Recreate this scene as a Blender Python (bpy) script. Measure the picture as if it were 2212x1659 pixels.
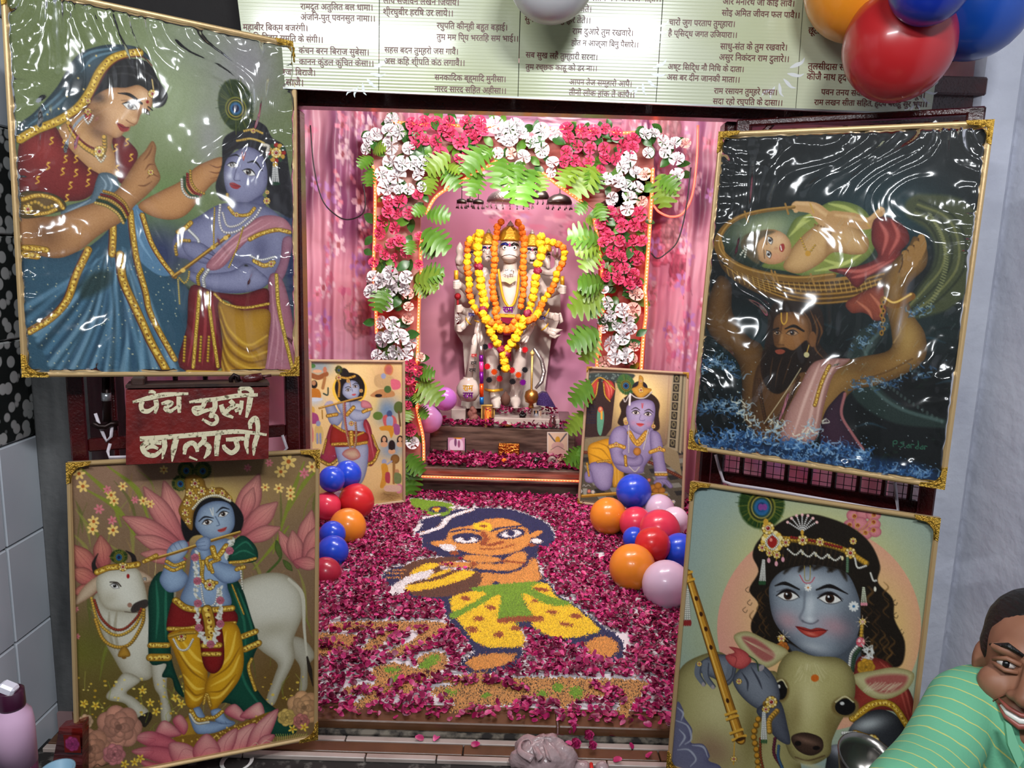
import bpy, bmesh, math, random
import numpy as np
from mathutils import Vector, Matrix, Quaternion
for o in list(bpy.data.objects): bpy.data.objects.remove(o)
SC = bpy.context.scene; COL = SC.collection
rnd = random.Random(7); RG = np.random.RandomState(11)
# ---------------------------------------------------------------- camera
CAM = Vector((0, 0, 1.5)); FPX, PCX, PCY = 1600., 1106., 829.5
PIT, ROL = math.radians(9.7), math.radians(1.7)
r0, u0 = Vector((1, 0, 0)), Vector((0, math.sin(PIT), math.cos(PIT)))
FW = Vector((0, math.cos(PIT), -math.sin(PIT)))
RT = r0*math.cos(ROL)+u0*math.sin(ROL); UP = u0*math.cos(ROL)-r0*math.sin(ROL)
cd = bpy.data.cameras.new('camera'); cam = bpy.data.objects.new('camera', cd); COL.objects.link(cam)
cam.matrix_world = Matrix(((RT.x, UP.x, -FW.x, CAM.x), (RT.y, UP.y, -FW.y, CAM.y), (RT.z, UP.z, -FW.z, CAM.z), (0, 0, 0, 1)))
cd.sensor_width = 36; cd.lens = 36*FPX/2212; cd.clip_start = .02; SC.camera = cam
# ---------------------------------------------------------------- light and exposure
SC.view_settings.view_transform = 'Standard'; SC.view_settings.look = 'None'; SC.view_settings.gamma = 1.0; SC.view_settings.exposure = 0.0; SC.view_settings.use_curve_mapping = False
SC.cycles.max_bounces = 6; SC.cycles.diffuse_bounces = 2; SC.cycles.adaptive_threshold = .03; SC.cycles.glossy_bounces = 3
w = bpy.data.worlds.new('world'); SC.world = w; w.use_nodes = True
w.node_tree.nodes['Background'].inputs[0].default_value = (.8, .88, 1, 1); w.node_tree.nodes['Background'].inputs[1].default_value = .10
def area(name, loc, aim, sx, sy, power, col):
    l = bpy.data.lights.new(name, 'AREA'); l.shape = 'RECTANGLE'; l.size = sx; l.size_y = sy; l.energy = power; l.color = col
    o = bpy.data.objects.new(name, l); COL.objects.link(o); o.location = loc
    o.rotation_euler = (Vector(aim)-Vector(loc)).to_track_quat('-Z', 'Y').to_euler(); return o
area('room_lamp', (.5, -.4, 2.8), (.1, 2.2, 1.0), .55, .12, 44, (.93, .97, 1))
area('room_tube', (-.95, -.3, 2.75), (-.2, 2.2, 1.0), 1.1, .06, 40, (.93, .97, 1))
area('shrine_lamp', (-.3, 3.25, 2.39), (0, 4.8, .9), .5, .25, 54, (1, .95, .92))
area('shrine_tube', (.6, 3.1, 2.36), (.1, 4.8, 1.0), .9, .05, 30, (1, .93, .9))
area('niche_fill_light', (.05, 4.86, 2.38), (0, 5.4, 1.2), .7, .06, 16, (1, .94, .88))  # added fill to lift the dark niche, no known lamp there
sl = bpy.data.lights.new('statue_fill_spot', 'SPOT'); sl.energy = 210; sl.spot_size = math.radians(32); sl.spot_blend = .5; sl.shadow_soft_size = .06; sl.color = (1, .95, .9)  # added spot that brightens the statue, not a known fitting
so = bpy.data.objects.new('statue_fill_spot', sl); COL.objects.link(so); so.location = (.12, 3.2, 2.36); so.rotation_euler = (Vector((0, 5.1, 1.1))-so.location).to_track_quat('-Z', 'Y').to_euler()
# ---------------------------------------------------------------- measuring helpers
def ray(px, py): return (FW*FPX+RT*(px-PCX)-UP*(py-PCY)).normalized()
def U(px, py, Y): d = ray(px, py); return CAM+d*((Y-CAM.y)/d.y)
def FL(px, py, z=0.): d = ray(px, py); return CAM+d*((z-CAM.z)/d.z)
def HIT(px, py, P, N): d = ray(px, py); return CAM+d*((Vector(P)-CAM).dot(N)/d.dot(N))
def PROJ(P):
    v = Vector(P)-CAM; z = v.dot(FW); return (PCX+FPX*v.dot(RT)/z, PCY-FPX*v.dot(UP)/z)
def V(view, x, y): return (view[0]+x/view[2], view[1]+y/view[2])
V1 = (640, 220, 3.95); V2 = (1100, 220, 3.95); VS = (640, 600, 3.319); VT = (1200, 600, 3.318); VA = (940, 380, 4.879); VB = (940, 640, 5.529); VR = (780, 1040, 3.568); VR2 = (660, 1280, 2.633); VK = (880, 860, 5.267); VG = (250, 800, 5.672)
# ---------------------------------------------------------------- materials
def lin(c): return [((x/255.)/12.92 if x <= 10.31 else ((x/255.+.055)/1.055)**2.4) for x in c]
MATS = {}
def mat(name, col=(128, 128, 128), rough=.5, metal=0., bump=None, vary=None, coat=0., emit=None, trans=0., alpha=1., attr=False, sub=0., spec=None):
    if name in MATS: return MATS[name]
    m = bpy.data.materials.new(name); m.use_nodes = True; N = m.node_tree.nodes; L = m.node_tree.links; b = N['Principled BSDF']
    b.inputs['Base Color'].default_value = (*lin(col), 1); b.inputs['Roughness'].default_value = rough; b.inputs['Metallic'].default_value = metal
    b.inputs['Coat Weight'].default_value = coat; b.inputs['Coat Roughness'].default_value = .12
    if spec is not None: b.inputs['Specular IOR Level'].default_value = spec
    if trans: b.inputs['Transmission Weight'].default_value = trans
    if sub: b.inputs['Subsurface Weight'].default_value = sub; b.inputs['Subsurface Radius'].default_value = (.02, .01, .008)
    b.inputs['Alpha'].default_value = alpha
    if emit: b.inputs['Emission Color'].default_value = (*lin(emit[0]), 1); b.inputs['Emission Strength'].default_value = emit[1]
    if attr:
        a = N.new('ShaderNodeVertexColor'); a.layer_name = 'Col'; L.new(a.outputs[0], b.inputs['Base Color'])
    tc = N.new('ShaderNodeTexCoord')
    if vary:      # (colour2, scale, lo, hi, detail[, stretch])
        n = N.new('ShaderNodeTexNoise'); n.inputs['Scale'].default_value = vary[1]; n.inputs['Detail'].default_value = vary[4] if len(vary) > 4 else 4
        src = tc.outputs['Object']
        if len(vary) > 5:
            mp = N.new('ShaderNodeMapping'); mp.inputs['Scale'].default_value = vary[5]; L.new(src, mp.inputs[0]); src = mp.outputs[0]
        L.new(src, n.inputs['Vector']); r = N.new('ShaderNodeValToRGB'); L.new(n.outputs[0], r.inputs[0])
        r.color_ramp.elements[0].position = vary[2]; r.color_ramp.elements[1].position = vary[3]
        r.color_ramp.elements[0].color = (*lin(col), 1); r.color_ramp.elements[1].color = (*lin(vary[0]), 1); L.new(r.outputs[0], b.inputs['Base Color'])
    if bump:      # (scale, strength, distance[, stretch])
        n = N.new('ShaderNodeTexNoise'); n.inputs['Scale'].default_value = bump[0]; n.inputs['Detail'].default_value = 3
        src = tc.outputs['Object']
        if len(bump) > 3:
            mp = N.new('ShaderNodeMapping'); mp.inputs['Scale'].default_value = bump[3]; L.new(src, mp.inputs[0]); src = mp.outputs[0]
        L.new(src, n.inputs['Vector']); bp = N.new('ShaderNodeBump'); bp.inputs['Strength'].default_value = bump[1]; bp.inputs['Distance'].default_value = bump[2]
        L.new(n.outputs[0], bp.inputs['Height']); L.new(bp.outputs[0], b.inputs['Normal'])
    MATS[name] = m; return m
# ---------------------------------------------------------------- mesh helpers
def tag(o, label=None, cat=None, group=None, kind=None):
    if label: o['label'] = label
    if cat: o['category'] = cat
    if group: o['group'] = group
    if kind: o['kind'] = kind
    return o
def link(o, parent=None):
    COL.objects.link(o)
    if parent is not None:
        o.parent = parent; p = parent
        M = Matrix.Identity(4)
        while p is not None: M = p.matrix_basis @ M if p.parent is None else p.matrix_parent_inverse @ p.matrix_basis @ M; p = p.parent
        o.matrix_parent_inverse = WM(parent).inverted()
    return o
def WM(o):
    if o.parent is None: return o.matrix_basis.copy()
    return WM(o.parent) @ o.matrix_parent_inverse @ o.matrix_basis
def empty(name, loc, label, cat, group=None):
    o = bpy.data.objects.new(name, None); o.empty_display_size = .05; o.location = loc; COL.objects.link(o); return tag(o, label, cat, group)
def npmesh(name, co, faces, smooth=True, col=None):
    """co (n,3); faces (m,k) array"""
    co = np.asarray(co, np.float32); faces = np.asarray(faces, np.int32); m, k = faces.shape
    me = bpy.data.meshes.new(name); me.vertices.add(len(co)); me.vertices.foreach_set('co', co.ravel())
    me.loops.add(m*k); me.loops.foreach_set('vertex_index', faces.ravel()); me.polygons.add(m)
    me.polygons.foreach_set('loop_start', np.arange(0, m*k, k, dtype=np.int32)); me.polygons.foreach_set('loop_total', np.full(m, k, np.int32))
    if smooth: me.polygons.foreach_set('use_smooth', np.ones(m, bool))
    me.update(calc_edges=True)
    if col is not None: setcol(me, col)
    return me
def setcol(me, rgb):
    rgb = np.asarray(rgb, float); L = np.where(rgb <= .04045, rgb/12.92, ((np.maximum(rgb, 0)+.055)/1.055)**2.4)
    at = me.color_attributes.new('Col', 'FLOAT_COLOR', 'POINT'); at.data.foreach_set('color', np.c_[L, np.ones(len(L))].astype(np.float32).ravel())
def gridfaces(nx, ny):
    i = np.arange(nx*ny).reshape(ny, nx); return np.stack([i[:-1, :-1], i[:-1, 1:], i[1:, 1:], i[1:, :-1]], -1).reshape(-1, 4)
class MB:
    def __init__(s): s.v = []; s.f = []
    def add(s, vs, fs):
        n = len(s.v); s.v += [tuple(v) for v in vs]; s.f += [tuple(i+n for i in f) for f in fs]; return s
    def box(s, c, size, R=None, bev=.0):
        c = Vector(c); h = Vector(size)/2; R = R or Matrix.Identity(3)
        if bev <= 0:
            P = [Vector((x*h.x, y*h.y, z*h.z)) for x in (-1, 1) for y in (-1, 1) for z in (-1, 1)]
            return s.add([c+R@p for p in P], [(0, 1, 3, 2), (4, 6, 7, 5), (0, 4, 5, 1), (2, 3, 7, 6), (0, 2, 6, 4), (1, 5, 7, 3)])
        b = min(bev, min(h)*.9); vs = []; idx = {}
        for x in (-1, 1):
            for y in (-1, 1):
                for z in (-1, 1):
                    for a in range(3):
                        p = Vector((x*(h.x-b), y*(h.y-b), z*(h.z-b))); p[a] = (x, y, z)[a]*h[a]; idx[x, y, z, a] = len(vs); vs.append(c+R@p)
        fs = []
        for a in range(3):
            o1, o2 = (a+1) % 3, (a+2) % 3
            for sg in (-1, 1):
                q = []
                for s1, s2 in ((-1, -1), (1, -1), (1, 1), (-1, 1)):
                    t = [0, 0, 0]; t[a] = sg; t[o1] = s1; t[o2] = s2; q.append(idx[(*t, a)])
                fs.append(q if sg > 0 else q[::-1])
            for s1 in (-1, 1):      # edges along a
                for s2 in (-1, 1):
                    q = []
                    for e, ax in ((-1, o1), (-1, o2), (1, o2), (1, o1)):
                        t = [0, 0, 0]; t[a] = e; t[o1] = s1; t[o2] = s2; q.append(idx[(*t, ax)])
                    fs.append(q if s1*s2 > 0 else q[::-1])
        for x in (-1, 1):
            for y in (-1, 1):
                for z in (-1, 1):
                    q = [idx[x, y, z, a] for a in range(3)]; fs.append(q if x*y*z > 0 else q[::-1])
        return s.add(vs, fs)
    def tube(s, pts, r, n=8, cap=True, flat=1.):
        P = [Vector(p) for p in pts]; m = len(P); rr = [r]*m if not hasattr(r, '__len__') else list(np.interp(np.linspace(0, 1, m), np.linspace(0, 1, len(r)), r))
        vs = []; prev = None
        for i in range(m):
            t = (P[min(i+1, m-1)]-P[max(i-1, 0)]).normalized()
            if prev is None: a = t.orthogonal().normalized()
            else: a = (prev-t*prev.dot(t)); a = a.normalized() if a.length > 1e-6 else t.orthogonal().normalized()
            prev = a; b = t.cross(a)
            for j in range(n):
                q = 2*math.pi*j/n; vs.append(P[i]+(a*math.cos(q)+b*math.sin(q)*flat)*rr[i])
        fs = [(i*n+j, i*n+(j+1) % n, (i+1)*n+(j+1) % n, (i+1)*n+j) for i in range(m-1) for j in range(n)]
        if cap: fs += [tuple(range(n))[::-1], tuple((m-1)*n+j for j in range(n))]
        return s.add(vs, fs)
    def lathe(s, c, prof, n=24, axis=(0, 0, 1), sx=1., sy=1.):
        c = Vector(c); R = Vector((0, 0, 1)).rotation_difference(Vector(axis)).to_matrix(); m = len(prof)
        vs = [c+R@Vector((r*math.cos(2*math.pi*j/n)*sx, r*math.sin(2*math.pi*j/n)*sy, z)) for r, z in prof for j in range(n)]
        fs = [(i*n+j, i*n+(j+1) % n, (i+1)*n+(j+1) % n, (i+1)*n+j) for i in range(m-1) for j in range(n)]
        if prof[0][0] > 1e-5: fs.append(tuple(range(n))[::-1])
        if prof[-1][0] > 1e-5: fs.append(tuple((m-1)*n+j for j in range(n)))
        return s.add(vs, fs)
    def ball(s, c, r, n=16, R=None):
        r = Vector(r) if hasattr(r, '__len__') else Vector((r, r, r)); c = Vector(c); m = n//2+1; R = R or Matrix.Identity(3)
        vs = [c+R@Vector((r.x*math.sin(math.pi*i/(m-1))*math.cos(2*math.pi*j/n), r.y*math.sin(math.pi*i/(m-1))*math.sin(2*math.pi*j/n), r.z*math.cos(math.pi*i/(m-1)))) for i in range(m) for j in range(n)]
        return s.add(vs, [(i*n+j, (i+1)*n+j, (i+1)*n+(j+1) % n, i*n+(j+1) % n) for i in range(m-1) for j in range(n)])
    def prism(s, loop, d):
        d = Vector(d); n = len(loop); a = [Vector(p) for p in loop]
        return s.add(a+[p+d for p in a], [tuple(range(n))[::-1], tuple(range(n, 2*n))]+[(i, (i+1) % n, n+(i+1) % n, n+i) for i in range(n)])
    def mesh(s, name, smooth=False):
        me = bpy.data.meshes.new(name); me.from_pydata(s.v, [], s.f); me.validate()
        bm = bmesh.new(); bm.from_mesh(me); bmesh.ops.remove_doubles(bm, verts=bm.verts, dist=1e-6); bmesh.ops.recalc_face_normals(bm, faces=bm.faces); bm.to_mesh(me); bm.free()
        if smooth:
            for p in me.polygons: p.use_smooth = True
        return me
    def build(s, name, m, parent=None, smooth=False): return obj(name, s.mesh(name, smooth), m, parent)
def obj(name, me, m, parent=None, M=None):
    o = bpy.data.objects.new(name, me)
    if m is not None and not me.materials: me.materials.append(m)
    if M is not None: o.matrix_basis = M
    return link(o, parent)
def inst(name, me, M, parent=None): return obj(name, me, None, parent, M)
def struct(o): o['kind'] = 'structure'; return o
def frame3(p0, x, y):
    """matrix with x axis, y axis, z = x cross y at p0"""
    x = Vector(x).normalized(); z = x.cross(Vector(y)).normalized(); y = z.cross(x)
    return Matrix(((x.x, y.x, z.x, p0[0]), (x.y, y.y, z.y, p0[1]), (x.z, y.z, z.z, p0[2]), (0, 0, 0, 1)))
def facing(n, up=(0, 0, 1), spin=0.):
    z = Vector(n).normalized(); x = Vector(up).cross(z); x = x.normalized() if x.length > 1e-4 else Vector((1, 0, 0)); y = z.cross(x)
    return Matrix((x, y, z)).transposed() @ Matrix.Rotation(spin, 3, 'Z')
def TRS(loc, R, s=1.): return Matrix.Translation(loc) @ (R.to_4x4() @ Matrix.Diagonal((*((s, s, s) if not hasattr(s, '__len__') else s), 1)))
# ------------ flat print painter
def homog(src,dst):
    A=[]
    for (u,v),(x,y) in zip(src,dst):
        A.append([u,v,1,0,0,0,-x*u,-x*v,-x]);A.append([0,0,0,u,v,1,-y*u,-y*v,-y])
    return np.linalg.svd(np.array(A,float))[2][-1].reshape(3,3)
def happly(H,p):
    p=np.asarray(p,float);q=np.c_[p,np.ones(len(p))] @ H.T
    return q[:,:2]/q[:,2:3]
def crom(pts,closed=True,n=5):
    p=np.asarray(pts,float)
    if len(p)<3:return p[:1]+(p[-1:]-p[:1])*np.linspace(0,1,2 if n<=5 else n)[:,None]
    P=np.vstack([p[-1:],p,p[:2]]) if closed else np.vstack([2*p[:1]-p[1:2],p,2*p[-1:]-p[-2:-1]])
    out=[]
    for i in range(len(P)-3):
        a,b,c,d=P[i:i+4]
        for t in np.linspace(0,1,n,endpoint=False):
            out.append(.5*(2*b+(c-a)*t+(2*a-5*b+4*c-d)*t*t+(3*b-a-3*c+d)*t**3))
    if not closed:out.append(p[-1])
    return np.array(out)
def seg_dist(X,Y,pts,closed,wid=None):
    """distance of every pixel to a polyline; with wid: distance minus half width"""
    best=np.full(X.shape,1e9);n=len(pts)
    for i in range(n if closed else n-1):
        a=pts[i];b=pts[(i+1) % n];d=b-a;L=d@d+1e-9
        t=np.clip(((X-a[0])*d[0]+(Y-a[1])*d[1])/L,0,1)
        q=np.hypot(X-a[0]-t*d[0],Y-a[1]-t*d[1])
        if wid is not None:q=q-.5*(wid[i]+(wid[(i+1) % n]-wid[i])*t)
        np.minimum(best,q,out=best)
    return best
def inside(X,Y,pts):
    r=np.zeros(X.shape,bool);n=len(pts)
    for i in range(n):
        (x0,y0),(x1,y1)=pts[i],pts[(i+1) % n]
        if y0==y1:continue
        r ^= ((Y<y0)!=(Y<y1)) & (X<(x1-x0)*(Y-y0)/(y1-y0)+x0)
    return r
class Paint:
    """a flat print: drawing calls take photo-measured coordinates of a view (x0, y0, scale) and land on the rectified sheet"""
    def __init__(s,corners,W,H,bg):
        s.W,s.H=W,H;s.c=np.empty((H,W,3));s.c[:]=np.array(bg)/255.
        s.Hm=homog(corners,[(0,0),(W,0),(W,H),(0,H)])
        cc=np.array(corners,float)
        s.k0=.5*(W/np.linalg.norm(cc[1]-cc[0])+H/np.linalg.norm(cc[3]-cc[0]));s.view(0,0,1)
        s.rng=np.random.RandomState(5);s.clipm=None
    def view(s,x,y,z):s.v=(x,y,z);s.k=s.k0/z;return s
    def T(s,pts):
        p=np.asarray(pts,float)/s.v[2]+np.array(s.v[:2]);return happly(s.Hm,p)
    def box(s,q,m):
        x0=max(0,int(q[:,0].min()-m));x1=min(s.W,int(q[:,0].max()+m)+2)
        y0=max(0,int(q[:,1].min()-m));y1=min(s.H,int(q[:,1].max()+m)+2)
        if x1<=x0 or y1<=y0:return None
        Y,X=np.mgrid[y0:y1,x0:x1]
        return slice(y0,y1),slice(x0,x1),X+.5,Y+.5
    def put(s,ys,xs,a,col,clip=False):
        if clip and s.clipm is not None:a=a*s.clipm[ys,xs]
        s.c[ys,xs]+=(np.asarray(col)-s.c[ys,xs])*a[...,None]
    def poly(s,pts,col,soft=1.0,a=1.0,edge=None,grad=None,sm=True,clip=False,keep=True,light=None):
        q=s.T(pts);q=crom(q) if sm else q
        soft=max(1.0,soft*s.k);b=s.box(q,soft+1)
        if b is None:s.clipm=np.zeros((s.H,s.W));return s
        ys,xs,X,Y=b
        d=seg_dist(X,Y,q,True);ins=inside(X,Y,q);sd=np.where(ins,-d,d)
        m=np.clip(.5-sd/soft,0,1)*a
        c=np.empty(X.shape+(3,));c[:]=np.array(col)/255.
        if grad:
            g=s.T(grad[1:3]);dv=g[1]-g[0];t=np.clip(((X-g[0,0])*dv[0]+(Y-g[0,1])*dv[1])/(dv@dv),0,1)
            c+=(np.array(grad[0])/255.-c)*t[...,None]
        if edge:
            w=edge[1]*s.k;e=np.exp(-np.maximum(-sd,0)/w)*(edge[2] if len(edge)>2 else .8)
            c+=(np.array(edge[0])/255.-c)*e[...,None]
        if light:
            w=light[1]*s.k;e=(1-np.exp(-np.maximum(-sd,0)/w))*(light[2] if len(light)>2 else .6)
            c+=(np.array(light[0])/255.-c)*e[...,None]
        s.put(ys,xs,m,c,clip)
        if keep:s.clipm=np.zeros((s.H,s.W));s.clipm[ys,xs]=m
        return s
    def line(s,pts,w,col,soft=.8,a=1.0,sm=True,clip=False,taper=False):
        q=s.T(pts);q=crom(q,False) if sm else q
        n=len(q)
        if np.isscalar(w):wd=np.full(n,w*s.k)
        else:wd=np.interp(np.linspace(0,1,n),np.linspace(0,1,len(w)),np.array(w,float)*s.k)
        if taper:wd=wd*np.sin(np.linspace(.15,np.pi-.05,n))**.7
        wd=np.maximum(wd,.55)
        soft=max(1.0,soft*s.k);b=s.box(q,wd.max()/2+soft+1)
        if b is None:return s
        ys,xs,X,Y=b
        d=seg_dist(X,Y,q,False,wd);s.put(ys,xs,np.clip(.5-d/soft,0,1)*a,np.array(col)/255.,clip)
        return s
    def ell(s,x,y,rx,ry,col,ang=0,soft=1.0,a=1.0,clip=False,keep=False,edge=None):
        t=np.linspace(0,2*np.pi,20 if rx<150 else 64,endpoint=False);r=math.radians(ang)
        p=np.c_[x+rx*np.cos(t)*math.cos(r)-ry*np.sin(t)*math.sin(r),y+rx*np.cos(t)*math.sin(r)+ry*np.sin(t)*math.cos(r)]
        return s.poly(p,col,soft,a,edge=edge,sm=False,clip=clip,keep=keep)
    def blob(s,x,y,rx,ry,col,a=.8,ang=0,clip=False):
        t=np.linspace(0,2*np.pi,16,endpoint=False);r=math.radians(ang)
        R=2.2
        q=s.T(np.c_[x+R*(rx*np.cos(t)*math.cos(r)-ry*np.sin(t)*math.sin(r)),y+R*(rx*np.cos(t)*math.sin(r)+ry*np.sin(t)*math.cos(r))])
        b=s.box(q,1)
        if b is None:return s
        ys,xs,X,Y=b;c=s.T([(x,y)])[0]
        dx=(X-c[0])/s.k;dy=(Y-c[1])/s.k
        u=(dx*math.cos(r)+dy*math.sin(r))/rx;v=(-dx*math.sin(r)+dy*math.cos(r))/ry
        s.put(ys,xs,a*np.exp(-(u*u+v*v)),np.array(col)/255.,clip);return s
    def chain(s,pts,n,r,col,hi=None,jit=0,clip=False):
        q=crom(np.asarray(pts,float),False,12);L=np.r_[0,np.cumsum(np.hypot(*np.diff(q,axis=0).T))]
        for t in np.linspace(0,L[-1],n):
            x=np.interp(t,L,q[:,0]);y=np.interp(t,L,q[:,1])
            s.ell(x,y,r,r,[c*.55 for c in col],soft=1.2,clip=clip)
            s.ell(x-.15*r,y-.2*r,r*.66,r*.66,hi or col,soft=1.6,clip=clip)
        return s
    def dots(s,pts,r,col,a=1.0):
        for x,y in pts:s.ell(x,y,r,r,col,a=a)
        return s
    def folds(s,lines,w,col,a=.5,soft=6):
        for l in lines:s.line(l,w,col,soft=soft,a=a,clip=True,taper=True)
        return s
    def eye(s,x,y,w,h,ang=0,iris=(45,25,15),white=(225,222,215),lid=(18,12,12),look=0.0):
        r=math.radians(ang);C,S=math.cos(r),math.sin(r)
        P=lambda u,v:(x+w*u*C-h*v*S,y+w*u*S+h*v*C)
        s.poly([P(-1,.15),P(-.5,-.75),P(.1,-1),P(.65,-.6),P(1,.1),P(.5,.7),P(-.1,.95),P(-.6,.65)],white)
        s.ell(*P(look,-.05),w*.42,w*.42,iris,clip=True);s.ell(*P(look,-.05),w*.2,w*.2,(8,6,6),clip=True)
        s.ell(*P(look-.14,-.35),w*.1,w*.1,(240,240,240),clip=True)
        s.line([P(-1.1,.25),P(-.5,-.8),P(.1,-1.1),P(.7,-.65),P(1.15,.15)],[w*.1,w*.26,w*.26,w*.18,w*.05],lid)
        s.line([P(-.9,.4),P(-.2,1.0),P(.5,.8),P(1,.2)],w*.07,lid,a=.6)
        return s
    def petal(s,b,t,w,col,tipcol=None,edge=None):
        b=np.array(b,float);t=np.array(t,float);d=t-b;n=np.array([-d[1],d[0]])/np.linalg.norm(d)
        P=[b,b+d*.35+n*w*.75,b+d*.65+n*w*.85,b+d*.88+n*w*.38,t,b+d*.88-n*w*.38,b+d*.65-n*w*.85,b+d*.35-n*w*.75]
        s.poly(P,col,grad=(tipcol,tuple(b),tuple(t)) if tipcol else None,edge=edge or ([c*.55 for c in col],w*.22,.8))
        s.line([b+d*.1,b+d*.55+n*w*.05,b+d*.92],2,[c*.7 for c in col],a=.6)
        for k in (-.4,.4):s.line([b+d*.15,b+d*.5+n*w*k,b+d*.85+n*w*k*.4],2,[c*.8 for c in col],a=.5)
        return s
    def rose(s,x,y,r,col):
        for i,(k,n) in enumerate(((1,7),(.72,6),(.48,5),(.28,3))):
            for j in range(n):
                t=2*math.pi*j/n+i*.7;f=.9+.14*((i+j) % 3)/2
                s.ell(x+math.cos(t)*r*k*.55,y+math.sin(t)*r*k*.5,r*k*.55,r*k*.5,[min(255,c*(f-.08*(i % 2))) for c in col],ang=math.degrees(t),soft=2,edge=([c*.6 for c in col],r*.1,.8))
        s.ell(x,y,r*.16,r*.14,[c*.6 for c in col],soft=4);return s
    def flower(s,x,y,r,col,cen=(180,120,30),n=6,rot=0):
        for j in range(n):
            t=2*math.pi*j/n+rot
            s.ell(x+math.cos(t)*r*.6,y+math.sin(t)*r*.6,r*.45,r*.24,col,ang=math.degrees(t))
        return s.ell(x,y,r*.28,r*.28,cen)
    def plume(s,x,y,rx,ry,ang=0,body=(38,52,18)):
        r=math.radians(ang);g=s.rng
        s.ell(x,y,rx,ry,body,ang=ang,soft=rx*.12)
        for i in range(46):
            t=g.uniform(0,2*math.pi);k=g.uniform(.85,1.15)
            e=(x+k*(rx*math.cos(t)*math.cos(r)-ry*math.sin(t)*math.sin(r)),y+k*(rx*math.cos(t)*math.sin(r)+ry*math.sin(t)*math.cos(r)))
            s.line([(x+(e[0]-x)*.45,y+(e[1]-y)*.45),e],rx*.03,[(90,95,30),(20,40,12),(120,115,40)][i % 3],a=.7)
        yy=y+ry*.12
        for k,c in ((.62,(110,110,35)),(.54,(40,45,12)),(.46,(150,130,50)),(.4,(30,60,50)),(.32,(40,90,130)),(.2,(22,25,60))):
            s.ell(x,yy,rx*k,rx*k*1.1,c,ang=ang,soft=2)
        return s
    def gems(s,x,y,r,n=8):
        s.ell(x,y,r,r,(150,105,30),edge=((70,45,10),r*.2,.9))
        for j in range(n):
            t=2*math.pi*j/n;s.ell(x+math.cos(t)*r*.72,y+math.sin(t)*r*.72,r*.22,r*.22,[(215,180,80),(235,215,150)][j % 2])
        s.ell(x,y,r*.42,r*.42,(230,220,190));s.ell(x,y,r*.3,r*.3,(120,20,20));return s.ell(x-r*.08,y-r*.1,r*.1,r*.1,(220,120,110))
    def gold(s,pts,w,base=(165,122,35),n=None):
        """ornamented gold border band"""
        s.line(pts,w,[c*.5 for c in base]);s.line(pts,w*.86,base)
        q=crom(np.asarray(pts,float),False,12);L=np.r_[0,np.cumsum(np.hypot(*np.diff(q,axis=0).T))]
        n=n or int(L[-1]/(w*.55))+2;g=s.rng
        for i,t in enumerate(np.linspace(0,L[-1],n)):
            x=np.interp(t,L,q[:,0]);y=np.interp(t,L,q[:,1])
            s.ell(x+g.uniform(-.1,.1)*w,y+g.uniform(-.1,.1)*w,w*.24,w*.2,(232,198,90),ang=g.uniform(0,180),soft=1.5)
            s.ell(x+g.uniform(-.2,.2)*w,y+g.uniform(-.2,.2)*w,w*.09,w*.09,(90,40,15))
        return s
    def grain(s,amt=.02):
        s.c=np.clip(s.c+s.rng.normal(0,amt,(s.H,s.W,1)),0,1);return s
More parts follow.
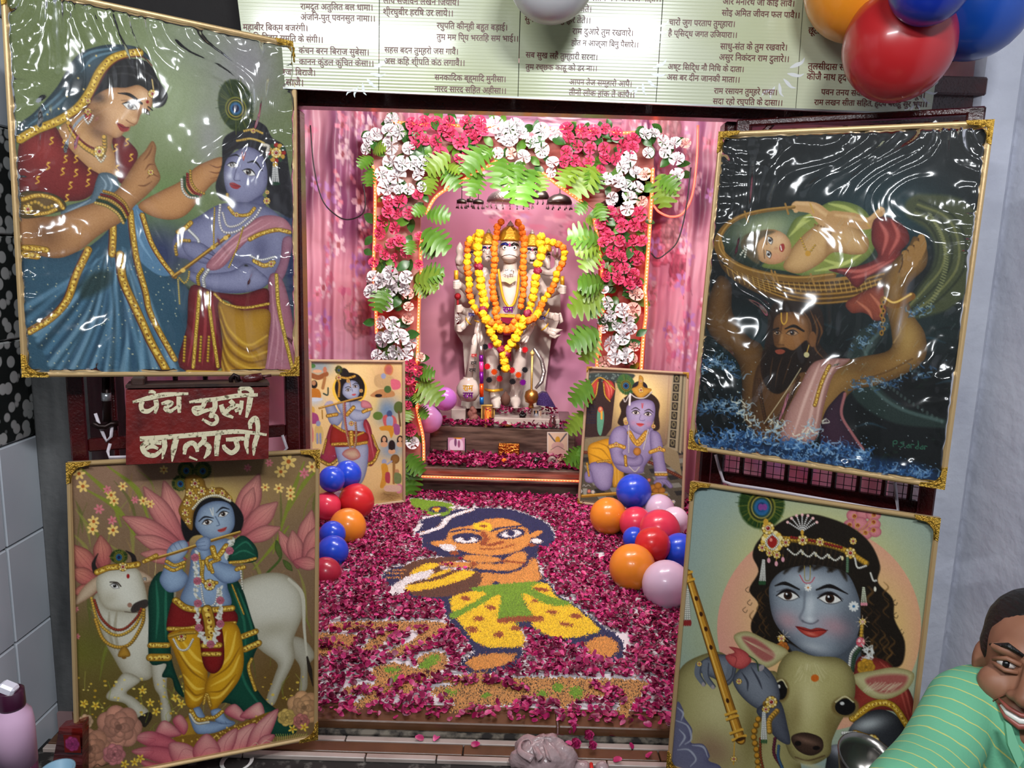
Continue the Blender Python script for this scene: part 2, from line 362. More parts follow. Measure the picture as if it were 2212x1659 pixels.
# ------------ poster pictures
SK=(186,138,92)
def art_mother(W,H,C):
    p=Paint(C,W,H,(104,116,74));p.view(0,0,3.318)
    p.blob(300,200,500,350,(88,100,52),.8).blob(1250,700,420,520,(148,160,122),.9).blob(1750,450,330,420,(138,132,140),.9)
    p.blob(1400,300,300,250,(128,134,118),.6).blob(1150,1450,280,200,(100,132,70),.8).blob(1500,1000,130,300,(150,146,150),.7)
    p.blob(2080,1500,120,200,(40,50,90),.9)
    p.view(0,450,2.911);p.blob(1000,280,260,220,(42,50,88),.95).blob(1840,400,110,500,(32,40,82),.95).blob(1850,900,80,200,(60,60,100),.8)
    p.poly([(860,330),(960,330),(1060,420),(1210,520),(1190,690),(1040,650),(930,520)],(42,62,40),soft=20,edge=((28,40,32),40))
    p.poly([(135,330),(300,290),(430,285),(560,240),(690,120),(690,0),(890,0),(950,190),(1050,390),(1190,520),(1180,700),(1165,1060),(120,1060)],(46,78,96),edge=((30,52,66),30))
    g=np.random.RandomState(3)
    for i in range(46):
        t=i/45.;x1=130+t*1000+g.uniform(-20,20);y1=1060 if t>.25 else 640+1700*t
        cx=650+g.uniform(-60,60)+t*150;cy=300+g.uniform(-60,80)
        c=[(112,152,178),(26,48,60),(86,128,156),(34,62,84),(140,176,196)][i % 5]
        p.line([(cx,cy),(cx+(x1-cx)*.45+30,cy+(y1-cy)*.55-40+60*t),(x1,y1)],[4,26,40],c,soft=18,a=.55,clip=True)
    p.poly([(560,420),(640,390),(700,400),(690,480),(600,540),(520,570),(500,500)],(30,48,44),soft=40,a=.8)
    p.poly([(800,0),(890,0),(960,230),(1080,400),(1000,420),(880,330),(820,200)],(92,130,160),soft=10,a=.85)
    p.folds([[(830,20),(880,200),(960,330)],[(860,10),(930,200),(1040,390)]],18,(140,175,200),.6)
    for l,w in (([(555,260),(480,420),(420,580),(320,690),(185,775)],50),([(705,40),(712,160),(705,290)],46),([(755,290),(775,450),(850,620),(905,740),(960,860),(1065,1050)],56),
                 ([(820,20),(838,180),(865,340),(915,520),(955,680),(1100,950)],40),([(895,40),(950,210),(1020,330),(1100,430)],32)):
        p.gold(l,w);p.line([(x-w*.55,y) for x,y in l],5,(90,25,20))
    for i in range(150):
        x=g.uniform(150,1130);y=g.uniform(320,1030)
        if y>330+max(0,380-x)*.2:p.ell(x,y,4,4,(205,200,160),a=.8)
    p.view(0,0,3.318)
    p.poly([(440,900),(520,850),(620,800),(720,920),(810,980),(800,1050),(835,1120),(840,1250),(700,1260),(590,1180),(500,1080),(420,960)],(182,136,88),edge=((120,80,45),30),light=((205,160,110),60,.4))
    p.blob(700,950,90,50,(100,66,40),.7,ang=30,clip=True)
    p.poly([(140,1010),(280,930),(390,905),(450,1000),(540,1110),(640,1205),(725,1265),(690,1360),(600,1430),(450,1440),(260,1400),(140,1400)],(116,30,28),edge=((64,14,16),40))
    p.blob(330,1080,120,100,(150,52,46),.6,clip=True)
    p.poly([(805,1000),(870,970),(940,1030),(988,1100),(960,1200),(900,1310),(845,1290),(825,1120)],(112,30,32),edge=((64,14,18),25))
    for x,y in ((370,1010),(460,1030),(470,1140),(545,1140),(345,1190),(545,1240),(640,1230),(270,1290),(505,1330),(630,1310),(450,1230),(910,1020),(830,1060),(840,1210),(940,1130),(480,1420)):
        p.line([(x-14,y+26),(x+10,y+10),(x-8,y-10),(x+12,y-26)],9,(200,152,50));p.ell(x,y-22,7,7,(225,185,85))
    p.poly([(690,1290),(720,1240),(800,1245),(850,1300),(840,1380),(760,1400),(700,1480),(560,1540),(440,1540),(470,1480),(640,1420)],(92,112,124),edge=((46,62,72),20))
    p.folds([[(720,1260),(760,1330),(700,1430)],[(770,1255),(800,1340),(740,1420)],[(650,1430),(560,1480),(470,1520)]],14,(150,168,178),.7)
    p.poly([(130,900),(250,800),(410,620),(540,410),(690,335),(850,318),(1000,345),(1085,430),(1010,410),(880,410),(760,480),(660,640),(560,780),(380,900),(140,1010)],(52,74,84),edge=((24,36,42),30))
    p.folds([[(560,430),(660,370),(850,340)],[(580,520),(680,410),(880,360)],[(250,830),(420,680),(560,500)],[(200,900),(400,760),(520,640)]],18,(110,145,162),.6)
    p.blob(560,620,130,160,(22,28,30),.8,ang=-50,clip=True)
    p.dots([(560,560),(640,470),(480,690),(600,640),(690,400),(520,800),(420,780),(340,820)],7,(205,180,110))
    p.poly([(740,500),(830,430),(920,418),(1030,432),(1090,480),(1130,560),(1180,640),(1203,690),(1175,755),(1110,770),(1080,700),(1000,610),(900,640),(780,650),(700,740),(650,770),(625,700),(690,580)],(22,20,20))
    p.folds([[(800,480),(950,480),(1100,560),(1170,680)],[(760,540),(920,530),(1080,600),(1140,700)]],16,(60,58,58),.6)
    p.poly([(690,680),(790,630),(900,628),(990,610),(1060,650),(1092,715),(1078,790),(1050,800),(1012,815),(985,880),(955,905),(938,905),(925,938),(890,950),(868,975),(825,990),(775,965),(690,930),(640,890),(612,830),(640,740)],(190,142,98),edge=((126,84,52),22),light=((214,172,128),70,.5))
    p.blob(690,850,70,110,(110,74,48),.75,clip=True).blob(880,830,80,60,(222,180,138),.6,clip=True).blob(1030,680,50,40,(226,188,146),.6,clip=True)
    p.blob(700,700,60,40,(40,30,26),.7,clip=True)
    p.line([(845,668),(930,680),(1015,742)],[6,26,18],(24,16,14))
    p.eye(932,760,52,24,22,look=.1);p.line([(870,720),(930,722),(990,770)],5,(80,45,30),a=.7)
    p.eye(1046,800,30,14,40);p.line([(1062,765),(1092,790)],9,(24,16,14))
    p.line([(1000,790),(990,850),(972,890),(935,880),(905,860)],9,(130,84,56),a=.75);p.blob(960,860,26,20,(222,180,140),.7)
    p.poly([(838,880),(878,893),(900,908),(925,912),(912,938),(872,942),(850,915)],(142,48,48));p.line([(840,882),(880,912),(925,914)],5,(70,18,20))
    p.ell(1057,730,11,12,(140,20,20));p.line([(1090,570),(1100,640)],8,(220,190,120));p.gems(1093,672,32,10)
    p.gold([(140,1000),(260,930),(420,865),(555,775),(645,655),(712,520),(790,432),(880,392),(1000,375)],62,(176,138,38));p.line([(500,850),(620,770),(690,640),(780,490),(880,420),(1020,408),(1090,470)],8,(90,22,18))
    p.gems(630,722,22);p.gems(630,800,26);p.chain([(598,830),(615,865),(632,885),(650,865),(665,830)],9,9,(232,222,210));p.chain([(612,820),(630,850),(650,820)],6,8,(200,60,60))
    p.chain([(492,885),(520,950),(590,1040),(660,1090),(720,1120),(750,1060),(748,985)],22,20,(206,160,62));p.chain([(500,900),(560,985),(640,1050),(730,1080)],20,8,(120,24,24));p.gems(712,1085,40,12);p.chain([(690,1120),(725,1160),(755,1120)],7,9,(236,226,200))
    p.poly([(128,1560),(390,1550),(560,1490),(700,1440),(830,1370),(900,1270),(985,1140),(1040,1080),(1090,1010),(1120,1060),(1110,1160),(1150,1270),(1110,1340),(1030,1420),(960,1480),(900,1570),(720,1680),(560,1800),(380,1850),(128,1760)],(172,122,76),edge=((104,66,36),40),light=((196,148,100),90,.5))
    p.blob(330,1680,130,130,(96,60,34),.7,clip=True)
    p.folds([[(1040,1220),(1070,1180),(1110,1180)],[(1050,1280),(1090,1250),(1140,1270)],[(1030,1150),(1070,1100),(1095,1040)],[(990,1330),(1040,1330),(1090,1300)]],12,(110,66,36),.9,5)
    p.gems(1080,1235,22)
    p.poly([(990,1470),(1150,1370),(1290,1300),(1400,1200),(1500,1150),(1590,1125),(1640,1170),(1600,1260),(1520,1320),(1450,1400),(1340,1535),(1230,1575),(1090,1550)],(178,124,74),edge=((110,68,36),30),light=((204,154,104),70,.5))
    p.folds([[(1500,1180),(1560,1200),(1610,1180)],[(1500,1230),(1560,1240),(1600,1215)],[(1510,1280),(1560,1270)]],10,(110,62,34),.9,4)
    for k,c in ((0,(190,145,55)),(26,(120,30,26)),(48,(200,160,70)),(70,(40,64,40)),(92,(215,180,95))):
        p.line([(745-k*.65,1372+k*.9),(820-k*.6,1395+k*.9),(890-k*.5,1450+k*.9),(925-k*.45,1515+k*.9)],24,[v*.6 for v in c]);p.chain([(745-k*.65,1372+k*.9),(820-k*.6,1395+k*.9),(890-k*.5,1450+k*.9),(925-k*.45,1515+k*.9)],15,10,c)
    for k,c in ((0,(200,155,60)),(22,(150,40,34)),(44,(60,90,50)),(62,(228,220,205))):
        p.line([(1365-k,1225+k),(1372-k,1300+k),(1410-k,1360+k*.8),(1462-k,1388+k*.5)],20,[v*.55 for v in c]);p.chain([(1365-k,1225+k),(1372-k,1300+k),(1410-k,1360+k*.8),(1462-k,1388+k*.5)],12,9,c)
    p.poly([(140,1390),(260,1370),(380,1390),(460,1440),(470,1500),(380,1530),(260,1560),(140,1550)],(96,70,26),edge=((30,34,22),16));
    p.gold([(160,1430),(280,1400),(400,1430),(450,1490)],34);p.gold([(250,1535),(340,1525),(400,1500)],30);p.chain([(180,1480),(260,1450),(330,1490),(400,1470)],10,16,(190,150,60));p.gems(200,1500,36,9)
    p.view(0,450,2.911);p.gold([(150,250),(210,250),(290,262)],44);p.gold([(150,290),(230,300)],50)
    p.view(0,0,3.318)
    p.poly([(1600,1000),(1690,930),(1800,862),(1900,900),(1950,985),(2040,1050),(2070,1200),(2095,1400),(2095,1560),(2000,1520),(1920,1460),(1890,1180),(1720,1070),(1650,1130),(1625,1300),(1640,1420),(1580,1430),(1545,1330),(1590,1180)],(30,28,32),soft=8)
    p.plume(1690,755,125,190,-12)
    p.poly([(1620,1150),(1690,1085),(1780,1052),(1870,1100),(1912,1200),(1912,1330),(1860,1420),(1770,1462),(1690,1455),(1630,1390),(1603,1260)],(122,122,150),edge=((66,64,92),26),light=((150,150,178),70,.5))
    p.poly([(1650,1440),(1760,1460),(1880,1400),(1900,1500),(1800,1560),(1640,1560)],(96,96,126),soft=10,edge=((60,60,90),30))
    p.line([(1635,1125),(1690,1110),(1720,1125)],[4,14,8],(20,18,24));p.line([(1775,1165),(1830,1160),(1880,1225)],[8,18,6],(20,18,24))
    p.eye(1668,1183,38,18,5,look=-.1);p.eye(1785,1236,46,21,22,look=-.1)
    p.line([(1700,1190),(1682,1260),(1680,1290),(1720,1295)],8,(70,68,98),a=.8);p.blob(1700,1265,16,30,(160,160,186),.7)
    p.poly([(1645,1315),(1670,1308),(1700,1320),(1725,1335),(1700,1355),(1660,1345)],(150,46,50));p.line([(1648,1318),(1690,1332),(1725,1336)],4,(80,18,26))
    p.line([(1735,1090),(1745,1150),(1758,1092)],5,(170,60,60));p.ell(1743,1128,7,12,(200,120,90))
    p.chain([(1752,940),(1815,930),(1880,955)],10,10,(205,165,70));p.gems(1815,937,20)
    p.chain([(1745,1000),(1800,995),(1870,1015),(1910,1040)],16,9,(215,180,90));p.chain([(1700,1010),(1760,1000)],6,9,(205,165,70))
    for j in range(12):
        t=j*math.pi/6;p.ell(1980+52*math.cos(t),1095+56*math.sin(t),17,17,[(150,36,30),(190,145,55),(40,70,45)][j % 3])
    p.gems(1980,1095,40,12);p.chain([(1890,1040),(1925,1050),(1915,1095)],8,14,(226,216,200))
    for dx in (-22,-8,8,22):p.chain([(1972+dx*.5,1170),(1974+dx,1310)],12,7,(226,224,220))
    p.ell(1975,1316,34,12,(24,56,36));p.ell(1972,1180,18,16,(190,150,60))
    p.gems(1915,1378,16);p.gems(1912,1440,26);p.chain([(1630,1395),(1632,1430)],4,12,(200,160,70))
    p.view(0,450,2.911)
    p.poly([(1085,215),(1130,130),(1250,50),(1400,-30),(1620,-30),(1750,40),(1830,170),(1830,280),(1740,420),(1680,480),(1550,530),(1380,530),(1240,480),(1190,420),(1190,330),(1105,300)],(116,117,146),edge=((62,62,92),40),light=((140,141,170),90,.5))
    p.blob(1640,260,70,120,(70,70,102),.6,clip=True).blob(1320,180,90,80,(150,150,178),.5,clip=True).blob(1480,330,110,50,(74,74,106),.6,clip=True)
    p.poly([(1280,410),(1450,395),(1550,345),(1640,400),(1690,460),(1620,515),(1450,525),(1300,500),(1195,450),(1190,400)],(124,125,154),edge=((66,66,96),26),light=((150,151,180),50,.6))
    p.poly([(1150,220),(1260,215),(1360,290),(1370,330),(1290,350),(1180,300)],(126,127,156),edge=((66,66,96),18))
    p.folds([[(1270,270),(1330,290),(1365,320)],[(1260,300),(1310,320),(1340,345)]],8,(66,64,92),.9,3)
    p.poly([(1300,350),(1390,250),(1500,150),(1640,50),(1780,60),(1835,140),(1740,150),(1590,185),(1500,260),(1400,370),(1320,390)],(178,118,126),edge=((116,66,80),18))
    p.folds([[(1340,360),(1480,220),(1700,90)],[(1380,360),(1520,210),(1780,110)],[(1330,320),(1460,190),(1650,70)]],14,(214,164,168),.7)
    p.gold([(1570,195),(1640,160),(1740,135),(1820,150)],34)
    p.poly([(1780,190),(1840,200),(1800,400),(1750,470),(1700,470),(1760,330)],(150,100,118),edge=((90,54,76),12))
    p.poly([(1690,440),(1770,440),(1830,640),(1860,900),(1850,1060),(1630,1060),(1690,780)],(164,104,118),edge=((100,56,72),20))
    p.folds([[(1710,480),(1720,750),(1680,1030)],[(1740,500),(1780,750),(1770,1030)],[(1720,600),(1750,800),(1720,1030)]],16,(204,150,158),.6)
    p.gold([(1738,420),(1752,620),(1795,820),(1840,1010)],30,(170,140,40))
    p.line([(1440,170),(1320,260),(1200,350),(1090,430)],26,(110,74,24));p.line([(1440,166),(1320,256),(1200,346),(1090,424)],10,(205,160,70))
    for x,y in ((1420,185),(1340,245),(1150,390)):p.ell(x,y,16,14,(225,185,90))
    p.chain([(1130,440),(1160,470),(1185,440),(1190,400)],10,7,(205,170,70));p.chain([(1120,450),(1130,600)],14,6,(205,180,90))
    p.chain([(1385,-20),(1380,80),(1410,150),(1500,140),(1600,60),(1640,0)],30,9,(226,218,214));p.chain([(1400,30),(1430,110),(1500,105),(1570,50)],20,8,(220,212,206))
    p.chain([(1350,0),(1345,130),(1345,250)],20,6,(205,165,50));p.chain([(1530,120),(1490,250),(1440,370)],22,6,(205,165,50));p.gold([(1440,-5),(1480,40),(1560,40),(1600,0)],26);p.gems(1487,40,16)
    p.chain([(1110,290),(1105,240),(1140,205),(1190,205)],10,12,(190,150,60));p.gold([(1120,150),(1170,120),(1200,90)],34);p.chain([(1190,140),(1240,190),(1250,210)],9,10,(222,220,216))
    p.chain([(1250,480),(1245,430),(1275,385)],9,12,(190,155,50));p.chain([(1285,490),(1280,440),(1310,390)],9,12,(225,222,216))
    p.gold([(1600,330),(1660,360),(1720,340)],36);p.chain([(1575,300),(1640,325),(1730,305)],14,8,(226,224,220));p.gems(1705,350,22)
    p.poly([(1200,490),(1350,525),(1520,540),(1680,505),(1690,640),(1690,700),(1540,660),(1380,590),(1395,1000),(1130,1000),(1175,740)],(112,32,36),edge=((58,12,18),20))
    p.folds([[(1240,520),(1220,760),(1180,990)],[(1290,530),(1290,760),(1270,990)],[(1330,540),(1350,760),(1340,990)]],22,(172,70,72),.6)
    for l in ([(1255,520),(1235,760),(1215,1000)],[(1305,530),(1335,760),(1370,995)]):p.gold(l,26,(175,140,40))
    for x in (1165,1265,1315):p.chain([(x,810),(x-8,960)],9,10,(200,155,50))
    p.poly([(1375,585),(1520,640),(1690,640),(1690,800),(1640,1060),(1410,1060),(1400,820)],(172,126,34),edge=((100,62,16),26))
    for k in range(9):p.line([(1385,620+k*40),(1440,760+k*42),(1560,860+k*36),(1680,800+k*50)],[6,20,12],[(218,176,64),(112,72,18)][k % 2],soft=14,a=.75,clip=True)
    p.gold([(1350,540),(1420,600),(1540,625),(1690,600)],22);p.line([(1180,1030),(1400,1035)],30,(190,150,50))
    return p.grain(.015).c
def splash(p,g,pts,n,col,hi,sc):
    q=crom(np.asarray(pts,float),False,20)
    for i in range(n):
        x,y=q[g.randint(len(q))];x+=g.normal(0,sc*.35);y+=g.normal(0,sc*.22);a=g.uniform(-3.6,.5);L=g.uniform(.3,1)*sc;b=a+g.choice([-1,1])*g.uniform(.8,2.4)
        p.line([(x,y),(x+L*.5*math.cos(a),y+L*.5*math.sin(a)),(x+L*.5*math.cos(a)+L*.4*math.cos(b),y+L*.5*math.sin(a)+L*.4*math.sin(b))],[sc*.13,sc*.07,1.5],[col,hi][i % 3==0],soft=3,a=.75)
        if i % 2:p.ell(x+g.normal(0,sc*.5),y-abs(g.normal(0,sc*.6)),g.uniform(1.2,3.2),g.uniform(1.2,3.2),hi,a=.9)
def art_carrier(W,H,C):
    p=Paint(C,W,H,(11,15,16));p.view(1480,250,1.9986);g=p.rng
    p.blob(760,330,320,160,(20,40,46),.8).blob(900,450,200,150,(16,52,58),.9).blob(300,1000,250,200,(18,40,42),.8).blob(1000,900,250,120,(20,40,40),.8)
    for i in range(30):
        x=g.uniform(60,1120);y=g.uniform(830,1350);p.line([(x,y),(x+60,y-14),(x+130,y+8)],[2,10,2],[(26,52,58),(36,66,80),(10,18,20)][i % 3],soft=8,a=.7)
    p.line([(1010,395),(1130,440),(1190,540),(1180,660),(1090,770),(980,850)],[110,170,190,190,150,60],(62,68,42),soft=16)
    for k in (-70,-40,-10,20,50):p.line([(1000+k*.2,395-k*.6),(1110+k*.9,445-k*.3),(1160+k,545),(1150+k,660+k*.2),(1070+k*.7,760+k*.5),(980+k*.4,840+k*.4)],9,[(120,120,70),(30,38,24)][(k//10) % 2],soft=5,a=.7)
    for i in range(36):
        t=i/35.;y=420+t*400;x=1020+math.sin(t*2.6+.3)*100;p.line([(x,y),(x+14,y+7)],6,(132,134,88),a=.7)
    p.line([(880,890),(790,960),(745,1080),(790,1200),(920,1290),(1120,1330)],[30,90,110,110,80,40],(32,46,42),soft=12)
    p.line([(870,910),(800,980),(775,1080),(815,1180),(930,1265),(1110,1320)],14,(70,90,86),soft=8,a=.8)
    for i in range(26):
        t=i/25.;p.ell(770+t*340-60*math.sin(t*3.1),1010+t*310,6,9,(84,102,96),a=.5)
    p.poly([(150,560),(200,465),(320,415),(480,392),(700,410),(860,480),(930,590),(860,660),(700,705),(480,710),(300,680)],(34,48,38),edge=((18,26,20),30))
    p.blob(360,480,160,70,(168,176,132),.85,ang=-10,clip=True).blob(560,460,120,60,(70,100,76),.6,clip=True)
    p.poly([(420,560),(470,450),(540,420),(640,368),(760,395),(815,480),(810,590),(700,670),(560,700),(430,670),(330,650),(400,600)],(128,138,62),edge=((70,86,40),20))
    p.folds([[(480,480),(520,440),(560,420)],[(590,620),(680,640),(770,590)],[(560,670),(660,650),(760,600)],[(620,380),(700,400),(780,450)],[(450,520),(500,470),(540,450)]],16,(190,196,110),.7)
    p.poly([(425,640),(470,560),(540,490),(620,450),(720,470),(790,530),(780,590),(720,600),(640,590),(580,640),(500,680),(440,670)],(188,148,94),edge=((120,84,46),18),light=((214,176,124),50,.5))
    p.blob(620,540,12,60,(130,90,52),.7,clip=True)
    p.line([(660,470),(600,440),(555,400),(480,390)],[80,66,52,44],(186,144,94),soft=4);p.line([(640,450),(590,415),(545,385),(480,378)],14,(214,176,126),soft=8,a=.7)
    p.line([(640,440),(720,450),(790,465),(845,415)],[60,62,50,34],(180,138,88),soft=4);p.line([(650,428),(720,438),(785,450),(842,405)],12,(210,172,122),soft=8,a=.7)
    for x,y in ((472,385),(470,400),(478,412),(850,402),(842,398)):p.ell(x,y,10,7,(200,158,108))
    p.line([(540,380),(556,420)],6,(190,150,70));p.line([(775,440),(795,480)],6,(190,150,70))
    p.ell(372,566,88,76,(204,160,112),ang=10,keep=True,edge=((140,98,60),22));p.blob(400,540,40,30,(226,186,142),.6,clip=True).blob(390,610,34,24,(210,140,110),.5,clip=True)
    p.poly([(240,560),(260,515),(330,495),(390,500),(330,530),(310,570),(320,640),(270,610)],(88,74,50),soft=10,a=.9)
    p.eye(366,538,17,10,70);p.eye(360,598,17,10,70);p.line([(348,520),(352,556)],4,(70,50,30),a=.8);p.line([(340,580),(343,615)],4,(70,50,30),a=.8)
    p.poly([(408,560),(424,552),(430,570),(420,588),(408,580)],(150,40,34));p.line([(412,562),(416,580)],5,(230,220,210));p.ell(392,572,8,6,(190,140,100))
    p.chain([(500,530),(530,590),(560,560)],10,5,(205,160,60));p.ell(530,595,12,12,(190,140,50));p.chain([(560,470),(620,490),(630,520)],8,4,(150,100,40));p.chain([(240,600),(265,570),(258,610)],9,5,(216,216,196))
    p.poly([(128,560),(165,640),(300,690),(480,712),(700,705),(870,655),(880,700),(790,780),(620,815),(420,805),(250,735),(160,660)],(112,78,26),edge=((48,30,10),26))
    for k in range(11):
        t=k/10.;p.line([(140+30*t,575+70*t),(300,690+42*t),(500,712+92*t),(700,705+95*t),(870-60*t,660+110*t)],6,[(176,132,58),(60,38,12)][k % 2],soft=4,a=.75,clip=True)
    for x in range(180,860,22):p.line([(x,650+min(60,(x-150)*.3)),(x+12,690+min(70,(x-150)*.4))],4,(205,165,86),a=.55,clip=True)
    p.line([(300,690),(480,712),(700,700),(850,655)],14,(150,108,44),soft=4)
    p.line([(640,690),(480,705),(300,678),(190,630),(140,560),(165,490),(230,440),(330,412),(470,395)],[24,30,36,40,36,28,22,18,14],(116,82,30),soft=4)
    p.line([(640,684),(480,698),(300,670),(190,622),(146,556),(170,488),(232,436),(330,407),(470,391)],7,(178,136,66),soft=4,a=.8)
    for x,y in ((160,550),(165,575),(380,690),(395,695),(550,705),(265,435),(440,402)):p.line([(x-8,y-22),(x+6,y+22)],8,(150,110,50))
    p.poly([(815,450),(880,438),(950,480),(968,540),(930,590),(960,620),(870,670),(800,690),(740,742),(690,690),(620,665),(740,650),(830,610),(805,540)],(128,46,42),edge=((62,16,18),20))
    p.folds([[(840,460),(870,520),(850,600)],[(890,450),(920,520),(880,600)],[(660,665),(760,670),(860,630)],[(720,700),(790,680),(900,620)]],16,(196,104,92),.75,8)
    p.poly([(700,800),(850,730),(872,800),(860,870),(820,886),(790,860),(760,850),(715,850)],(138,66,46),edge=((70,24,18),14));p.folds([[(740,800),(790,840),(810,880)],[(800,770),(840,820),(850,870)]],12,(196,120,90),.7)
    p.poly([(95,830),(110,760),(150,690),(200,730),(205,850),(270,950),(335,1000),(345,1150),(320,1350),(250,1300),(235,1080),(120,960),(88,890)],(84,56,26),edge=((36,22,10),26),light=((124,88,44),40,.5));p.blob(215,930,20,60,(140,104,56),.5,ang=-30,clip=True)
    p.poly([(330,1060),(480,1040),(620,1060),(600,1200),(560,1400),(420,1420),(300,1380),(290,1200)],(88,58,30),soft=8,edge=((44,26,12),30));p.blob(470,1180,60,90,(120,84,46),.5,clip=True)
    p.poly([(560,1200),(620,1090),(740,1045),(880,1012),(890,930),(868,830),(856,720),(890,640),(960,570),(990,520),(1040,560),(1040,650),(960,740),(980,850),(1035,940),(1035,1050),(940,1120),(820,1165),(720,1190),(640,1290),(560,1330)],(132,96,46),edge=((62,40,16),34),light=((164,126,68),60,.55))
    p.blob(960,960,40,80,(180,150,84),.5,clip=True).blob(760,1090,90,40,(90,60,28),.6,clip=True)
    p.line([(900,980),(930,930),(920,900)],5,(176,142,84),a=.6);p.line([(720,1150),(860,1110),(980,1050)],8,(84,56,26),a=.6)
    for i,(x,y) in enumerate(((1005,560),(985,590),(960,610),(935,630))):p.line([(x+14,y-36),(x+18,y+4),(x+2,y+52)],[26,34,26],(146,106,54),soft=3);p.line([(x+2,y-30),(x+2,y+10),(x-12,y+46)],5,(70,44,18),soft=2)
    p.line([(860,795),(905,815),(975,780)],34,(120,78,22));p.line([(862,786),(905,806),(975,770)],8,(225,185,95))
    for k in range(8):p.ell(856-(k % 2)*8,805+k*19,9,12,(150,106,30));p.ell(856-(k % 2)*8,805+k*19,4,6,(30,22,10))
    p.poly([(370,830),(420,800),(520,805),(585,835),(600,920),(580,980),(630,1055),(560,1060),(540,1100),(470,1120),(400,1190),(345,1160),(325,1080),(345,980)],(34,20,12),soft=6)
    p.folds([[(540,840),(570,920),(560,1000),(600,1050)],[(500,830),(540,900),(540,1000)],[(560,860),(590,930),(570,990)]],9,(106,68,34),.8,4)
    p.poly([(385,880),(420,850),(490,850),(530,880),(540,950),(520,1010),(450,1040),(400,1020),(380,960)],(134,88,46),edge=((66,40,18),22),light=((160,112,64),40,.4));p.blob(395,930,22,70,(70,42,20),.7,clip=True)
    p.poly([(368,990),(400,1002),(430,1000),(470,1012),(525,970),(530,1050),(480,1130),(410,1200),(350,1170),(338,1070)],(26,16,10),soft=6)
    p.folds([[(420,1040),(400,1100),(390,1170)],[(460,1040),(440,1100),(420,1160)],[(380,1040),(370,1100),(370,1160)]],5,(72,46,24),.8,3)
    p.poly([(388,1014),(412,1008),(432,1016),(420,1028),(398,1028)],(134,62,44));p.line([(380,925),(402,918)],9,(26,16,10));p.line([(432,920),(470,908),(512,930)],[6,14,8],(26,16,10))
    p.eye(398,938,17,9,0,white=(150,120,90));p.eye(462,938,24,11,0,white=(165,130,96));p.line([(418,900),(408,960),(398,985),(425,990)],7,(84,52,26),a=.8);p.blob(416,960,8,26,(182,136,86),.6)
    p.line([(415,852),(416,885),(426,900),(438,885),(440,852)],5,(206,160,60));p.ell(550,965,16,34,(112,72,38));p.ell(524,1032,12,12,(190,180,130));p.line([(535,990),(526,1020)],4,(190,150,60))
    for l in ([(320,1140),(330,1230),(350,1330)],[(490,1130),(450,1230),(390,1320)]):p.chain(l,18,8,(70,42,20))
    p.line([(500,1090),(430,1200),(340,1330)],3,(205,190,150))
    p.poly([(540,1080),(600,1050),(690,1048),(710,1056),(640,1120),(600,1250),(560,1400),(420,1420),(430,1300),(490,1180)],(182,136,124),edge=((108,68,62),18))
    p.folds([[(580,1070),(520,1220),(460,1400)],[(620,1060),(560,1220),(520,1400)],[(660,1055),(600,1160),(560,1360)]],14,(222,184,170),.7,8);p.gold([(622,1080),(590,1150),(560,1250)],18,(160,112,40))
    p.poly([(640,1230),(690,1190),(680,1290),(720,1370),(770,1440),(640,1440),(580,1400),(600,1290)],(54,30,46),edge=((24,14,24),14));p.line([(690,1200),(675,1290),(720,1370),(768,1440)],12,(150,92,92),soft=5)
    for pts,n,s in (([(40,1120),(130,1060),(220,1110)],70,60),([(50,1270),(160,1250),(240,1290)],80,60),([(730,1180),(800,1150),(900,1160),(1060,1100)],60,50),([(740,1000),(850,900)],40,40),([(960,860),(1060,830)],30,40)):
        splash(p,g,pts,n,(50,84,118),(130,160,180),s)
    p.poly([(20,1440),(60,1380),(160,1400),(260,1370),(340,1420),(480,1400),(560,1440),(700,1420),(800,1470),(1000,1500),(1120,1560),(1100,1600),(20,1440)],(22,46,78),soft=30,a=.9)
    splash(p,g,[(40,1400),(200,1380),(330,1400),(470,1430),(620,1440),(780,1470)],240,(52,96,146),(140,178,210),66)
    splash(p,g,[(60,1430),(300,1460),(560,1490),(820,1520),(1060,1560)],240,(44,84,134),(120,160,196),50)
    for pts in ([(230,1240),(300,1330)],[(380,1380),(400,1330)],[(500,1400),(560,1340)]):splash(p,g,pts,26,(150,176,190),(222,222,200),60)
    for i in range(120):
        x=g.uniform(60,1180);y=g.uniform(430,1150);L=g.uniform(14,40);p.line([(x,y),(x+L*.75,y-L)],1.6,(150,165,165),a=.35)
    for i in range(120):p.ell(g.uniform(60,1050),g.uniform(1050,1450),2,2,(190,205,210),a=.7)
    for l in ([(898,1428),(900,1405),(915,1405),(912,1416),(900,1416)],[(922,1428),(924,1428)],[(945,1408),(930,1412),(945,1422),(930,1432)],[(965,1420),(955,1430),(968,1432),(966,1418)],[(975,1434),(975,1420),(988,1420)],
              [(1004,1425),(994,1434),(1006,1436),(1006,1404)],[(1024,1426),(1014,1436),(1026,1438),(1026,1424)],[(1034,1440),(1034,1426),(1044,1428)]):p.line(l,3,(52,110,84))
    return p.grain(.012).c
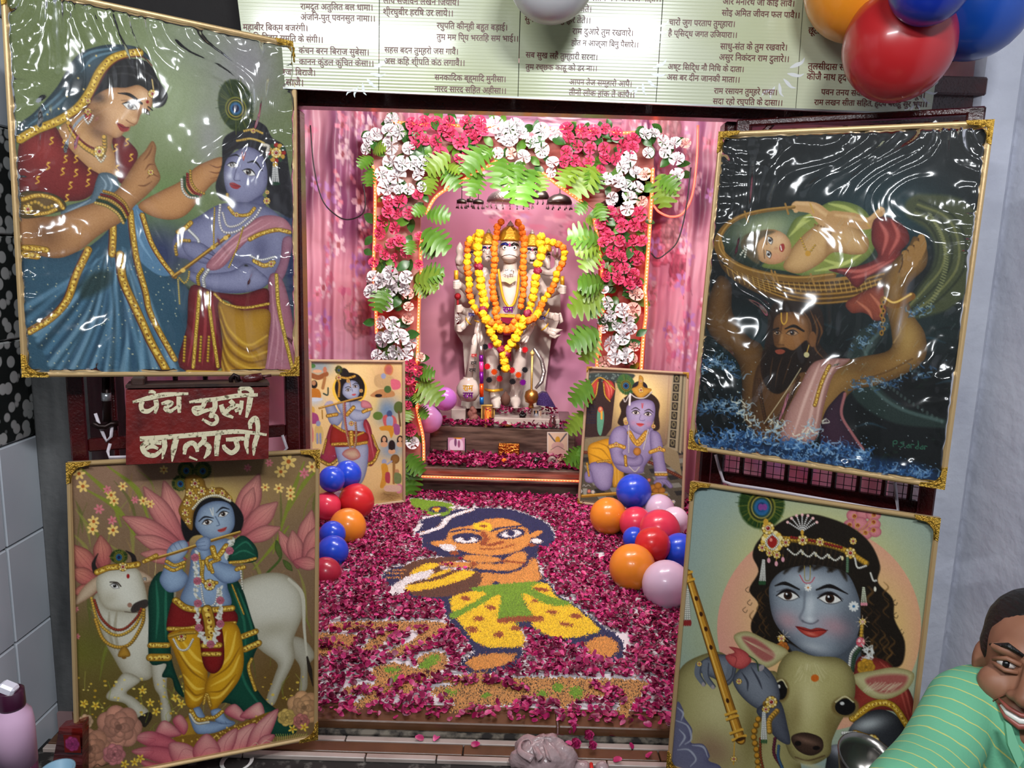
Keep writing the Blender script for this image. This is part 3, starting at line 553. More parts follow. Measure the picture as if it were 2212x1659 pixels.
def art_flute(W,H,C):
    p=Paint(C,W,H,(124,98,72));p.view(0,960,2.374);g=p.rng
    p.blob(600,150,500,160,(146,112,90),.8).blob(1450,200,250,200,(150,120,76),.8).blob(600,1300,500,300,(92,78,32),.95).blob(1450,1250,260,300,(96,72,30),.9).blob(450,1050,160,130,(104,104,34),.9).blob(500,950,120,200,(90,84,40),.7)
    for i in range(60):
        x=g.uniform(360,1620);y=g.uniform(120,1000);d=g.uniform(-140,140);L=g.uniform(120,320)
        p.line([(x,y+L),(x+d*.3,y+L*.4),(x+d,y)],[3,g.uniform(6,22),2],[(112,122,40),(140,142,62),(84,92,36),(150,120,70)][i % 4],soft=5,a=.6)
    for pts in ([(390,100),(560,260),(620,420)],[(440,230),(600,330),(700,480)],[(550,110),(700,230),(760,380)],[(1300,640),(1420,500),(1480,420)],[(1480,340),(1560,200),(1640,120)],[(1400,560),(1500,250),(1560,90)]):
        p.line(pts,[6,26,8],(122,132,42),soft=6,a=.9)
    p.blob(1080,350,170,150,(236,206,96),.95)
    P1,P2=(186,92,98),(214,150,132)
    for b,t,w in (((960,560),(840,185),70),((960,540),(735,215),62),((940,520),(625,370),60),((950,560),(690,470),45),((960,590),(720,560),45),((1200,480),(1330,150),70),((1230,470),(1425,295),60),((1230,500),(1440,425),45),((1240,400),(1300,220),40)):
        p.petal(b,t,w,P1,P2)
    for b,t,w in (((1520,620),(1430,440),36),((1540,620),(1600,335),56),((1530,640),(1500,440),50),((1560,640),(1650,400),60),((1560,640),(1660,520),50),((1500,600),(1640,620),40)):p.petal(b,t,w,P1,P2)
    p.line([(1420,500),(1440,580),(1370,660)],14,(66,86,34));p.petal((1440,590),(1415,490),18,(84,100,44));p.petal((1450,590),(1500,650),18,(84,100,44))
    for b,t,w in (((520,700),(360,510),60),((520,720),(360,640),50),((540,660),(515,465),55),((520,740),(370,760),40)):p.petal(b,t,w,(172,78,80),(206,140,112))
    for x,y,r,c in ((405,150,32,0),(425,215,32,0),(630,215,24,0),(570,260,28,0),(585,290,26,0),(480,395,30,0),(475,435,30,0),(580,440,30,0),(735,290,24,0),(770,305,22,0),(1480,88,40,0),(1440,140,32,0),(1600,115,30,0),(1430,225,26,0),(1490,235,24,0),(1360,220,22,0),(1490,265,24,0),(840,130,22,0),
                       (508,332,26,1),(575,390,24,1),(550,232,22,1),(692,285,20,1),(1560,148,26,1),(388,845,16,1),(395,985,16,1),(1380,95,20,1),(1270,120,20,1)):
        p.flower(x,y,r,[(232,196,112),(206,118,124)][c],[(176,92,40),(190,90,100)][c],6,g.uniform(0,1))
    CW,CD=(196,192,174),(118,108,84)
    p.poly([(1490,990),(1560,1000),(1615,1080),(1580,1140),(1575,1250),(1535,1275),(1540,1150),(1495,1070)],(170,164,146),edge=(CD,16))
    p.poly([(1200,730),(1320,668),(1450,663),(1540,735),(1556,860),(1505,1000),(1510,1100),(1450,1230),(1405,1335),(1365,1315),(1410,1180),(1420,1120),(1330,1050),(1250,950),(1200,850)],CW,edge=(CD,34),light=((216,212,196),90,.5))
    p.blob(1400,950,120,60,(140,132,106),.5,clip=True);p.line([(1480,690),(1550,770),(1560,940),(1575,1100)],[14,22,16,10],(190,184,164));p.line([(1575,1090),(1590,1160),(1605,1240)],[10,26,4],(40,32,24))
    p.poly([(500,760),(560,830),(740,830),(780,705),(900,690),(870,1000),(790,1090),(780,1190),(720,1212),(640,1185),(580,1090),(520,980),(472,840)],CW,edge=(CD,34),light=((214,210,192),70,.5));p.folds([[(600,850),(590,960),(620,1100)],[(560,860),(560,960),(590,1060)]],16,(140,130,104),.6)
    p.poly([(640,1170),(580,1240),(545,1285),(560,1312),(640,1330),(690,1390),(740,1405),(765,1370),(690,1300),(650,1270),(720,1210)],CW,edge=(CD,14));p.poly([(710,1400),(765,1372),(780,1400),(745,1450),(720,1430)],(40,34,26))
    p.poly([(775,1080),(860,1080),(855,1250),(880,1400),(830,1425),(820,1300),(790,1240)],CW,edge=(CD,16))
    p.poly([(380,822),(420,740),(500,675),(520,720),(480,770),(420,810)],(190,168,140),edge=((120,84,60),10));p.poly([(715,645),(785,690),(745,710),(720,690)],(190,168,140),edge=((120,84,60),8))
    p.poly([(495,690),(540,645),(630,628),(705,640),(735,700),(755,790),(748,835),(690,862),(620,858),(545,842),(505,780)],(206,202,184),edge=((130,120,96),26),light=((222,220,206),60,.5))
    p.blob(560,790,40,40,(170,162,138),.6,clip=True);p.poly([(690,815),(750,795),(757,830),(690,862),(670,850)],(54,46,42),soft=4);p.ell(665,824,12,12,(150,110,90));p.line([(640,858),(700,862),(745,838)],4,(80,66,54))
    p.eye(588,726,22,13,20,iris=(20,16,14));p.line([(565,706),(600,708),(620,728)],6,(50,40,32));p.ell(657,676,8,12,(150,24,24));p.eye(742,690,9,8,40,iris=(20,16,14))
    p.line([(490,650),(480,610),(502,560)],[26,18,4],(34,28,26));p.line([(690,605),(680,570),(645,545)],[26,20,4],(34,28,26));p.plume(610,575,45,36)
    p.gold([(500,655),(560,632),(640,625),(705,615)],34);p.gems(630,628,24)
    p.chain([(470,790),(500,900),(560,965),(620,978),(690,935),(735,850)],34,9,(206,164,66));p.chain([(484,800),(520,890),(580,945),(640,945),(700,890),(725,845)],30,8,(150,60,40));p.chain([(490,900),(530,1000),(600,1040),(670,1020),(730,920),(738,850)],36,10,(196,150,56));p.poly([(625,1040),(650,1040),(668,1085),(605,1088)],(176,130,44),edge=((90,60,16),8));p.ell(636,1094,12,7,(120,84,30))
    for i in range(150):
        x=g.uniform(395,1610);y=g.uniform(1180,1400)
        if 940<x<1250:continue
        p.ell(x,y,g.uniform(3,9),g.uniform(3,7),[(216,182,70),(230,208,110),(190,150,40)][i % 3],a=.9)
    for i in range(70):
        x=g.uniform(395,1610);y=g.uniform(1250,1620);p.line([(x,y),(x+g.uniform(-20,20),y-50),(x+g.uniform(-50,50),y-90)],4,[(122,130,46),(156,152,66)][i % 2],a=.6)
    GR,GD=(18,70,52),(6,32,26)
    p.poly([(765,730),(830,650),(890,740),(880,900),(880,1100),(945,1290),(900,1260),(880,1200),(830,1190),(852,1125),(768,1118),(762,900)],GR,edge=(GD,20));p.folds([[(800,700),(810,850),(800,1000)],[(850,720),(850,860),(850,1010)]],14,(46,116,88),.7)
    p.poly([(1160,700),(1230,715),(1290,890),(1325,1010),(1300,1090),(1280,1180),(1350,1300),(1430,1370),(1520,1462),(1480,1492),(1370,1482),(1180,1330),(1100,1340),(1180,1200)],GR,edge=(GD,24));p.folds([[(1190,740),(1250,900),(1260,1080)],[(1230,1100),(1260,1230),(1380,1400)],[(1220,740),(1280,900),(1300,1000)]],14,(40,108,82),.7)
    p.gold([(772,1030),(860,1030)],32);p.gold([(772,1092),(862,1092)],44);p.gold([(1245,985),(1310,960)],36);p.gold([(1258,1050),(1325,1020)],40);p.gold([(1290,1100),(1275,1150),(1310,1260)],18);p.gold([(1190,720),(1250,870)],8)
    p.poly([(880,1480),(950,1400),(1000,1380),(1010,1500),(960,1540)],(168,126,40),edge=((90,60,16),12))
    B,BD,BL=(128,150,176),(66,80,108),(160,182,206)
    p.poly([(985,540),(1060,500),(1150,480),(1205,520),(1185,640),(1165,720),(1180,830),(1000,850),(925,800),(960,700),(975,620)],B,edge=(BD,26),light=(BL,60,.4))
    p.poly([(1195,500),(1250,468),(1315,530),(1310,600),(1180,605),(1170,560)],GR,edge=(GD,14));p.folds([[(1200,540),(1260,500),(1300,540)],[(1190,570),(1250,545),(1310,570)]],10,(50,122,92),.7);p.gold([(1180,605),(1250,600),(1310,585)],18)
    p.poly([(865,560),(945,590),(935,640),(965,680),(935,740),(865,758),(818,700),(838,640)],B,edge=(BD,18),light=(BL,36,.5))
    p.poly([(1010,500),(1075,500),(1085,570),(1130,600),(1235,640),(1225,695),(1150,712),(1085,660),(1040,600),(1000,545)],B,edge=(BD,18),light=(BL,36,.5))
    p.poly([(855,550),(890,505),(950,492),(965,540),(920,600),(870,600)],(150,165,185),edge=(BD,10));p.folds([[(870,530),(890,560)],[(890,510),(912,545)],[(915,500),(935,535)]],6,BD,.9,2)
    p.poly([(930,340),(955,280),(1060,270),(1180,285),(1245,360),(1240,430),(1195,470),(1010,465),(960,500),(930,430)],(20,18,20),soft=6)
    p.poly([(1000,405),(1028,325),(1105,290),(1180,308),(1204,380),(1192,440),(1135,485),(1065,485),(1020,450)],(132,150,170),edge=(BD,22),light=((168,184,200),50,.6))
    p.line([(1020,395),(1050,372),(1095,378)],[5,10,4],(20,20,26));p.line([(1110,350),(1140,325),(1175,332)],[4,10,4],(20,20,26));p.eye(1063,400,26,13,-12);p.eye(1145,358,26,13,-18)
    p.line([(1105,370),(1125,410),(1112,418)],6,(84,98,122),a=.8);p.poly([(1115,440),(1140,430),(1162,424),(1155,442),(1130,450)],(176,70,66));p.line([(1118,440),(1145,438),(1162,426)],3,(90,24,28));p.line([(1078,330),(1092,365),(1092,325)],4,(222,216,200))
    p.plume(925,198,45,40,-20);p.plume(955,130,44,44);p.plume(1040,132,44,44,15)
    p.poly([(915,335),(950,255),(948,175),(1000,155),(1045,180),(1065,225),(1140,222),(1195,290),(1120,262),(1040,285),(995,350),(985,440),(945,400)],(160,118,40),edge=((80,50,16),12))
    for x,y,r in ((1000,200,26),(975,250,24),(1035,240,24),(1090,238,20),(1140,250,18),(960,300,22),(950,350,20),(965,395,18),(1005,275,20),(1175,275,14)):p.gems(x,y,r,7)
    p.chain([(990,330),(1040,280),(1110,262),(1180,290)],22,7,(230,220,190))
    p.line([(735,602),(900,555),(1080,495),(1230,450)],16,(120,82,26));p.line([(735,597),(900,550),(1080,490),(1230,446)],6,(220,180,90));p.gold([(740,600),(800,570)],24);p.line([(800,590),(795,670)],2,(220,200,120))
    p.poly([(1005,500),(1050,472),(1080,490),(1070,540),(1020,540)],(140,158,182),edge=(BD,10));p.folds([[(1010,505),(1050,500)],[(1015,522),(1055,518)]],6,BD,.9,2)
    for l in ([(848,625),(890,645),(940,625)],[(855,600),(895,620),(945,605)],[(1075,640),(1060,590),(1100,570)],[(1090,655),(1080,610),(1125,590)]):p.gold(l,20)
    p.gold([(1215,640),(1250,630)],26);p.chain([(1235,650),(1245,740)],8,6,(228,220,200))
    p.gold([(1090,530),(1110,580),(1160,520)],30);p.gold([(1040,600),(1040,700),(1110,710)],22);p.gems(1075,720,30,9);p.chain([(1030,720),(1050,820),(1100,820),(1120,740)],22,6,(230,226,215));p.chain([(1020,560),(1040,680)],12,7,(205,165,66))
    p.poly([(868,850),(900,800),(1000,850),(1190,845),(1205,925),(1020,950),(865,965)],(124,26,26),edge=((64,8,12),16));p.gold([(900,800),(960,840),(1060,850),(1190,840)],36);p.gold([(865,945),(960,945),(1020,930)],24);p.gold([(1120,920),(1205,915)],20)
    Y,YD,YL=(210,156,26),(124,78,8),(240,200,80)
    p.poly([(865,970),(1010,950),(1055,1080),(1065,1200),(1050,1290),(1010,1350),(955,1335),(940,1200),(890,1060)],Y,edge=(YD,24));p.folds([[(900,1000),(960,1120),(1040,1180)],[(930,1000),(1000,1090),(1050,1120)],[(940,1180),(1000,1250),(1050,1250)],[(950,1260),(1000,1310),(1040,1290)]],16,YL,.75);p.folds([[(910,1060),(980,1160),(1050,1210)],[(950,1230),(1000,1285),(1045,1275)]],10,YD,.7)
    p.poly([(1115,940),(1215,925),(1250,1080),(1230,1200),(1140,1320),(1085,1365),(1050,1250),(1095,1130)],Y,edge=(YD,24));p.folds([[(1210,960),(1180,1080),(1110,1160)],[(1230,1080),(1180,1180),(1080,1240)],[(1200,1210),(1130,1290),(1070,1300)],[(1160,960),(1140,1060),(1110,1130)]],16,YL,.75);p.folds([[(1230,1040),(1170,1140),(1085,1200)],[(1210,1180),(1140,1260),(1070,1270)]],10,YD,.7)
    p.poly([(1030,900),(1125,900),(1150,1100),(1100,1175),(1040,1120)],(126,26,24),edge=((60,8,10),14));p.gold([(1045,1030),(1125,1030)],34);p.gold([(1045,1075),(1125,1075)],28);p.gold([(1060,850),(1075,920),(1080,1000)],60)
    p.gems(930,985,26,8);p.chain([(890,1000),(920,1050),(960,1050),(990,1000)],20,6,(230,224,210));p.chain([(870,985),(930,970),(1000,965)],18,8,(200,156,56))
    for l in ([(1005,560),(1005,700),(1012,860),(1030,970),(1070,1022),(1110,970),(1128,860),(1125,740)],[(1190,490),(1160,580)]):
        q=crom(np.array(l,float),False,12)
        for x,y in q:p.ell(x+g.normal(0,5),y+g.normal(0,4),14,7,(214,212,200),ang=g.uniform(0,180),a=.95);p.ell(x+g.normal(0,6),y+g.normal(0,4),5,5,(160,160,140))
    for x,y in ((1000,580),(1012,700),(1015,815),(1020,940),(1080,1025),(1130,920),(1130,800),(1178,545)):p.rose(x,y,20,(206,112,130))
    p.poly([(970,1375),(1020,1345),(1050,1390),(1080,1420),(1180,1415),(1205,1432),(1150,1460),(1080,1485),(1010,1482),(980,1430)],(140,164,192),edge=(BD,14));p.poly([(1080,1370),(1130,1355),(1160,1400),(1200,1430),(1120,1430)],(140,164,192),edge=(BD,10));p.folds([[(1130,1425),(1140,1445)],[(1155,1420),(1165,1440)],[(1100,1440),(1110,1465)],[(1070,1450),(1080,1478)]],5,BD,.9,2)
    p.gold([(980,1365),(1010,1410),(1065,1410)],26);p.gold([(1060,1400),(1100,1400),(1140,1370)],24);p.chain([(975,1385),(1010,1430),(1070,1425)],16,7,(226,220,200));p.gold([(1045,1330),(1060,1280),(1080,1340)],16)
    PK,PT=(198,98,108),(226,170,156)
    for q in ([(800,1500),(820,1430),(860,1420),(930,1490)],[(885,1420),(925,1385),(965,1440),(940,1490)],[(1150,1375),(1205,1330),(1260,1390),(1240,1420)],[(1230,1400),(1290,1340),(1340,1325),(1350,1400)]):p.poly(q,PK,edge=((120,44,60),12),grad=(PT,q[0],q[1]))
    p.poly([(840,1530),(960,1490),(1100,1480),(1260,1420),(1400,1370),(1360,1470),(1200,1540),(980,1560)],(128,92,30),soft=6)
    for i in range(120):p.ell(860+g.uniform(0,1)*500,1530-g.uniform(0,1)*30-(i/120.)*0,5,5,(206,166,70)) if i<30 else p.ell(960+i*3.4,1512-(i-30)*1.25+g.normal(0,10),5,5,[(216,176,80),(120,80,24)][i % 2])
    for q,t in (([(690,1500),(780,1470),(905,1525),(840,1562),(750,1545)],0),([(675,1572),(790,1545),(900,1570),(970,1625),(880,1650),(750,1610)],0),([(865,1535),(960,1535),(1020,1590),(1010,1650),(900,1650)],1),([(1170,1600),(1205,1480),(1310,1430),(1290,1530),(1220,1610)],2),([(1100,1600),(1120,1515),(1215,1455),(1200,1550),(1150,1610)],2),([(1260,1585),(1300,1450),(1425,1355),(1390,1480),(1330,1560)],2),([(1300,1580),(1340,1500),(1410,1490),(1360,1560)],2),([(990,1560),(1060,1482),(1130,1560),(1100,1630),(1010,1625)],1),([(720,1620),(850,1640),(960,1640),(900,1680),(760,1660)],0),([(960,1650),(1100,1620),(1260,1590),(1360,1550),(1300,1600),(1100,1650)],2)):
        p.poly(q,PK,edge=((126,46,62),16),grad=(PT,q[-1],q[1] if t else q[0]));p.line([q[-1],((q[0][0]+q[2][0])/2,(q[0][1]+q[2][1])/2),q[2 if t else 0]],3,(150,66,80),a=.6)
    p.rose(610,1450,110,(204,142,118));p.rose(460,1560,105,(208,146,116));p.rose(585,1590,55,(208,128,128));p.rose(1560,1350,85,(212,160,112));p.rose(1470,1400,45,(216,180,96));p.rose(1545,1420,40,(200,120,110));p.rose(440,1420,36,(216,176,136))
    for x,y in ((690,1630),(640,1640),(720,1610),(1500,1460),(1560,1450),(430,1645),(770,1325),(900,1300),(730,1260),(930,1330),(490,1340),(430,1330),(800,1370)):p.flower(x,y,22,(224,190,70),(180,130,30),5,g.uniform(0,1))
    for i in range(14):p.line([(1420+i*11,1530-i*2),(1425+i*10,1505),(1415+i*12,1485)],3,(170,176,80))
    p.line([(1275,1560),(1310,1530),(1330,1545),(1360,1520),(1400,1528)],3,(200,200,160),a=.8);p.line([(480,1655),(500,1640),(520,1650),(560,1636)],4,(40,30,18),a=.8)
    return p.grain(.012).c
def art_calf(W,H,C):
    p=Paint(C,W,H,(128,150,154));p.view(1400,1000,2.517);g=p.rng
    p.blob(300,1000,260,300,(150,160,130),.7).blob(930,850,470,520,(222,206,104),1).blob(900,560,420,300,(214,200,116),.7)
    p.ell(930,900,555,560,(206,138,130),soft=4,keep=True);p.blob(930,880,400,420,(230,214,112),.95,clip=True).blob(1250,1000,160,300,(214,190,100),.7,clip=True)
    p.plume(617,225,125,135,0,(32,58,16))
    p.blob(620,250,40,34,(30,90,140),.9);p.ell(612,240,14,18,(120,60,130));p.ell(634,240,14,18,(120,60,130))
    for x,y,r in ((1120,285,42),(1100,340,40),(1170,275,40),(1225,280,42),(1225,335,40),(1180,380,44),(1235,375,34),(1150,330,44)):p.ell(x,y,r,r*.85,(206,128,132),soft=2,edge=((150,70,84),9))
    for x,y in ((1122,290),(1096,337),(1228,282),(1226,322),(1182,380),(1140,340),(1226,366)):p.ell(x,y,13,13,(190,140,60));p.ell(x,y,8,8,(130,24,24));p.line([(1118,400),((x+1118)/2+8,(y+400)/2),(x,y)],3,(190,140,60))
    p.poly([(560,870),(600,770),(550,690),(600,590),(568,500),(610,410),(740,310),(860,277),(980,298),(1110,352),(1210,440),(1262,560),(1250,650),(1330,740),(1340,850),(1395,970),(1385,1085),(1330,1112),(1240,1062),(1130,1062),(700,1020),(580,940)],(26,19,12),soft=8)
    for i in range(26):
        x=1150+g.uniform(-20,170);y=640+g.uniform(0,380);p.line([(x,y),(x+24,y+30),(x-6,y+66),(x+26,y+100)],[3,9,3],[(104,72,34),(66,44,22)][i % 2],soft=6,a=.6)
    for i in range(14):
        x=570+g.uniform(0,90);y=640+g.uniform(0,300);p.line([(x,y),(x-20,y+30),(x+8,y+66)],[3,8,3],(92,62,30),soft=6,a=.6)
    for i in range(16):
        x=700+i*26;p.line([(x,400+abs(i-8)*6),(x+10,480),(x-14,560)],[3,8,3],(64,46,28),soft=6,a=.5)
    for x,y in ((545,690),(530,800),(555,760),(1330,770),(1350,830),(1345,760),(1380,920)):p.line([(x,y-16),(x-16,y),(x,y+14),(x+10,y)],3,(40,28,16),a=.8)
    p.poly([(760,980),(900,1040),(1060,1000),(1130,920),(1150,1080),(1000,1110),(840,1080)],(70,76,84),soft=10)
    p.poly([(658,730),(668,650),(735,585),(860,556),(980,566),(1080,600),(1135,700),(1155,800),(1140,930),(1065,1030),(970,1062),(860,1030),(745,940),(682,850)],(138,148,158),edge=((60,66,76),50),light=((166,174,180),110,.55))
    p.blob(1090,900,70,150,(78,84,94),.75,clip=True).blob(760,860,70,50,(182,136,140),.7,clip=True).blob(1010,890,80,50,(176,132,138),.7,clip=True).blob(870,640,120,50,(184,190,196),.6,clip=True).blob(880,780,26,80,(196,202,206),.8,clip=True)
    p.blob(800,700,60,24,(80,88,98),.6,clip=True).blob(950,710,60,24,(80,88,98),.6,clip=True).blob(690,930,50,90,(60,64,74),.7,ang=-30,clip=True).blob(900,1000,70,26,(186,190,194),.6,clip=True)
    p.folds([[(740,600),(800,530),(880,560)],[(820,590),(860,540),(900,570)],[(900,580),(960,540),(1000,590)],[(980,590),(1040,560),(1080,640)]],34,(30,22,14),.9,14)
    p.line([(690,668),(745,655),(822,688)],[6,20,8],(22,18,18));p.line([(915,690),(990,670),(1085,712)],[8,22,5],(22,18,18))
    p.eye(760,722,56,26,6);p.eye(988,738,60,28,8);p.line([(700,700),(760,684),(820,722)],4,(60,56,62),a=.8);p.line([(925,720),(990,700),(1060,742)],4,(60,56,62),a=.8)
    p.line([(852,700),(846,790),(825,840),(842,862)],10,(96,102,112),soft=12,a=.7);p.line([(838,858),(862,870),(890,874),(912,866),(925,856)],8,(92,90,100),soft=6,a=.85);p.blob(880,850,20,14,(206,210,212),.8)
    p.poly([(805,890),(848,894),(884,904),(922,896),(972,912),(930,944),(884,948),(838,926)],(176,60,48),edge=((112,26,26),8));p.line([(803,890),(850,908),(886,914),(930,910),(975,910)],5,(86,16,18));p.blob(885,930,30,8,(216,120,100),.8)
    p.line([(825,610),(850,650),(885,650),(905,622)],5,(180,70,84));p.line([(850,560),(852,630),(866,640),(880,630),(882,560)],4,(150,130,60));p.flower(870,678,20,(225,222,214),(200,120,40),8);p.flower(1118,780,28,(216,216,210),(60,110,150),10)
    p.chain([(640,410),(760,415),(870,425),(980,445),(1080,480),(1185,545)],36,17,(196,148,46));p.chain([(780,405),(900,425),(1050,460)],18,9,(140,34,30))
    for i in range(4):p.chain([(760+i*72,470+i*10),(800+i*72,500+i*10),(832+i*72,475+i*12)],9,6,(226,222,206));p.ell(840+i*72,488+i*10,7,12,(220,206,160))
    p.gems(675,428,66,16);p.ell(675,428,26,34,(150,30,24));p.ell(668,418,8,10,(220,130,110));p.chain([(675,385),(712,428),(675,472),(640,428),(675,385)],22,6,(232,228,216));p.gems(652,355,36,10);p.gems(620,460,24);p.gems(748,432,26);p.gems(700,500,22);p.gems(660,490,20);p.ell(640,322,14,20,(196,150,50))
    p.gems(840,420,30,8);p.gems(935,430,24);p.gems(1100,490,32);p.gems(1115,425,20)
    for i in range(7):
        t=-1.9+i*.31+.0;t=-math.pi/2+(i-3)*.33;p.chain([(838,372),(838+90*math.cos(t),372+88*math.sin(t))],9,5,(226,222,216));p.ell(838+95*math.cos(t),372+90*math.sin(t),8,8,(230,180,176))
    p.ell(838,378,9,14,(200,150,50))
    for dx in (-14,-5,5,14):p.chain([(628+dx*.3,530),(622+dx,640)],13,5,(226,224,214));p.ell(620+dx,652,6,12,(36,70,40))
    for x,y in ((656,530),(697,548),(733,525)):p.line([(x,y-25),(x,y)],3,(190,150,60));p.ell(x,y,9,14,(212,150,160))
    p.chain([(1085,520),(1084,590)],7,9,(90,120,90));p.chain([(1125,520),(1140,570),(1185,560)],12,6,(226,222,210));p.chain([(1210,600),(1225,640),(1240,640)],8,6,(226,222,210));p.ell(1234,686,7,14,(226,220,200))
    for dx in (-12,0,12):p.chain([(1172+dx*.3,680),(1174+dx,760)],9,5,(216,220,190));p.ell(1174+dx,768,7,9,(206,130,140))
    p.gems(1166,864,20);p.chain([(1163,890),(1160,940)],4,12,(196,150,50));p.ell(1155,975,24,28,(196,80,96));p.ell(1148,966,8,10,(240,190,190));p.gems(725,955,22)
    for x,y in ((1166,864),(1172,970),(735,945)):
        for j in range(4):t=j*math.pi/4;p.line([(x-36*math.cos(t),y-36*math.sin(t)),(x+36*math.cos(t),y+36*math.sin(t))],2,(250,226,200),a=.7)
    p.poly([(1130,1080),(1240,1060),(1330,1110),(1440,1280),(1440,1450),(1330,1350),(1180,1360),(1110,1400)],(140,50,40),edge=((70,18,16),24))
    p.folds([[(1260,1080),(1350,1180),(1420,1400)],[(1300,1100),(1390,1220),(1435,1380)]],12,(186,90,76),.6)
    p.poly([(1060,1520),(1110,1420),(1220,1345),(1330,1360),(1410,1460),(1430,1600),(1400,1800),(1000,1800),(980,1560)],(52,54,58),edge=((24,25,28),50));p.blob(1200,1420,90,34,(190,196,196),.85,ang=-30,clip=True).blob(1040,1560,60,40,(170,172,180),.8,clip=True)
    p.gold([(1110,1390),(1230,1310),(1330,1320),(1410,1430)],36,(170,128,30));p.gold([(1130,1475),(1220,1510),(1300,1570)],44);p.gems(1215,1520,46,12);p.chain([(1060,1470),(1130,1470)],7,11,(226,224,214));p.chain([(1070,1492),(1140,1498)],7,10,(226,224,214))
    for i in range(22):p.line([(1150+g.uniform(0,70),1040+g.uniform(-60,40)),(1190+g.uniform(0,40),1010+g.uniform(-20,60))],6,(206,206,200),a=.8)
    p.chain([(1110,1130),(1120,1060),(1150,1010)],12,12,(60,84,60));p.chain([(1095,1100),(1105,1040),(1135,1000)],10,9,(226,224,214));p.rose(1185,1110,46,(206,150,40));p.rose(730,1005,34,(196,110,40))
    K,KD,KL=(154,146,92),(82,72,40),(186,180,132)
    p.poly([(140,1260),(175,1120),(270,1052),(400,1030),(520,1130),(720,1150),(780,1420),(780,1800),(110,1800)],K,edge=(KD,50),light=((172,164,116),140,.5));p.blob(380,1330,130,160,(196,188,140),.6,clip=True).blob(350,1560,130,100,(120,84,72),.6,clip=True).blob(560,1450,60,200,(104,92,48),.7,clip=True)
    p.poly([(466,940),(540,915),(640,960),(760,1020),(720,1075),(640,1115),(550,1060),(500,1010)],KL,edge=((120,104,60),14));p.poly([(510,950),(570,950),(650,1000),(690,1050),(640,1080),(570,1030)],(156,88,80),soft=16)
    p.poly([(1110,1160),(1230,1128),(1340,1112),(1445,1145),(1410,1230),(1300,1285),(1190,1262)],KL,edge=((120,104,60),14));p.poly([(1180,1180),(1290,1150),(1410,1160),(1370,1230),(1260,1250)],(156,84,76),soft=18)
    for i in range(20):p.line([(1170+i*8,1240+g.uniform(-10,10)),(1210+i*9,1210-g.uniform(0,20))],4,(206,196,160),a=.6);p.line([(520+i*9,960+i*4),(560+i*7,985+i*4)],4,(206,190,150),a=.5)
    p.poly([(690,1220),(715,1090),(790,1022),(900,1050),(1040,1062),(1115,1140),(1125,1260),(1090,1340),(1040,1420),(1000,1510),(985,1590),(890,1640),(790,1610),(745,1520),(735,1400),(700,1310)],(164,154,96),edge=(KD,50),light=((186,178,122),110,.5))
    p.blob(860,1280,70,160,(206,198,146),.7,clip=True).blob(800,1370,40,120,(120,104,58),.5,clip=True).blob(1000,1420,40,90,(112,96,52),.6,clip=True).blob(900,1100,100,40,(196,188,134),.6,clip=True)
    for i in range(30):t=g.uniform(-1,1);x=880+t*70;y=1110+g.uniform(-20,70);p.line([(x,y),(x+t*30,y+34)],3,(214,206,160),a=.5)
    for x,y,rx,ry in ((722,1236,34,52),(1072,1326,56,46)):p.ell(x,y,rx*1.35,ry*1.25,(110,92,50),soft=14);p.ell(x,y,rx,ry,(16,13,12),soft=4);p.ell(x-rx*.3,y-ry*.4,rx*.22,ry*.2,(200,200,196),soft=4)
    p.line([(1020,1300),(1070,1270),(1115,1300)],8,(214,206,160),a=.8);p.line([(700,1190),(730,1180),(755,1220)],8,(214,206,160),a=.8)
    p.poly([(778,1490),(850,1465),(940,1495),(948,1560),(885,1592),(810,1560)],(62,44,34),edge=((34,22,16),14));p.blob(860,1510,60,16,(122,92,76),.8,clip=True);p.ell(815,1525,18,14,(18,12,10));p.ell(915,1550,20,12,(18,12,10));p.line([(800,1600),(870,1618),(960,1592)],8,(84,66,40));p.blob(870,1640,70,16,(190,180,130),.7)
    p.ell(907,1170,22,20,(196,96,26),soft=5)
    HB,HD,HL=(98,104,114),(40,42,52),(140,146,154)
    p.poly([(255,1120),(300,1070),(380,1040),(460,1060),(480,1120),(450,1200),(400,1215),(370,1180),(330,1160)],HB,edge=(HD,20),light=(HL,36,.4))
    for l in ([(275,1100),(270,1150),(300,1200)],[(315,1090),(315,1160),(352,1215)],[(450,1100),(440,1160),(405,1195)]):p.line(l,[40,40,30],HB,soft=4);p.line([(x+14,y) for x,y in l],6,HD,soft=6,a=.8);p.ell(l[-1][0],l[-1][1]+4,9,12,(150,140,140))
    p.poly([(460,1180),(500,1120),(560,1085),(640,1110),(700,1190),(715,1290),(660,1350),(580,1330),(500,1260)],HB,edge=(HD,28),light=(HL,50,.5));p.folds([[(510,1140),(540,1190),(540,1240)],[(560,1110),(600,1180),(620,1230)],[(620,1120),(660,1170)]],12,HD,.8,6);p.ell(615,1115,14,20,(150,140,140),ang=40)
    p.poly([(590,1340),(710,1290),(760,1440),(770,1530),(700,1500),(640,1420)],(84,88,98),edge=(HD,30));p.gems(494,1188,16);p.gems(278,1093,14)
    p.poly([(420,1050),(470,1030),(440,1000),(500,1010),(545,1040),(560,1080),(510,1120),(450,1100)],(190,84,80),edge=((120,36,40),14));p.line([(440,1040),(480,1060),(470,1110)],4,(130,44,48));p.line([(550,1050),(590,1080),(600,1130)],7,(44,66,36))
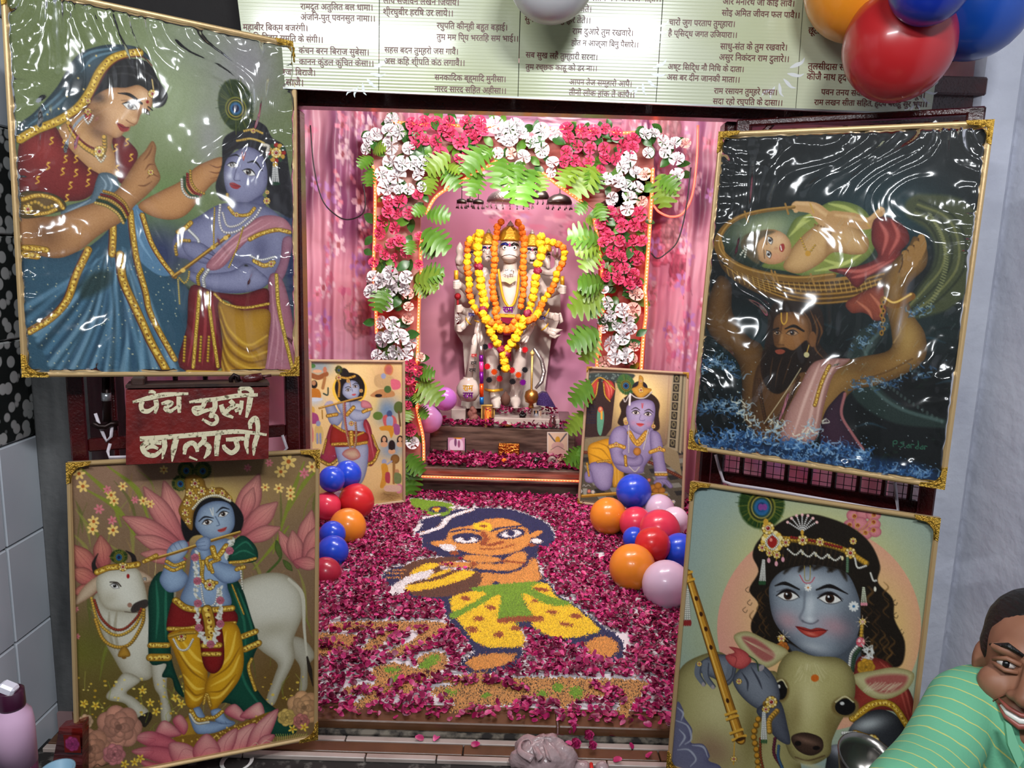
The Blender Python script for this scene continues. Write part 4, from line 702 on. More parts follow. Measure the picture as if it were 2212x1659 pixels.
    p.line([(216,600),(300,870),(400,1190),(500,1500)],[46,54,58,64],(88,56,16));p.line([(218,600),(300,868),(400,1188),(500,1500)],[34,42,46,50],(184,130,40));p.line([(210,604),(290,870),(390,1190),(490,1500)],8,(226,182,90),soft=4,a=.9);p.line([(232,600),(314,868),(416,1188),(518,1496)],8,(120,76,22),soft=4,a=.8)
    for x,y in ((262,737),(288,822),(314,903),(342,1003),(432,1293)):p.ell(x,y,9,14,(60,30,12),ang=-17)
    for x,y,w in ((215,600,28),(225,640,30),(450,1360,36),(458,1385,38),(480,1460,40),(495,1495,44)):p.line([(x-w*.8,y+w*.28),(x+w*.8,y-w*.28)],15,(206,156,56));p.line([(x-w*.8,y+w*.28+9),(x+w*.8,y-w*.28+9)],4,(80,50,14))
    p.ell(502,1502,30,10,(60,36,12),ang=-18)
    for dx in (-18,-6,6,18):p.chain([(212+dx*.3,690),(210+dx,860)],16,6,(220,218,206));p.ell(210+dx,870,8,18,(130,36,36))
    p.line([(470,1520),(464,1640)],6,(190,140,40));p.gems(466,1610,18)
    for l,r,c in (([(600,1395),(575,1480),(590,1560),(600,1660)],18,(186,132,40)),([(610,1500),(612,1590),(625,1660)],8,(130,60,30)),([(690,1500),(685,1580),(725,1650)],10,(90,36,50)),([(710,1540),(708,1600),(730,1660)],9,(60,90,120)),([(700,1350),(660,1400),(660,1460)],16,(200,150,56)),([(640,1310),(680,1290)],18,(190,140,50))):p.chain(l,int(9 if r>15 else 12),r,c)
    p.gems(670,1300,34,10);p.gems(640,1340,22)
    for dx in (-12,0,12):p.chain([(630+dx*.4,1360),(630+dx,1500)],15,6,(222,222,214));p.ell(630+dx,1515,6,12,(46,80,46))
    p.poly([(110,1700),(150,1320),(190,1340),(195,1380),(240,1450),(232,1520),(300,1530),(335,1590),(330,1620),(400,1660),(400,1800),(110,1800)],(98,98,122),edge=((72,70,100),20))
    for l in ([(160,1330),(190,1360),(180,1400)],[(150,1400),(215,1430),(235,1500),(200,1530)],[(240,1535),(300,1545),(325,1600)],[(160,1560),(220,1560),(260,1610),(230,1650)],[(170,1450),(200,1490),(170,1540)]):p.line(l,[4,14,4],(168,172,184),soft=6,a=.8)
    return p.grain(.012).c
def art_playing(W,H,C):
    p=Paint(C,W,H,(226,196,132));p.view(640,600,3.319);g=p.rng
    p.blob(180,640,120,60,(110,140,170),.9).blob(400,800,200,300,(240,214,150),.8).blob(650,950,110,110,(90,130,170),.9).blob(130,880,70,40,(180,200,220),.8).blob(680,1230,110,80,(120,150,180),.9).blob(650,720,110,120,(190,150,110),.7).blob(680,1560,120,50,(150,120,70),.9).blob(560,900,40,100,(232,206,120),.6)
    p.ell(382,800,125,120,(240,200,70),soft=4);p.ell(382,800,105,100,(244,216,120),soft=10)
    B,BD,BL=(150,162,186),(84,94,126),(186,198,216)
    for q in ([(250,1050),(200,1200),(170,1310),(240,1350),(290,1300),(300,1100)],[(480,1000),(530,1060),(560,1200),(595,1250),(540,1350),(490,1300),(470,1100)]):p.poly(q,(158,54,66),edge=((90,20,34),14));
    p.folds([[(500,1040),(530,1150),(560,1300)],[(490,1080),(510,1200),(520,1320)]],10,(206,120,124),.7)
    p.gold([(175,1310),(240,1340),(300,1300)],26,(140,110,30));p.gold([(590,1240),(560,1310),(510,1340)],26,(140,110,30));p.gold([(215,1160),(190,1260)],16,(140,110,30));p.gold([(545,1130),(585,1230)],16,(140,110,30))
    p.poly([(280,1180),(400,1190),(505,1190),(515,1290),(500,1400),(460,1480),(390,1490),(330,1440),(300,1320)],B,edge=(BD,22),light=(BL,36,.5))
    p.poly([(290,900),(380,880),(470,890),(500,960),(480,1050),(490,1120),(330,1110),(330,1000)],B,edge=(BD,18),light=(BL,36,.5))
    p.poly([(205,905),(260,895),(300,960),(340,990),(300,1060),(240,1040),(215,960)],B,edge=(BD,14));p.poly([(325,880),(380,870),(400,930),(470,950),(530,930),(520,1000),(440,1030),(380,1000)],B,edge=(BD,14),light=(BL,20,.5));p.ell(236,905,32,22,(172,170,190),ang=-20);p.ell(352,890,30,24,(170,176,196))
    p.poly([(265,1060),(340,1090),(500,1110),(505,1180),(380,1210),(270,1210),(240,1170)],(150,40,30),edge=((90,14,14),12));p.gold([(260,1195),(340,1190),(410,1195),(505,1180)],24);p.gold([(270,1060),(340,1100),(420,1130),(480,1110)],18)
    p.poly([(285,830),(280,760),(320,700),(380,680),(450,700),(490,770),(480,850),(440,880),(330,890)],(24,20,22),soft=6);p.poly([(310,690),(330,650),(360,655),(380,690),(360,720)],(30,26,26));p.plume(305,660,26,30)
    p.poly([(330,820),(345,760),(400,735),(445,760),(455,820),(430,865),(380,872),(345,850)],(156,166,190),edge=(BD,14),light=(BL,26,.6));p.eye(372,805,17,9,-8);p.eye(424,780,17,9,-12);p.line([(352,790),(372,780),(392,788)],5,(24,22,30));p.line([(405,768),(425,756),(442,762)],5,(24,22,30));p.line([(398,795),(404,815)],4,BD);p.poly([(396,838),(415,832),(430,834),(415,846)],(190,70,70));p.line([(385,750),(390,780)],4,(190,120,40))
    p.chain([(290,720),(310,760),(305,850)],12,10,(190,140,46));p.gold([(330,715),(370,720),(420,705)],18);p.gems(372,740,14);p.gems(305,715,22);p.gems(465,810,14)
    p.line([(165,935),(300,900),(470,855)],13,(140,96,26));p.line([(165,932),(300,897),(470,852)],5,(225,185,90));p.line([(185,950),(188,1010)],8,(150,110,30))
    p.gold([(225,990),(290,980)],26);p.gold([(365,980),(410,930)],30);p.gold([(480,960),(535,940)],26);p.poly([(470,880),(520,890),(540,930),(470,930)],(200,130,140),edge=((140,70,84),8));p.gems(395,1045,18)
    p.chain([(340,900),(345,1000),(365,1130),(390,1220),(420,1210),(430,1120),(425,1040)],40,9,(190,150,110));p.chain([(350,900),(352,1010),(370,1130)],16,6,(190,80,90));p.gold([(395,1110),(395,1190)],34);p.poly([(330,1270),(360,1230),(430,1225),(460,1280),(400,1310)],(206,190,150),edge=((150,60,70),20))
    p.line([(110,700),(160,715),(215,690)],34,(150,90,50));p.ell(150,670,34,12,(220,170,130));p.ell(118,632,20,16,(70,120,60));p.ell(205,660,14,22,(190,120,90));p.line([(205,720),(190,790)],22,(170,120,70));p.ell(128,765,24,30,(28,22,20));p.ell(126,755,15,18,(180,130,90));p.poly([(100,800),(160,800),(175,860),(95,860)],(190,120,40));p.ell(130,872,60,14,(200,214,226));p.line([(195,830),(225,840),(228,790)],10,(50,70,60))
    p.ell(108,950,26,30,(210,170,80));p.poly([(98,970),(150,980),(160,1040),(96,1040)],(160,70,120));p.poly([(140,1060),(175,1060),(195,1110),(185,1180),(140,1180),(130,1110)],(206,180,110));p.ell(158,1045,17,20,(140,150,180));p.line([(150,1120),(152,1185)],14,(140,150,180));p.line([(172,1120),(174,1185)],14,(140,150,180));p.poly([(96,1060),(120,1080),(122,1170),(96,1175)],(206,110,110))
    p.ell(662,660,34,44,(176,90,90),edge=((210,160,60),10));p.poly([(570,700),(640,690),(700,720),(680,780),(600,790),(560,760)],(190,160,110));p.ell(625,705,18,20,(140,150,180));p.poly([(680,730),(740,740),(745,790),(690,800)],(206,100,120));p.poly([(530,845),(600,800),(690,810),(700,850),(600,860)],(180,130,80));p.ell(590,845,26,12,(24,20,20));p.ell(655,800,26,26,(70,100,50))
    p.ell(585,990,36,30,(90,120,50));p.ell(735,930,36,44,(80,100,46));p.line([(735,960),(745,1060)],16,(100,76,46));p.poly([(620,1000),(660,980),(710,1000),(715,1060),(640,1070)],(190,90,90));p.ell(668,975,20,24,(60,80,120));p.poly([(650,1000),(690,1000),(690,1060),(650,1060)],(140,160,190));p.poly([(600,1070),(680,1060),(700,1100),(680,1150),(660,1100),(610,1095)],(200,140,40));p.poly([(700,1050),(740,1060),(740,1120),(705,1120)],(150,80,130))
    for x,y in ((630,1165),(685,1215),(745,1165)):p.ell(x,y,24,34,(30,24,24));p.ell(x,y-6,14,18,(206,160,120));p.ell(x,y+30,26,20,(206,160,120))
    p.ell(685,1200,24,36,(26,22,22));p.ell(708,1300,32,34,(140,100,50),edge=((90,60,24),8));p.ell(630,1320,18,20,(150,160,190));p.line([(640,1345),(685,1315)],12,(150,160,190));p.poly([(610,1340),(650,1340),(660,1420),(630,1500),(600,1500),(615,1420)],(206,150,50));p.poly([(640,1400),(670,1400),(670,1470),(640,1460)],(170,60,80));p.line([(700,1330),(700,1470)],22,(150,110,60));p.ell(722,1390,16,18,(190,140,100));p.poly([(705,1400),(750,1410),(750,1470),(705,1470)],(110,130,80));p.poly([(725,1480),(760,1490),(755,1540),(720,1540)],(206,130,150));p.poly([(640,1490),(740,1490),(740,1530),(640,1530)],(214,180,160))
    for i in range(30):p.line([(g.uniform(600,760),g.uniform(1530,1600)),(g.uniform(600,760),g.uniform(1530,1600))],3,[(170,140,90),(110,80,40)][i % 2],a=.4)
    return p.grain(.012).c
def art_crawl(W,H,C):
    p=Paint(C,W,H,(108,92,78));p.view(1200,600,3.318);g=p.rng
    p.blob(700,750,260,160,(190,170,150),.8).blob(600,900,200,220,(250,216,120),1).blob(600,880,120,150,(255,236,170),.9)
    p.poly([(205,700),(420,690),(430,800),(400,1080),(350,1150),(190,1140)],(52,36,34),sm=False);p.poly([(215,690),(560,690),(470,760),(330,720),(225,800)],(50,60,58),soft=10)
    for i in range(50):p.ell(220+g.uniform(0,240),690+g.uniform(0,60),6,5,(110,128,120),a=.7)
    p.poly([(225,800),(290,730),(310,740),(290,830),(240,900),(215,900)],(186,66,56),edge=((100,20,20),10));p.poly([(340,740),(400,740),(425,800),(390,880),(360,860),(350,800)],(186,66,56),edge=((100,20,20),10));p.folds([[(360,750),(380,800),(385,860)],[(375,750),(400,800),(400,840)]],8,(222,130,110),.8);p.gold([(225,905),(285,850),(305,750)],10);p.gold([(345,760),(355,840),(390,885)],10);p.gold([(230,800),(320,715),(425,800)],10)
    for i in range(6):
        for j in range(7):p.ell(218+i*13,920+j*20,4,7,(30,34,54))
    p.poly([(300,960),(320,930),(345,960),(345,1040),(325,1130),(300,1090)],(90,150,120));p.ell(322,945,18,22,(200,90,70));p.ell(322,940,9,11,(206,160,120));p.line([(330,960),(330,1010)],14,(220,160,60))
    p.poly([(190,1150),(400,1130),(560,1200),(800,1200),(910,1330),(900,1660),(160,1590)],(84,80,66),sm=False);p.poly([(195,1160),(390,1140),(380,1230),(190,1240)],(126,116,88),soft=6)
    for i in range(7):
        for j in range(6):p.poly([(180+i*110+j*24,1290+j*56-i*8),(240+i*110+j*24,1285+j*56-i*8),(262+i*110+j*24,1315+j*56-i*8),(200+i*110+j*24,1322+j*56-i*8)],[(44,44,42),(128,130,118)][(i+j) % 2],sm=False)
    p.poly([(815,1180),(880,1260),(905,1420),(700,1260)],(136,124,92),sm=False);p.line([(190,1250),(400,1265),(640,1310),(900,1430)],22,(90,40,30));p.chain([(190,1250),(400,1265),(640,1310),(900,1430)],50,5,(160,100,60))
    p.poly([(840,690),(935,690),(900,1260),(800,1210)],(150,142,112),sm=False)
    for k in range(8):p.poly([(848-k*4,694+k*66),(892-k*4.4,694+k*67),(888-k*4.4,752+k*67),(844-k*4,750+k*66)],(40,38,32),sm=False);p.ell(868-k*4.2,722+k*66,15,22,(120,112,80),soft=3);p.ell(868-k*4.2,722+k*66,8,12,(50,46,36))
    p.line([(815,700),(790,1150)],6,(160,130,100),a=.6);p.line([(915,700),(880,1250)],10,(90,84,66))
    p.plume(505,765,62,78,-25,(52,96,50))
    B,BD,BL=(146,136,174),(84,72,112),(182,174,206)
    p.poly([(235,1210),(290,1175),(400,1160),(420,1300),(380,1340),(260,1350),(235,1290)],(222,166,40),edge=((140,90,14),18));p.folds([[(250,1220),(330,1230),(390,1300)],[(240,1260),(310,1290),(380,1330)],[(300,1180),(370,1210),(400,1270)]],9,(150,100,20),.7)
    p.poly([(405,1330),(470,1330),(490,1420),(450,1490),(410,1490)],(206,156,50),edge=((120,80,20),10));p.folds([[(425,1350),(430,1480)],[(450,1350),(455,1480)]],8,(250,210,120),.8)
    p.poly([(250,1330),(340,1320),(410,1350),(410,1440),(390,1510),(330,1525),(280,1480),(250,1400)],B,edge=(BD,22),light=(BL,40,.5));p.poly([(210,1400),(250,1380),(270,1440),(265,1470),(215,1460)],B,edge=(BD,10))
    p.poly([(380,1180),(420,1090),(500,1050),(640,1060),(720,1090),(730,1200),(690,1280),(640,1350),(620,1400),(500,1400),(420,1340)],B,edge=(BD,26),light=(BL,50,.5));p.blob(560,1240,60,60,BD,.5,clip=True)
    p.poly([(390,1200),(400,1110),(450,1065),(510,1090),(510,1200),(480,1260),(560,1290),(600,1260),(630,1300),(600,1350),(490,1350),(410,1320)],B,edge=(BD,20),light=(BL,36,.5))
    p.poly([(680,1100),(740,1110),(765,1180),(780,1300),(800,1400),(790,1450),(720,1440),(700,1320),(680,1220)],B,edge=(BD,18),light=(BL,30,.5));p.poly([(700,1470),(730,1440),(790,1440),(840,1490),(820,1510),(780,1480),(760,1510),(735,1490)],B,edge=(BD,8));p.folds([[(760,1460),(780,1490)],[(790,1460),(815,1490)]],4,BD,.9,2)
    p.poly([(445,1040),(470,960),(460,900),(520,840),(620,810),(700,840),(745,900),(740,980),(745,1080),(700,1090),(690,1000),(500,1000),(490,1060)],(46,32,26),soft=6)
    p.poly([(505,960),(530,900),(620,870),(700,890),(715,970),(690,1060),(640,1120),(590,1120),(530,1070)],(156,146,182),edge=(BD,24),light=((190,182,212),50,.6));p.blob(560,1040,24,18,(190,140,170),.6,clip=True).blob(670,1050,24,18,(190,140,170),.6,clip=True)
    p.eye(575,967,27,14,5);p.eye(662,978,27,14,5);p.line([(545,945),(575,932),(605,950)],[4,8,4],(40,30,30));p.line([(638,955),(670,944),(700,965)],[4,8,4],(40,30,30));p.line([(612,980),(602,1015),(625,1025),(640,1018)],5,(110,96,140),a=.8);p.poly([(580,1045),(610,1042),(635,1050),(612,1066),(592,1060)],(206,80,80));p.line([(580,1045),(610,1052),(636,1050)],3,(120,30,40));p.line([(618,900),(622,935),(628,900)],4,(200,60,60))
    p.ell(605,790,56,50,(30,26,36));p.poly([(545,800),(590,770),(600,700),(630,720),(630,780),(690,800),(640,850),(600,865)],(200,150,56),edge=((120,80,20),8));p.gems(612,805,20,9);p.gems(612,740,14);p.chain([(535,830),(580,860),(640,860),(690,820)],22,5,(230,226,220));p.chain([(530,840),(500,890),(490,870)],10,5,(230,226,220));p.line([(535,840),(530,910)],14,(226,222,214))
    p.gems(505,1040,16);p.gems(702,1065,16);p.gold([(530,1110),(580,1180),(650,1110)],34,(190,140,50));p.gold([(545,1150),(590,1200),(640,1150)],20,(190,140,50));p.chain([(525,1060),(525,1250)],18,5,(230,226,220));p.chain([(665,1090),(630,1230)],18,5,(230,226,220))
    p.gold([(388,1210),(440,1200),(490,1215)],30,(190,140,50));p.gems(435,1195,18);p.gold([(680,1250),(740,1230),(775,1235)],28,(190,140,50));p.gems(745,1225,18);p.gold([(500,1280),(505,1345)],22);p.gold([(720,1410),(795,1410)],22);p.chain([(715,1395),(795,1395)],10,6,(230,226,220));p.gold([(225,1330),(240,1420)],14);p.ell(585,1245,28,30,(196,136,60),edge=((110,66,20),8));p.gold([(300,1320),(390,1310)],16)
    p.folds([[(560,1290),(600,1280)],[(565,1310),(610,1300)]],5,BD,.9,2);p.chain([(530,1355),(570,1390),(600,1360)],12,5,(230,226,220))
    p.line([(190,1565),(440,1545)],22,(150,106,30));p.line([(190,1560),(440,1540)],7,(220,176,80))
    for x,y in ((700,1505),(735,1490),(720,1530),(760,1525)):p.ell(x,y,27,24,(186,128,52),edge=((110,66,20),8))
    p.poly([(680,1545),(800,1550),(770,1600),(700,1600)],(176,124,40),edge=((90,56,14),8));p.chain([(680,1548),(800,1552)],16,6,(225,180,80))
    for x,y,c in ((240,1530,(220,110,110)),(268,1535,(226,226,226)),(180,1530,(226,226,226)),(845,1605,(226,226,226)),(785,1590,(200,70,80)),(670,1450,(206,90,90))):p.flower(x,y,14,c,(240,200,90),6)
    p.poly([(195,1510),(228,1510),(222,1555),(200,1555)],(150,154,140),sm=False);p.line([(195,1495),(205,1482),(215,1496),(235,1484),(250,1495)],2,(220,220,220))
    return p.grain(.012).c
# ---------------------------------------------------------------- the setting
YF = 2.25          # front plane of the shrine
XL, XR = -1.46, 1.40
M_TILE = mat('white_glazed_tile', (222, 228, 236), .18, vary=((204, 212, 222), 2.5, .3, .7), bump=(6, .05, .01))
M_GROUT = mat('dark_grout', (22, 22, 24), .9)
M_GREY = mat('grey_cement', (62, 63, 64), .7, vary=((104, 104, 104), 9, .35, .75, 6, (1.6, 1.6, .35)), bump=(40, .35, .01))
M_PLAST = mat('blue_white_plaster', (222, 224, 236), .75, vary=((186, 188, 204), 3.2, .35, .8, 6), bump=(22, .5, .012))
M_DARKW = mat('near_black_wall', (22, 17, 17), .8, bump=(20, .4, .01))  # one even near-black colour for the wall over the lintel
M_MAR = mat('maroon_enamel', (74, 14, 14), .26, vary=((38, 8, 10), 14, .35, .75, 5), bump=(160, .5, .004), coat=.3)
M_FLOORB = mat('black_stone_floor', (20, 19, 21), .35, bump=(30, .2, .004))
floor = struct(MB().box((.3, .3, -.12), (4.0, 3.7, .1)).build('floor', M_FLOORB))
ceil = struct(MB().box((.3, 2.0, 3.25), (4.0, 7.2, .1)).build('ceiling', mat('limewash_ceiling', (96, 96, 96), .9)))
# left tiled wall, tiles one by one
wl = struct(MB().box((XL-.06, .45, 1.55), (.1, 3.6, 3.3)).build('wall_left', M_GROUT))
tile_me = MB().box((0, 0, 0), (.014, .196, .296), None, .004).mesh('tile'); tile_me.materials.append(M_TILE)
M_TILEP = mat('patterned_tile', (186, 188, 188), .2)
nt = M_TILEP.node_tree; vo = nt.nodes.new('ShaderNodeTexVoronoi'); vo.inputs['Scale'].default_value = 26; rp = nt.nodes.new('ShaderNodeValToRGB')
tc = nt.nodes.new('ShaderNodeTexCoord'); nt.links.new(tc.outputs['Object'], vo.inputs['Vector']); nt.links.new(vo.outputs['Distance'], rp.inputs[0]); nt.links.new(rp.outputs[0], nt.nodes['Principled BSDF'].inputs[0])
rp.color_ramp.elements[0].color = (*lin((190, 192, 190)), 1); rp.color_ramp.elements[1].color = (*lin((26, 30, 28)), 1); rp.color_ramp.elements[0].position = .42; rp.color_ramp.elements[1].position = .5
tile_me2 = MB().box((0, 0, 0), (.014, .196, .296), None, .004).mesh('patterned_tile'); tile_me2.materials.append(M_TILEP)
for i in range(7):
    for k in range(-1, 9):
        y = 2.14-i*.2; z = .02+.15+k*.3
        if z > 3.1: continue
        inst('wall_tile', tile_me2 if 1.0 < z < 1.75 else tile_me, Matrix.Translation((XL-.004, y, z)), wl)
wr = struct(MB().prism([(XR, 2.3, -.1), (XR+.52, .2, -.1), (XR+.52, -1.3, -.1), (XR+.7, -1.3, -.1), (XR+.7, 2.3, -.1)], (0, 0, 3.3)).build('wall_right', M_PLAST))
# front wall of the shrine: piers, wall over the lintel
wf = struct(MB().box((XL+.085, YF+.1, 1.55), (.17, .3, 3.3), None, .01).build('wall_front_pier', M_GREY))
struct(MB().box((XR-.05, YF+.1, 1.55), (.14, .3, 3.3), None, .02).build('wall_right_pier', M_PLAST))
wt = struct(MB().box((0, YF+.1, 2.66), (2.9, .18, 1.1)).build('wall_front', M_DARKW))
zl = U(1106, 252, YF).z
lint = struct(MB().box((0, YF, zl+.05), (2.62, .07, .085), None, .006).box((0, YF-.03, zl+.11), (2.62, .05, .05), None, .005).build('trim_1', M_MAR))
for i, px in enumerate((650, 1557)):
    p = U(px, 400, YF); struct(MB().box((p.x+(-.02 if i == 0 else .02), YF, zl/2), (.055, .06, zl), None, .006).build('trim_%d' % (2+i), M_MAR))
# shrine interior
M_WHT = mat('white_floor_sheet', (226, 222, 226), .6)
M_BRN = mat('brown_floor_tile', (104, 68, 44), .3, vary=((84, 54, 34), 10, .3, .7), bump=(60, .1, .003))
sf = struct(MB().box((0, 3.9, -.06), (2.9, 3.42, .11)).build('floor_shrine', mat('pink_stone_floor', (150, 120, 120), .6)))
for i, (x0, x1) in enumerate(((-1.4, -.62), (-.615, .18), (.185, .98), (.985, 1.4))):
    obj('threshold_tile', MB().box(((x0+x1)/2, 2.235, -.022), (x1-x0, .1, .05), None, .004).mesh('threshold_tile'), M_BRN, sf)
tag(MB().box((0, 3.36, -.001), (2.3, 2.16, .006)).build('floor_sheet', M_WHT), 'white sheet under the rose petals on the shrine floor', 'sheet')
struct(MB().box((0, 5.62, 1.2), (2.9, .1, 2.6)).build('wall_back', mat('pink_back_wall', (150, 84, 100), .8)))
for i, x in enumerate((-1.43, 1.43)): struct(MB().box((x, 4.0, 1.2), (.08, 3.3, 2.6)).build('wall_shrine_%s' % ('left', 'right')[i], mat('pink_back_wall')))
struct(MB().box((0, 4.0, 2.46), (2.9, 3.3, .08)).build('ceiling_shrine', mat('pink_white_ceiling', (190, 160, 165), .8)))
# step in front: strips of marble, brown and dirty mortar
stp = struct(MB().box((0, 2.04, -.075), (2.86, .36, .05)).build('floor_step', mat('sooty_mortar', (34, 30, 28), .85, vary=((120, 116, 110), 30, .55, .75))))
M_MARB = mat('white_marble_strip', (184, 168, 160), .3, vary=((160, 142, 134), 8, .3, .7))
def strip(py0, py1, m, name, cuts):
    y0 = FL(1106, py1, -.04).y; y1 = FL(1106, py0, -.04).y; xs = [-1.42]+cuts+[1.39]
    for a, b in zip(xs[:-1], xs[1:]): obj(name, MB().box(((a+b)/2, (y0+y1)/2, -.048), (b-a-.004, y1-y0-.003, .022), None, .002).mesh(name), m, stp)
strip(1588, 1599, M_MARB, 'marble_strip', [-.9, -.33, .02, .6]); strip(1600, 1612, M_MARB, 'marble_strip', [-.7, -.5, -.08, .42, .9]); strip(1613, 1636, M_BRN, 'brown_strip', [-.75, -.12, .5]); strip(1637, 1649, M_MARB, 'marble_strip', [-.8, -.42, -.2, .33, .78])
MB().tube([(-1.3, 2.175, -.035), (-.5, 2.175, -.033), (.5, 2.176, -.035), (1.3, 2.175, -.034)], .012, 6).build('mortar_fillet', mat('dirty_mortar_fillet', (120, 112, 100), .9, vary=((30, 27, 25), 26, .4, .6)), stp)
# ---------------------------------------------------------------- gate leaves
def leaf(side, label):
    """a barred steel leaf swung open towards the room; returns root, plane point, direction, normal"""
    s = -1 if side == 'l' else 1
    hx = U(650 if s < 0 else 1557, 600, YF).x; P0 = Vector((hx, YF-.05, 0)); th = math.radians(27)
    d = Vector((s*math.cos(th), -math.sin(th), 0)); n = Vector((-s*math.sin(th), -math.cos(th), 0)); Wd = .60
    H = HIT(1557 if s > 0 else 650, 262 if s > 0 else 212, P0, n).z
    R = Matrix((d, -n, Vector((0, 0, 1)))).transposed()
    root = empty('gate_leaf', P0, label, 'gate', 'open gate leaves')
    def B(name, u, z, su, sz, t=.03, off=0., bev=.004): MB().box(P0+d*u+Vector((0, 0, z))+n*off, (su, t, sz), R, bev).build(name, M_MAR, root)
    for u in (.02, Wd-.02): B('stile', u, H/2+.02, .04, H-.04)
    for z, h in ((.05, .04), (H-.01, .018)): B('rail', Wd/2, z, Wd, h)
    for z in ((.80, .965) if s < 0 else (.62, .86)): B('rail', Wd/2, z+0.0, Wd-.08, .035, .022)
    k = 0; sp = .064 if s > 0 else .078; u = .04+sp*.8
    while u < Wd-.05:
        MB().tube([P0+d*u+Vector((0, 0, .06)), P0+d*u+Vector((0, 0, H-.03))], .0075, 8).build('bar', M_MAR, root, True); u += sp
    for a, b in (((.05, H-.06), (.11, H-.0)), ((Wd-.05, H-.11), (Wd-.11, H-.03))): MB().tube([P0+d*a[0]+Vector((0, 0, a[1])), P0+d*b[0]+Vector((0, 0, b[1]))], .008, 6).build('brace', M_MAR, root)
    m = MB()
    for i in range(24): m.tube([P0+d*(.05+i*.0215)-n*.022+Vector((0, 0, .1)), P0+d*(.05+i*.0215)-n*.022+Vector((0, 0, 1.05))], .0012, 4)
    for i in range(40): m.tube([P0+d*.04-n*.023+Vector((0, 0, .1+i*.0245)), P0+d*(Wd-.04)-n*.023+Vector((0, 0, .1+i*.0245))], .0012, 4)
    if s > 0: tag(m.build('wire_mesh', mat('black_wire', (16, 12, 12), .5), root), kind='stuff')
    return root, P0, d, n
LL = leaf('l', 'maroon steel gate leaf opened on the left, behind the hanging red sign'); LR = leaf('r', 'maroon steel gate leaf opened on the right, against the plaster wall')
# latch bolt on the left leaf
lp = lambda px, py, o=.03: HIT(px, py, LL[1]+LL[3]*o, LL[3])
t = MB().tube([lp(230, 815), lp(231, 910)], .011, 10).tube([lp(200, 913), lp(212, 921), lp(228, 922), lp(240, 915), lp(256, 914)], .008, 8); t.build('latch_bolt', mat('dark_iron', (34, 18, 16), .4, .6), LL[0], True)
MB().tube([lp(229.5, 848), lp(230, 865)], .0125, 10).build('tape_ring', mat('silver_tape', (170, 172, 176), .25, .7), LL[0], True)
M_RIB = mat('white_ribbon', (206, 196, 204), .4)
def ribbon(pts, w, nrm, label, m=M_RIB):
    mb = MB(); P = [Vector(p) for p in pts]; n = Vector(nrm)
    vs = []
    for i, p in enumerate(P):
        t = (P[min(i+1, len(P)-1)]-P[max(i-1, 0)]).normalized(); b = t.cross(n).normalized()*w/2; vs += [p-b-n*.0006, p+b-n*.0006, p+b+n*.0006, p-b+n*.0006]
    fs = []
    for i in range(len(P)-1):
        for k in range(4): fs.append((i*4+k, i*4+(k+1) % 4, i*4+4+(k+1) % 4, i*4+4+k))
    fs += [(0, 1, 2, 3), tuple(len(vs)-4+k for k in range(4))]
    return tag(mb.add(vs, fs).build('ribbon', m, None, True), label, 'ribbon', 'white tie ribbons on the gates')
ribbon([lp(206, 893, .02), lp(216, 922, .022), lp(224, 940, .02), lp(230, 953, .02), lp(240, 943, .024), lp(242, 916, .026)], .008, LL[3], 'white ribbon looped around the latch bolt of the left gate')
ribbon([lp(238, 958, .04), lp(233, 975, .045), lp(236, 988, .05), lp(300, 986, .05), lp(420, 982, .045), lp(540, 978, .04), lp(612, 976, .04), lp(620, 968, .04), lp(610, 940, .03)], .008, LL[3], 'white ribbon tying the cow poster below the red sign')
rp_ = lambda px, py, o=.03: HIT(px, py, LR[1]+LR[3]*o, LR[3])
ribbon([rp_(1546, 982, .03), rp_(1553, 1010, .035), rp_(1563, 1040, .05), rp_(1580, 1046, .06), rp_(1660, 1058, .06), rp_(1780, 1079, .06), rp_(1900, 1100, .06), rp_(1940, 1104, .06), rp_(1936, 1070, .05), rp_(1933, 1042, .04)], .009, LR[3], 'white ribbon tying the calf poster to the right gate')
# curtains hung behind the side bays
M_PINKC = mat('pink_satin', attr=True, rough=.42, bump=(90, .12, .003))
nt = M_PINKC.node_tree; tl = nt.nodes.new('ShaderNodeBsdfTranslucent'); mx = nt.nodes.new('ShaderNodeMixShader'); mx.inputs[0].default_value = .22      # thin cloth lets some light through
nt.links.new([n for n in nt.nodes if n.type == 'VERTEX_COLOR'][0].outputs[0], tl.inputs[0]); nt.links.new(nt.nodes['Principled BSDF'].outputs[0], mx.inputs[1]); nt.links.new(tl.outputs[0], mx.inputs[2]); nt.links.new(mx.outputs[0], nt.nodes['Material Output'].inputs[0])
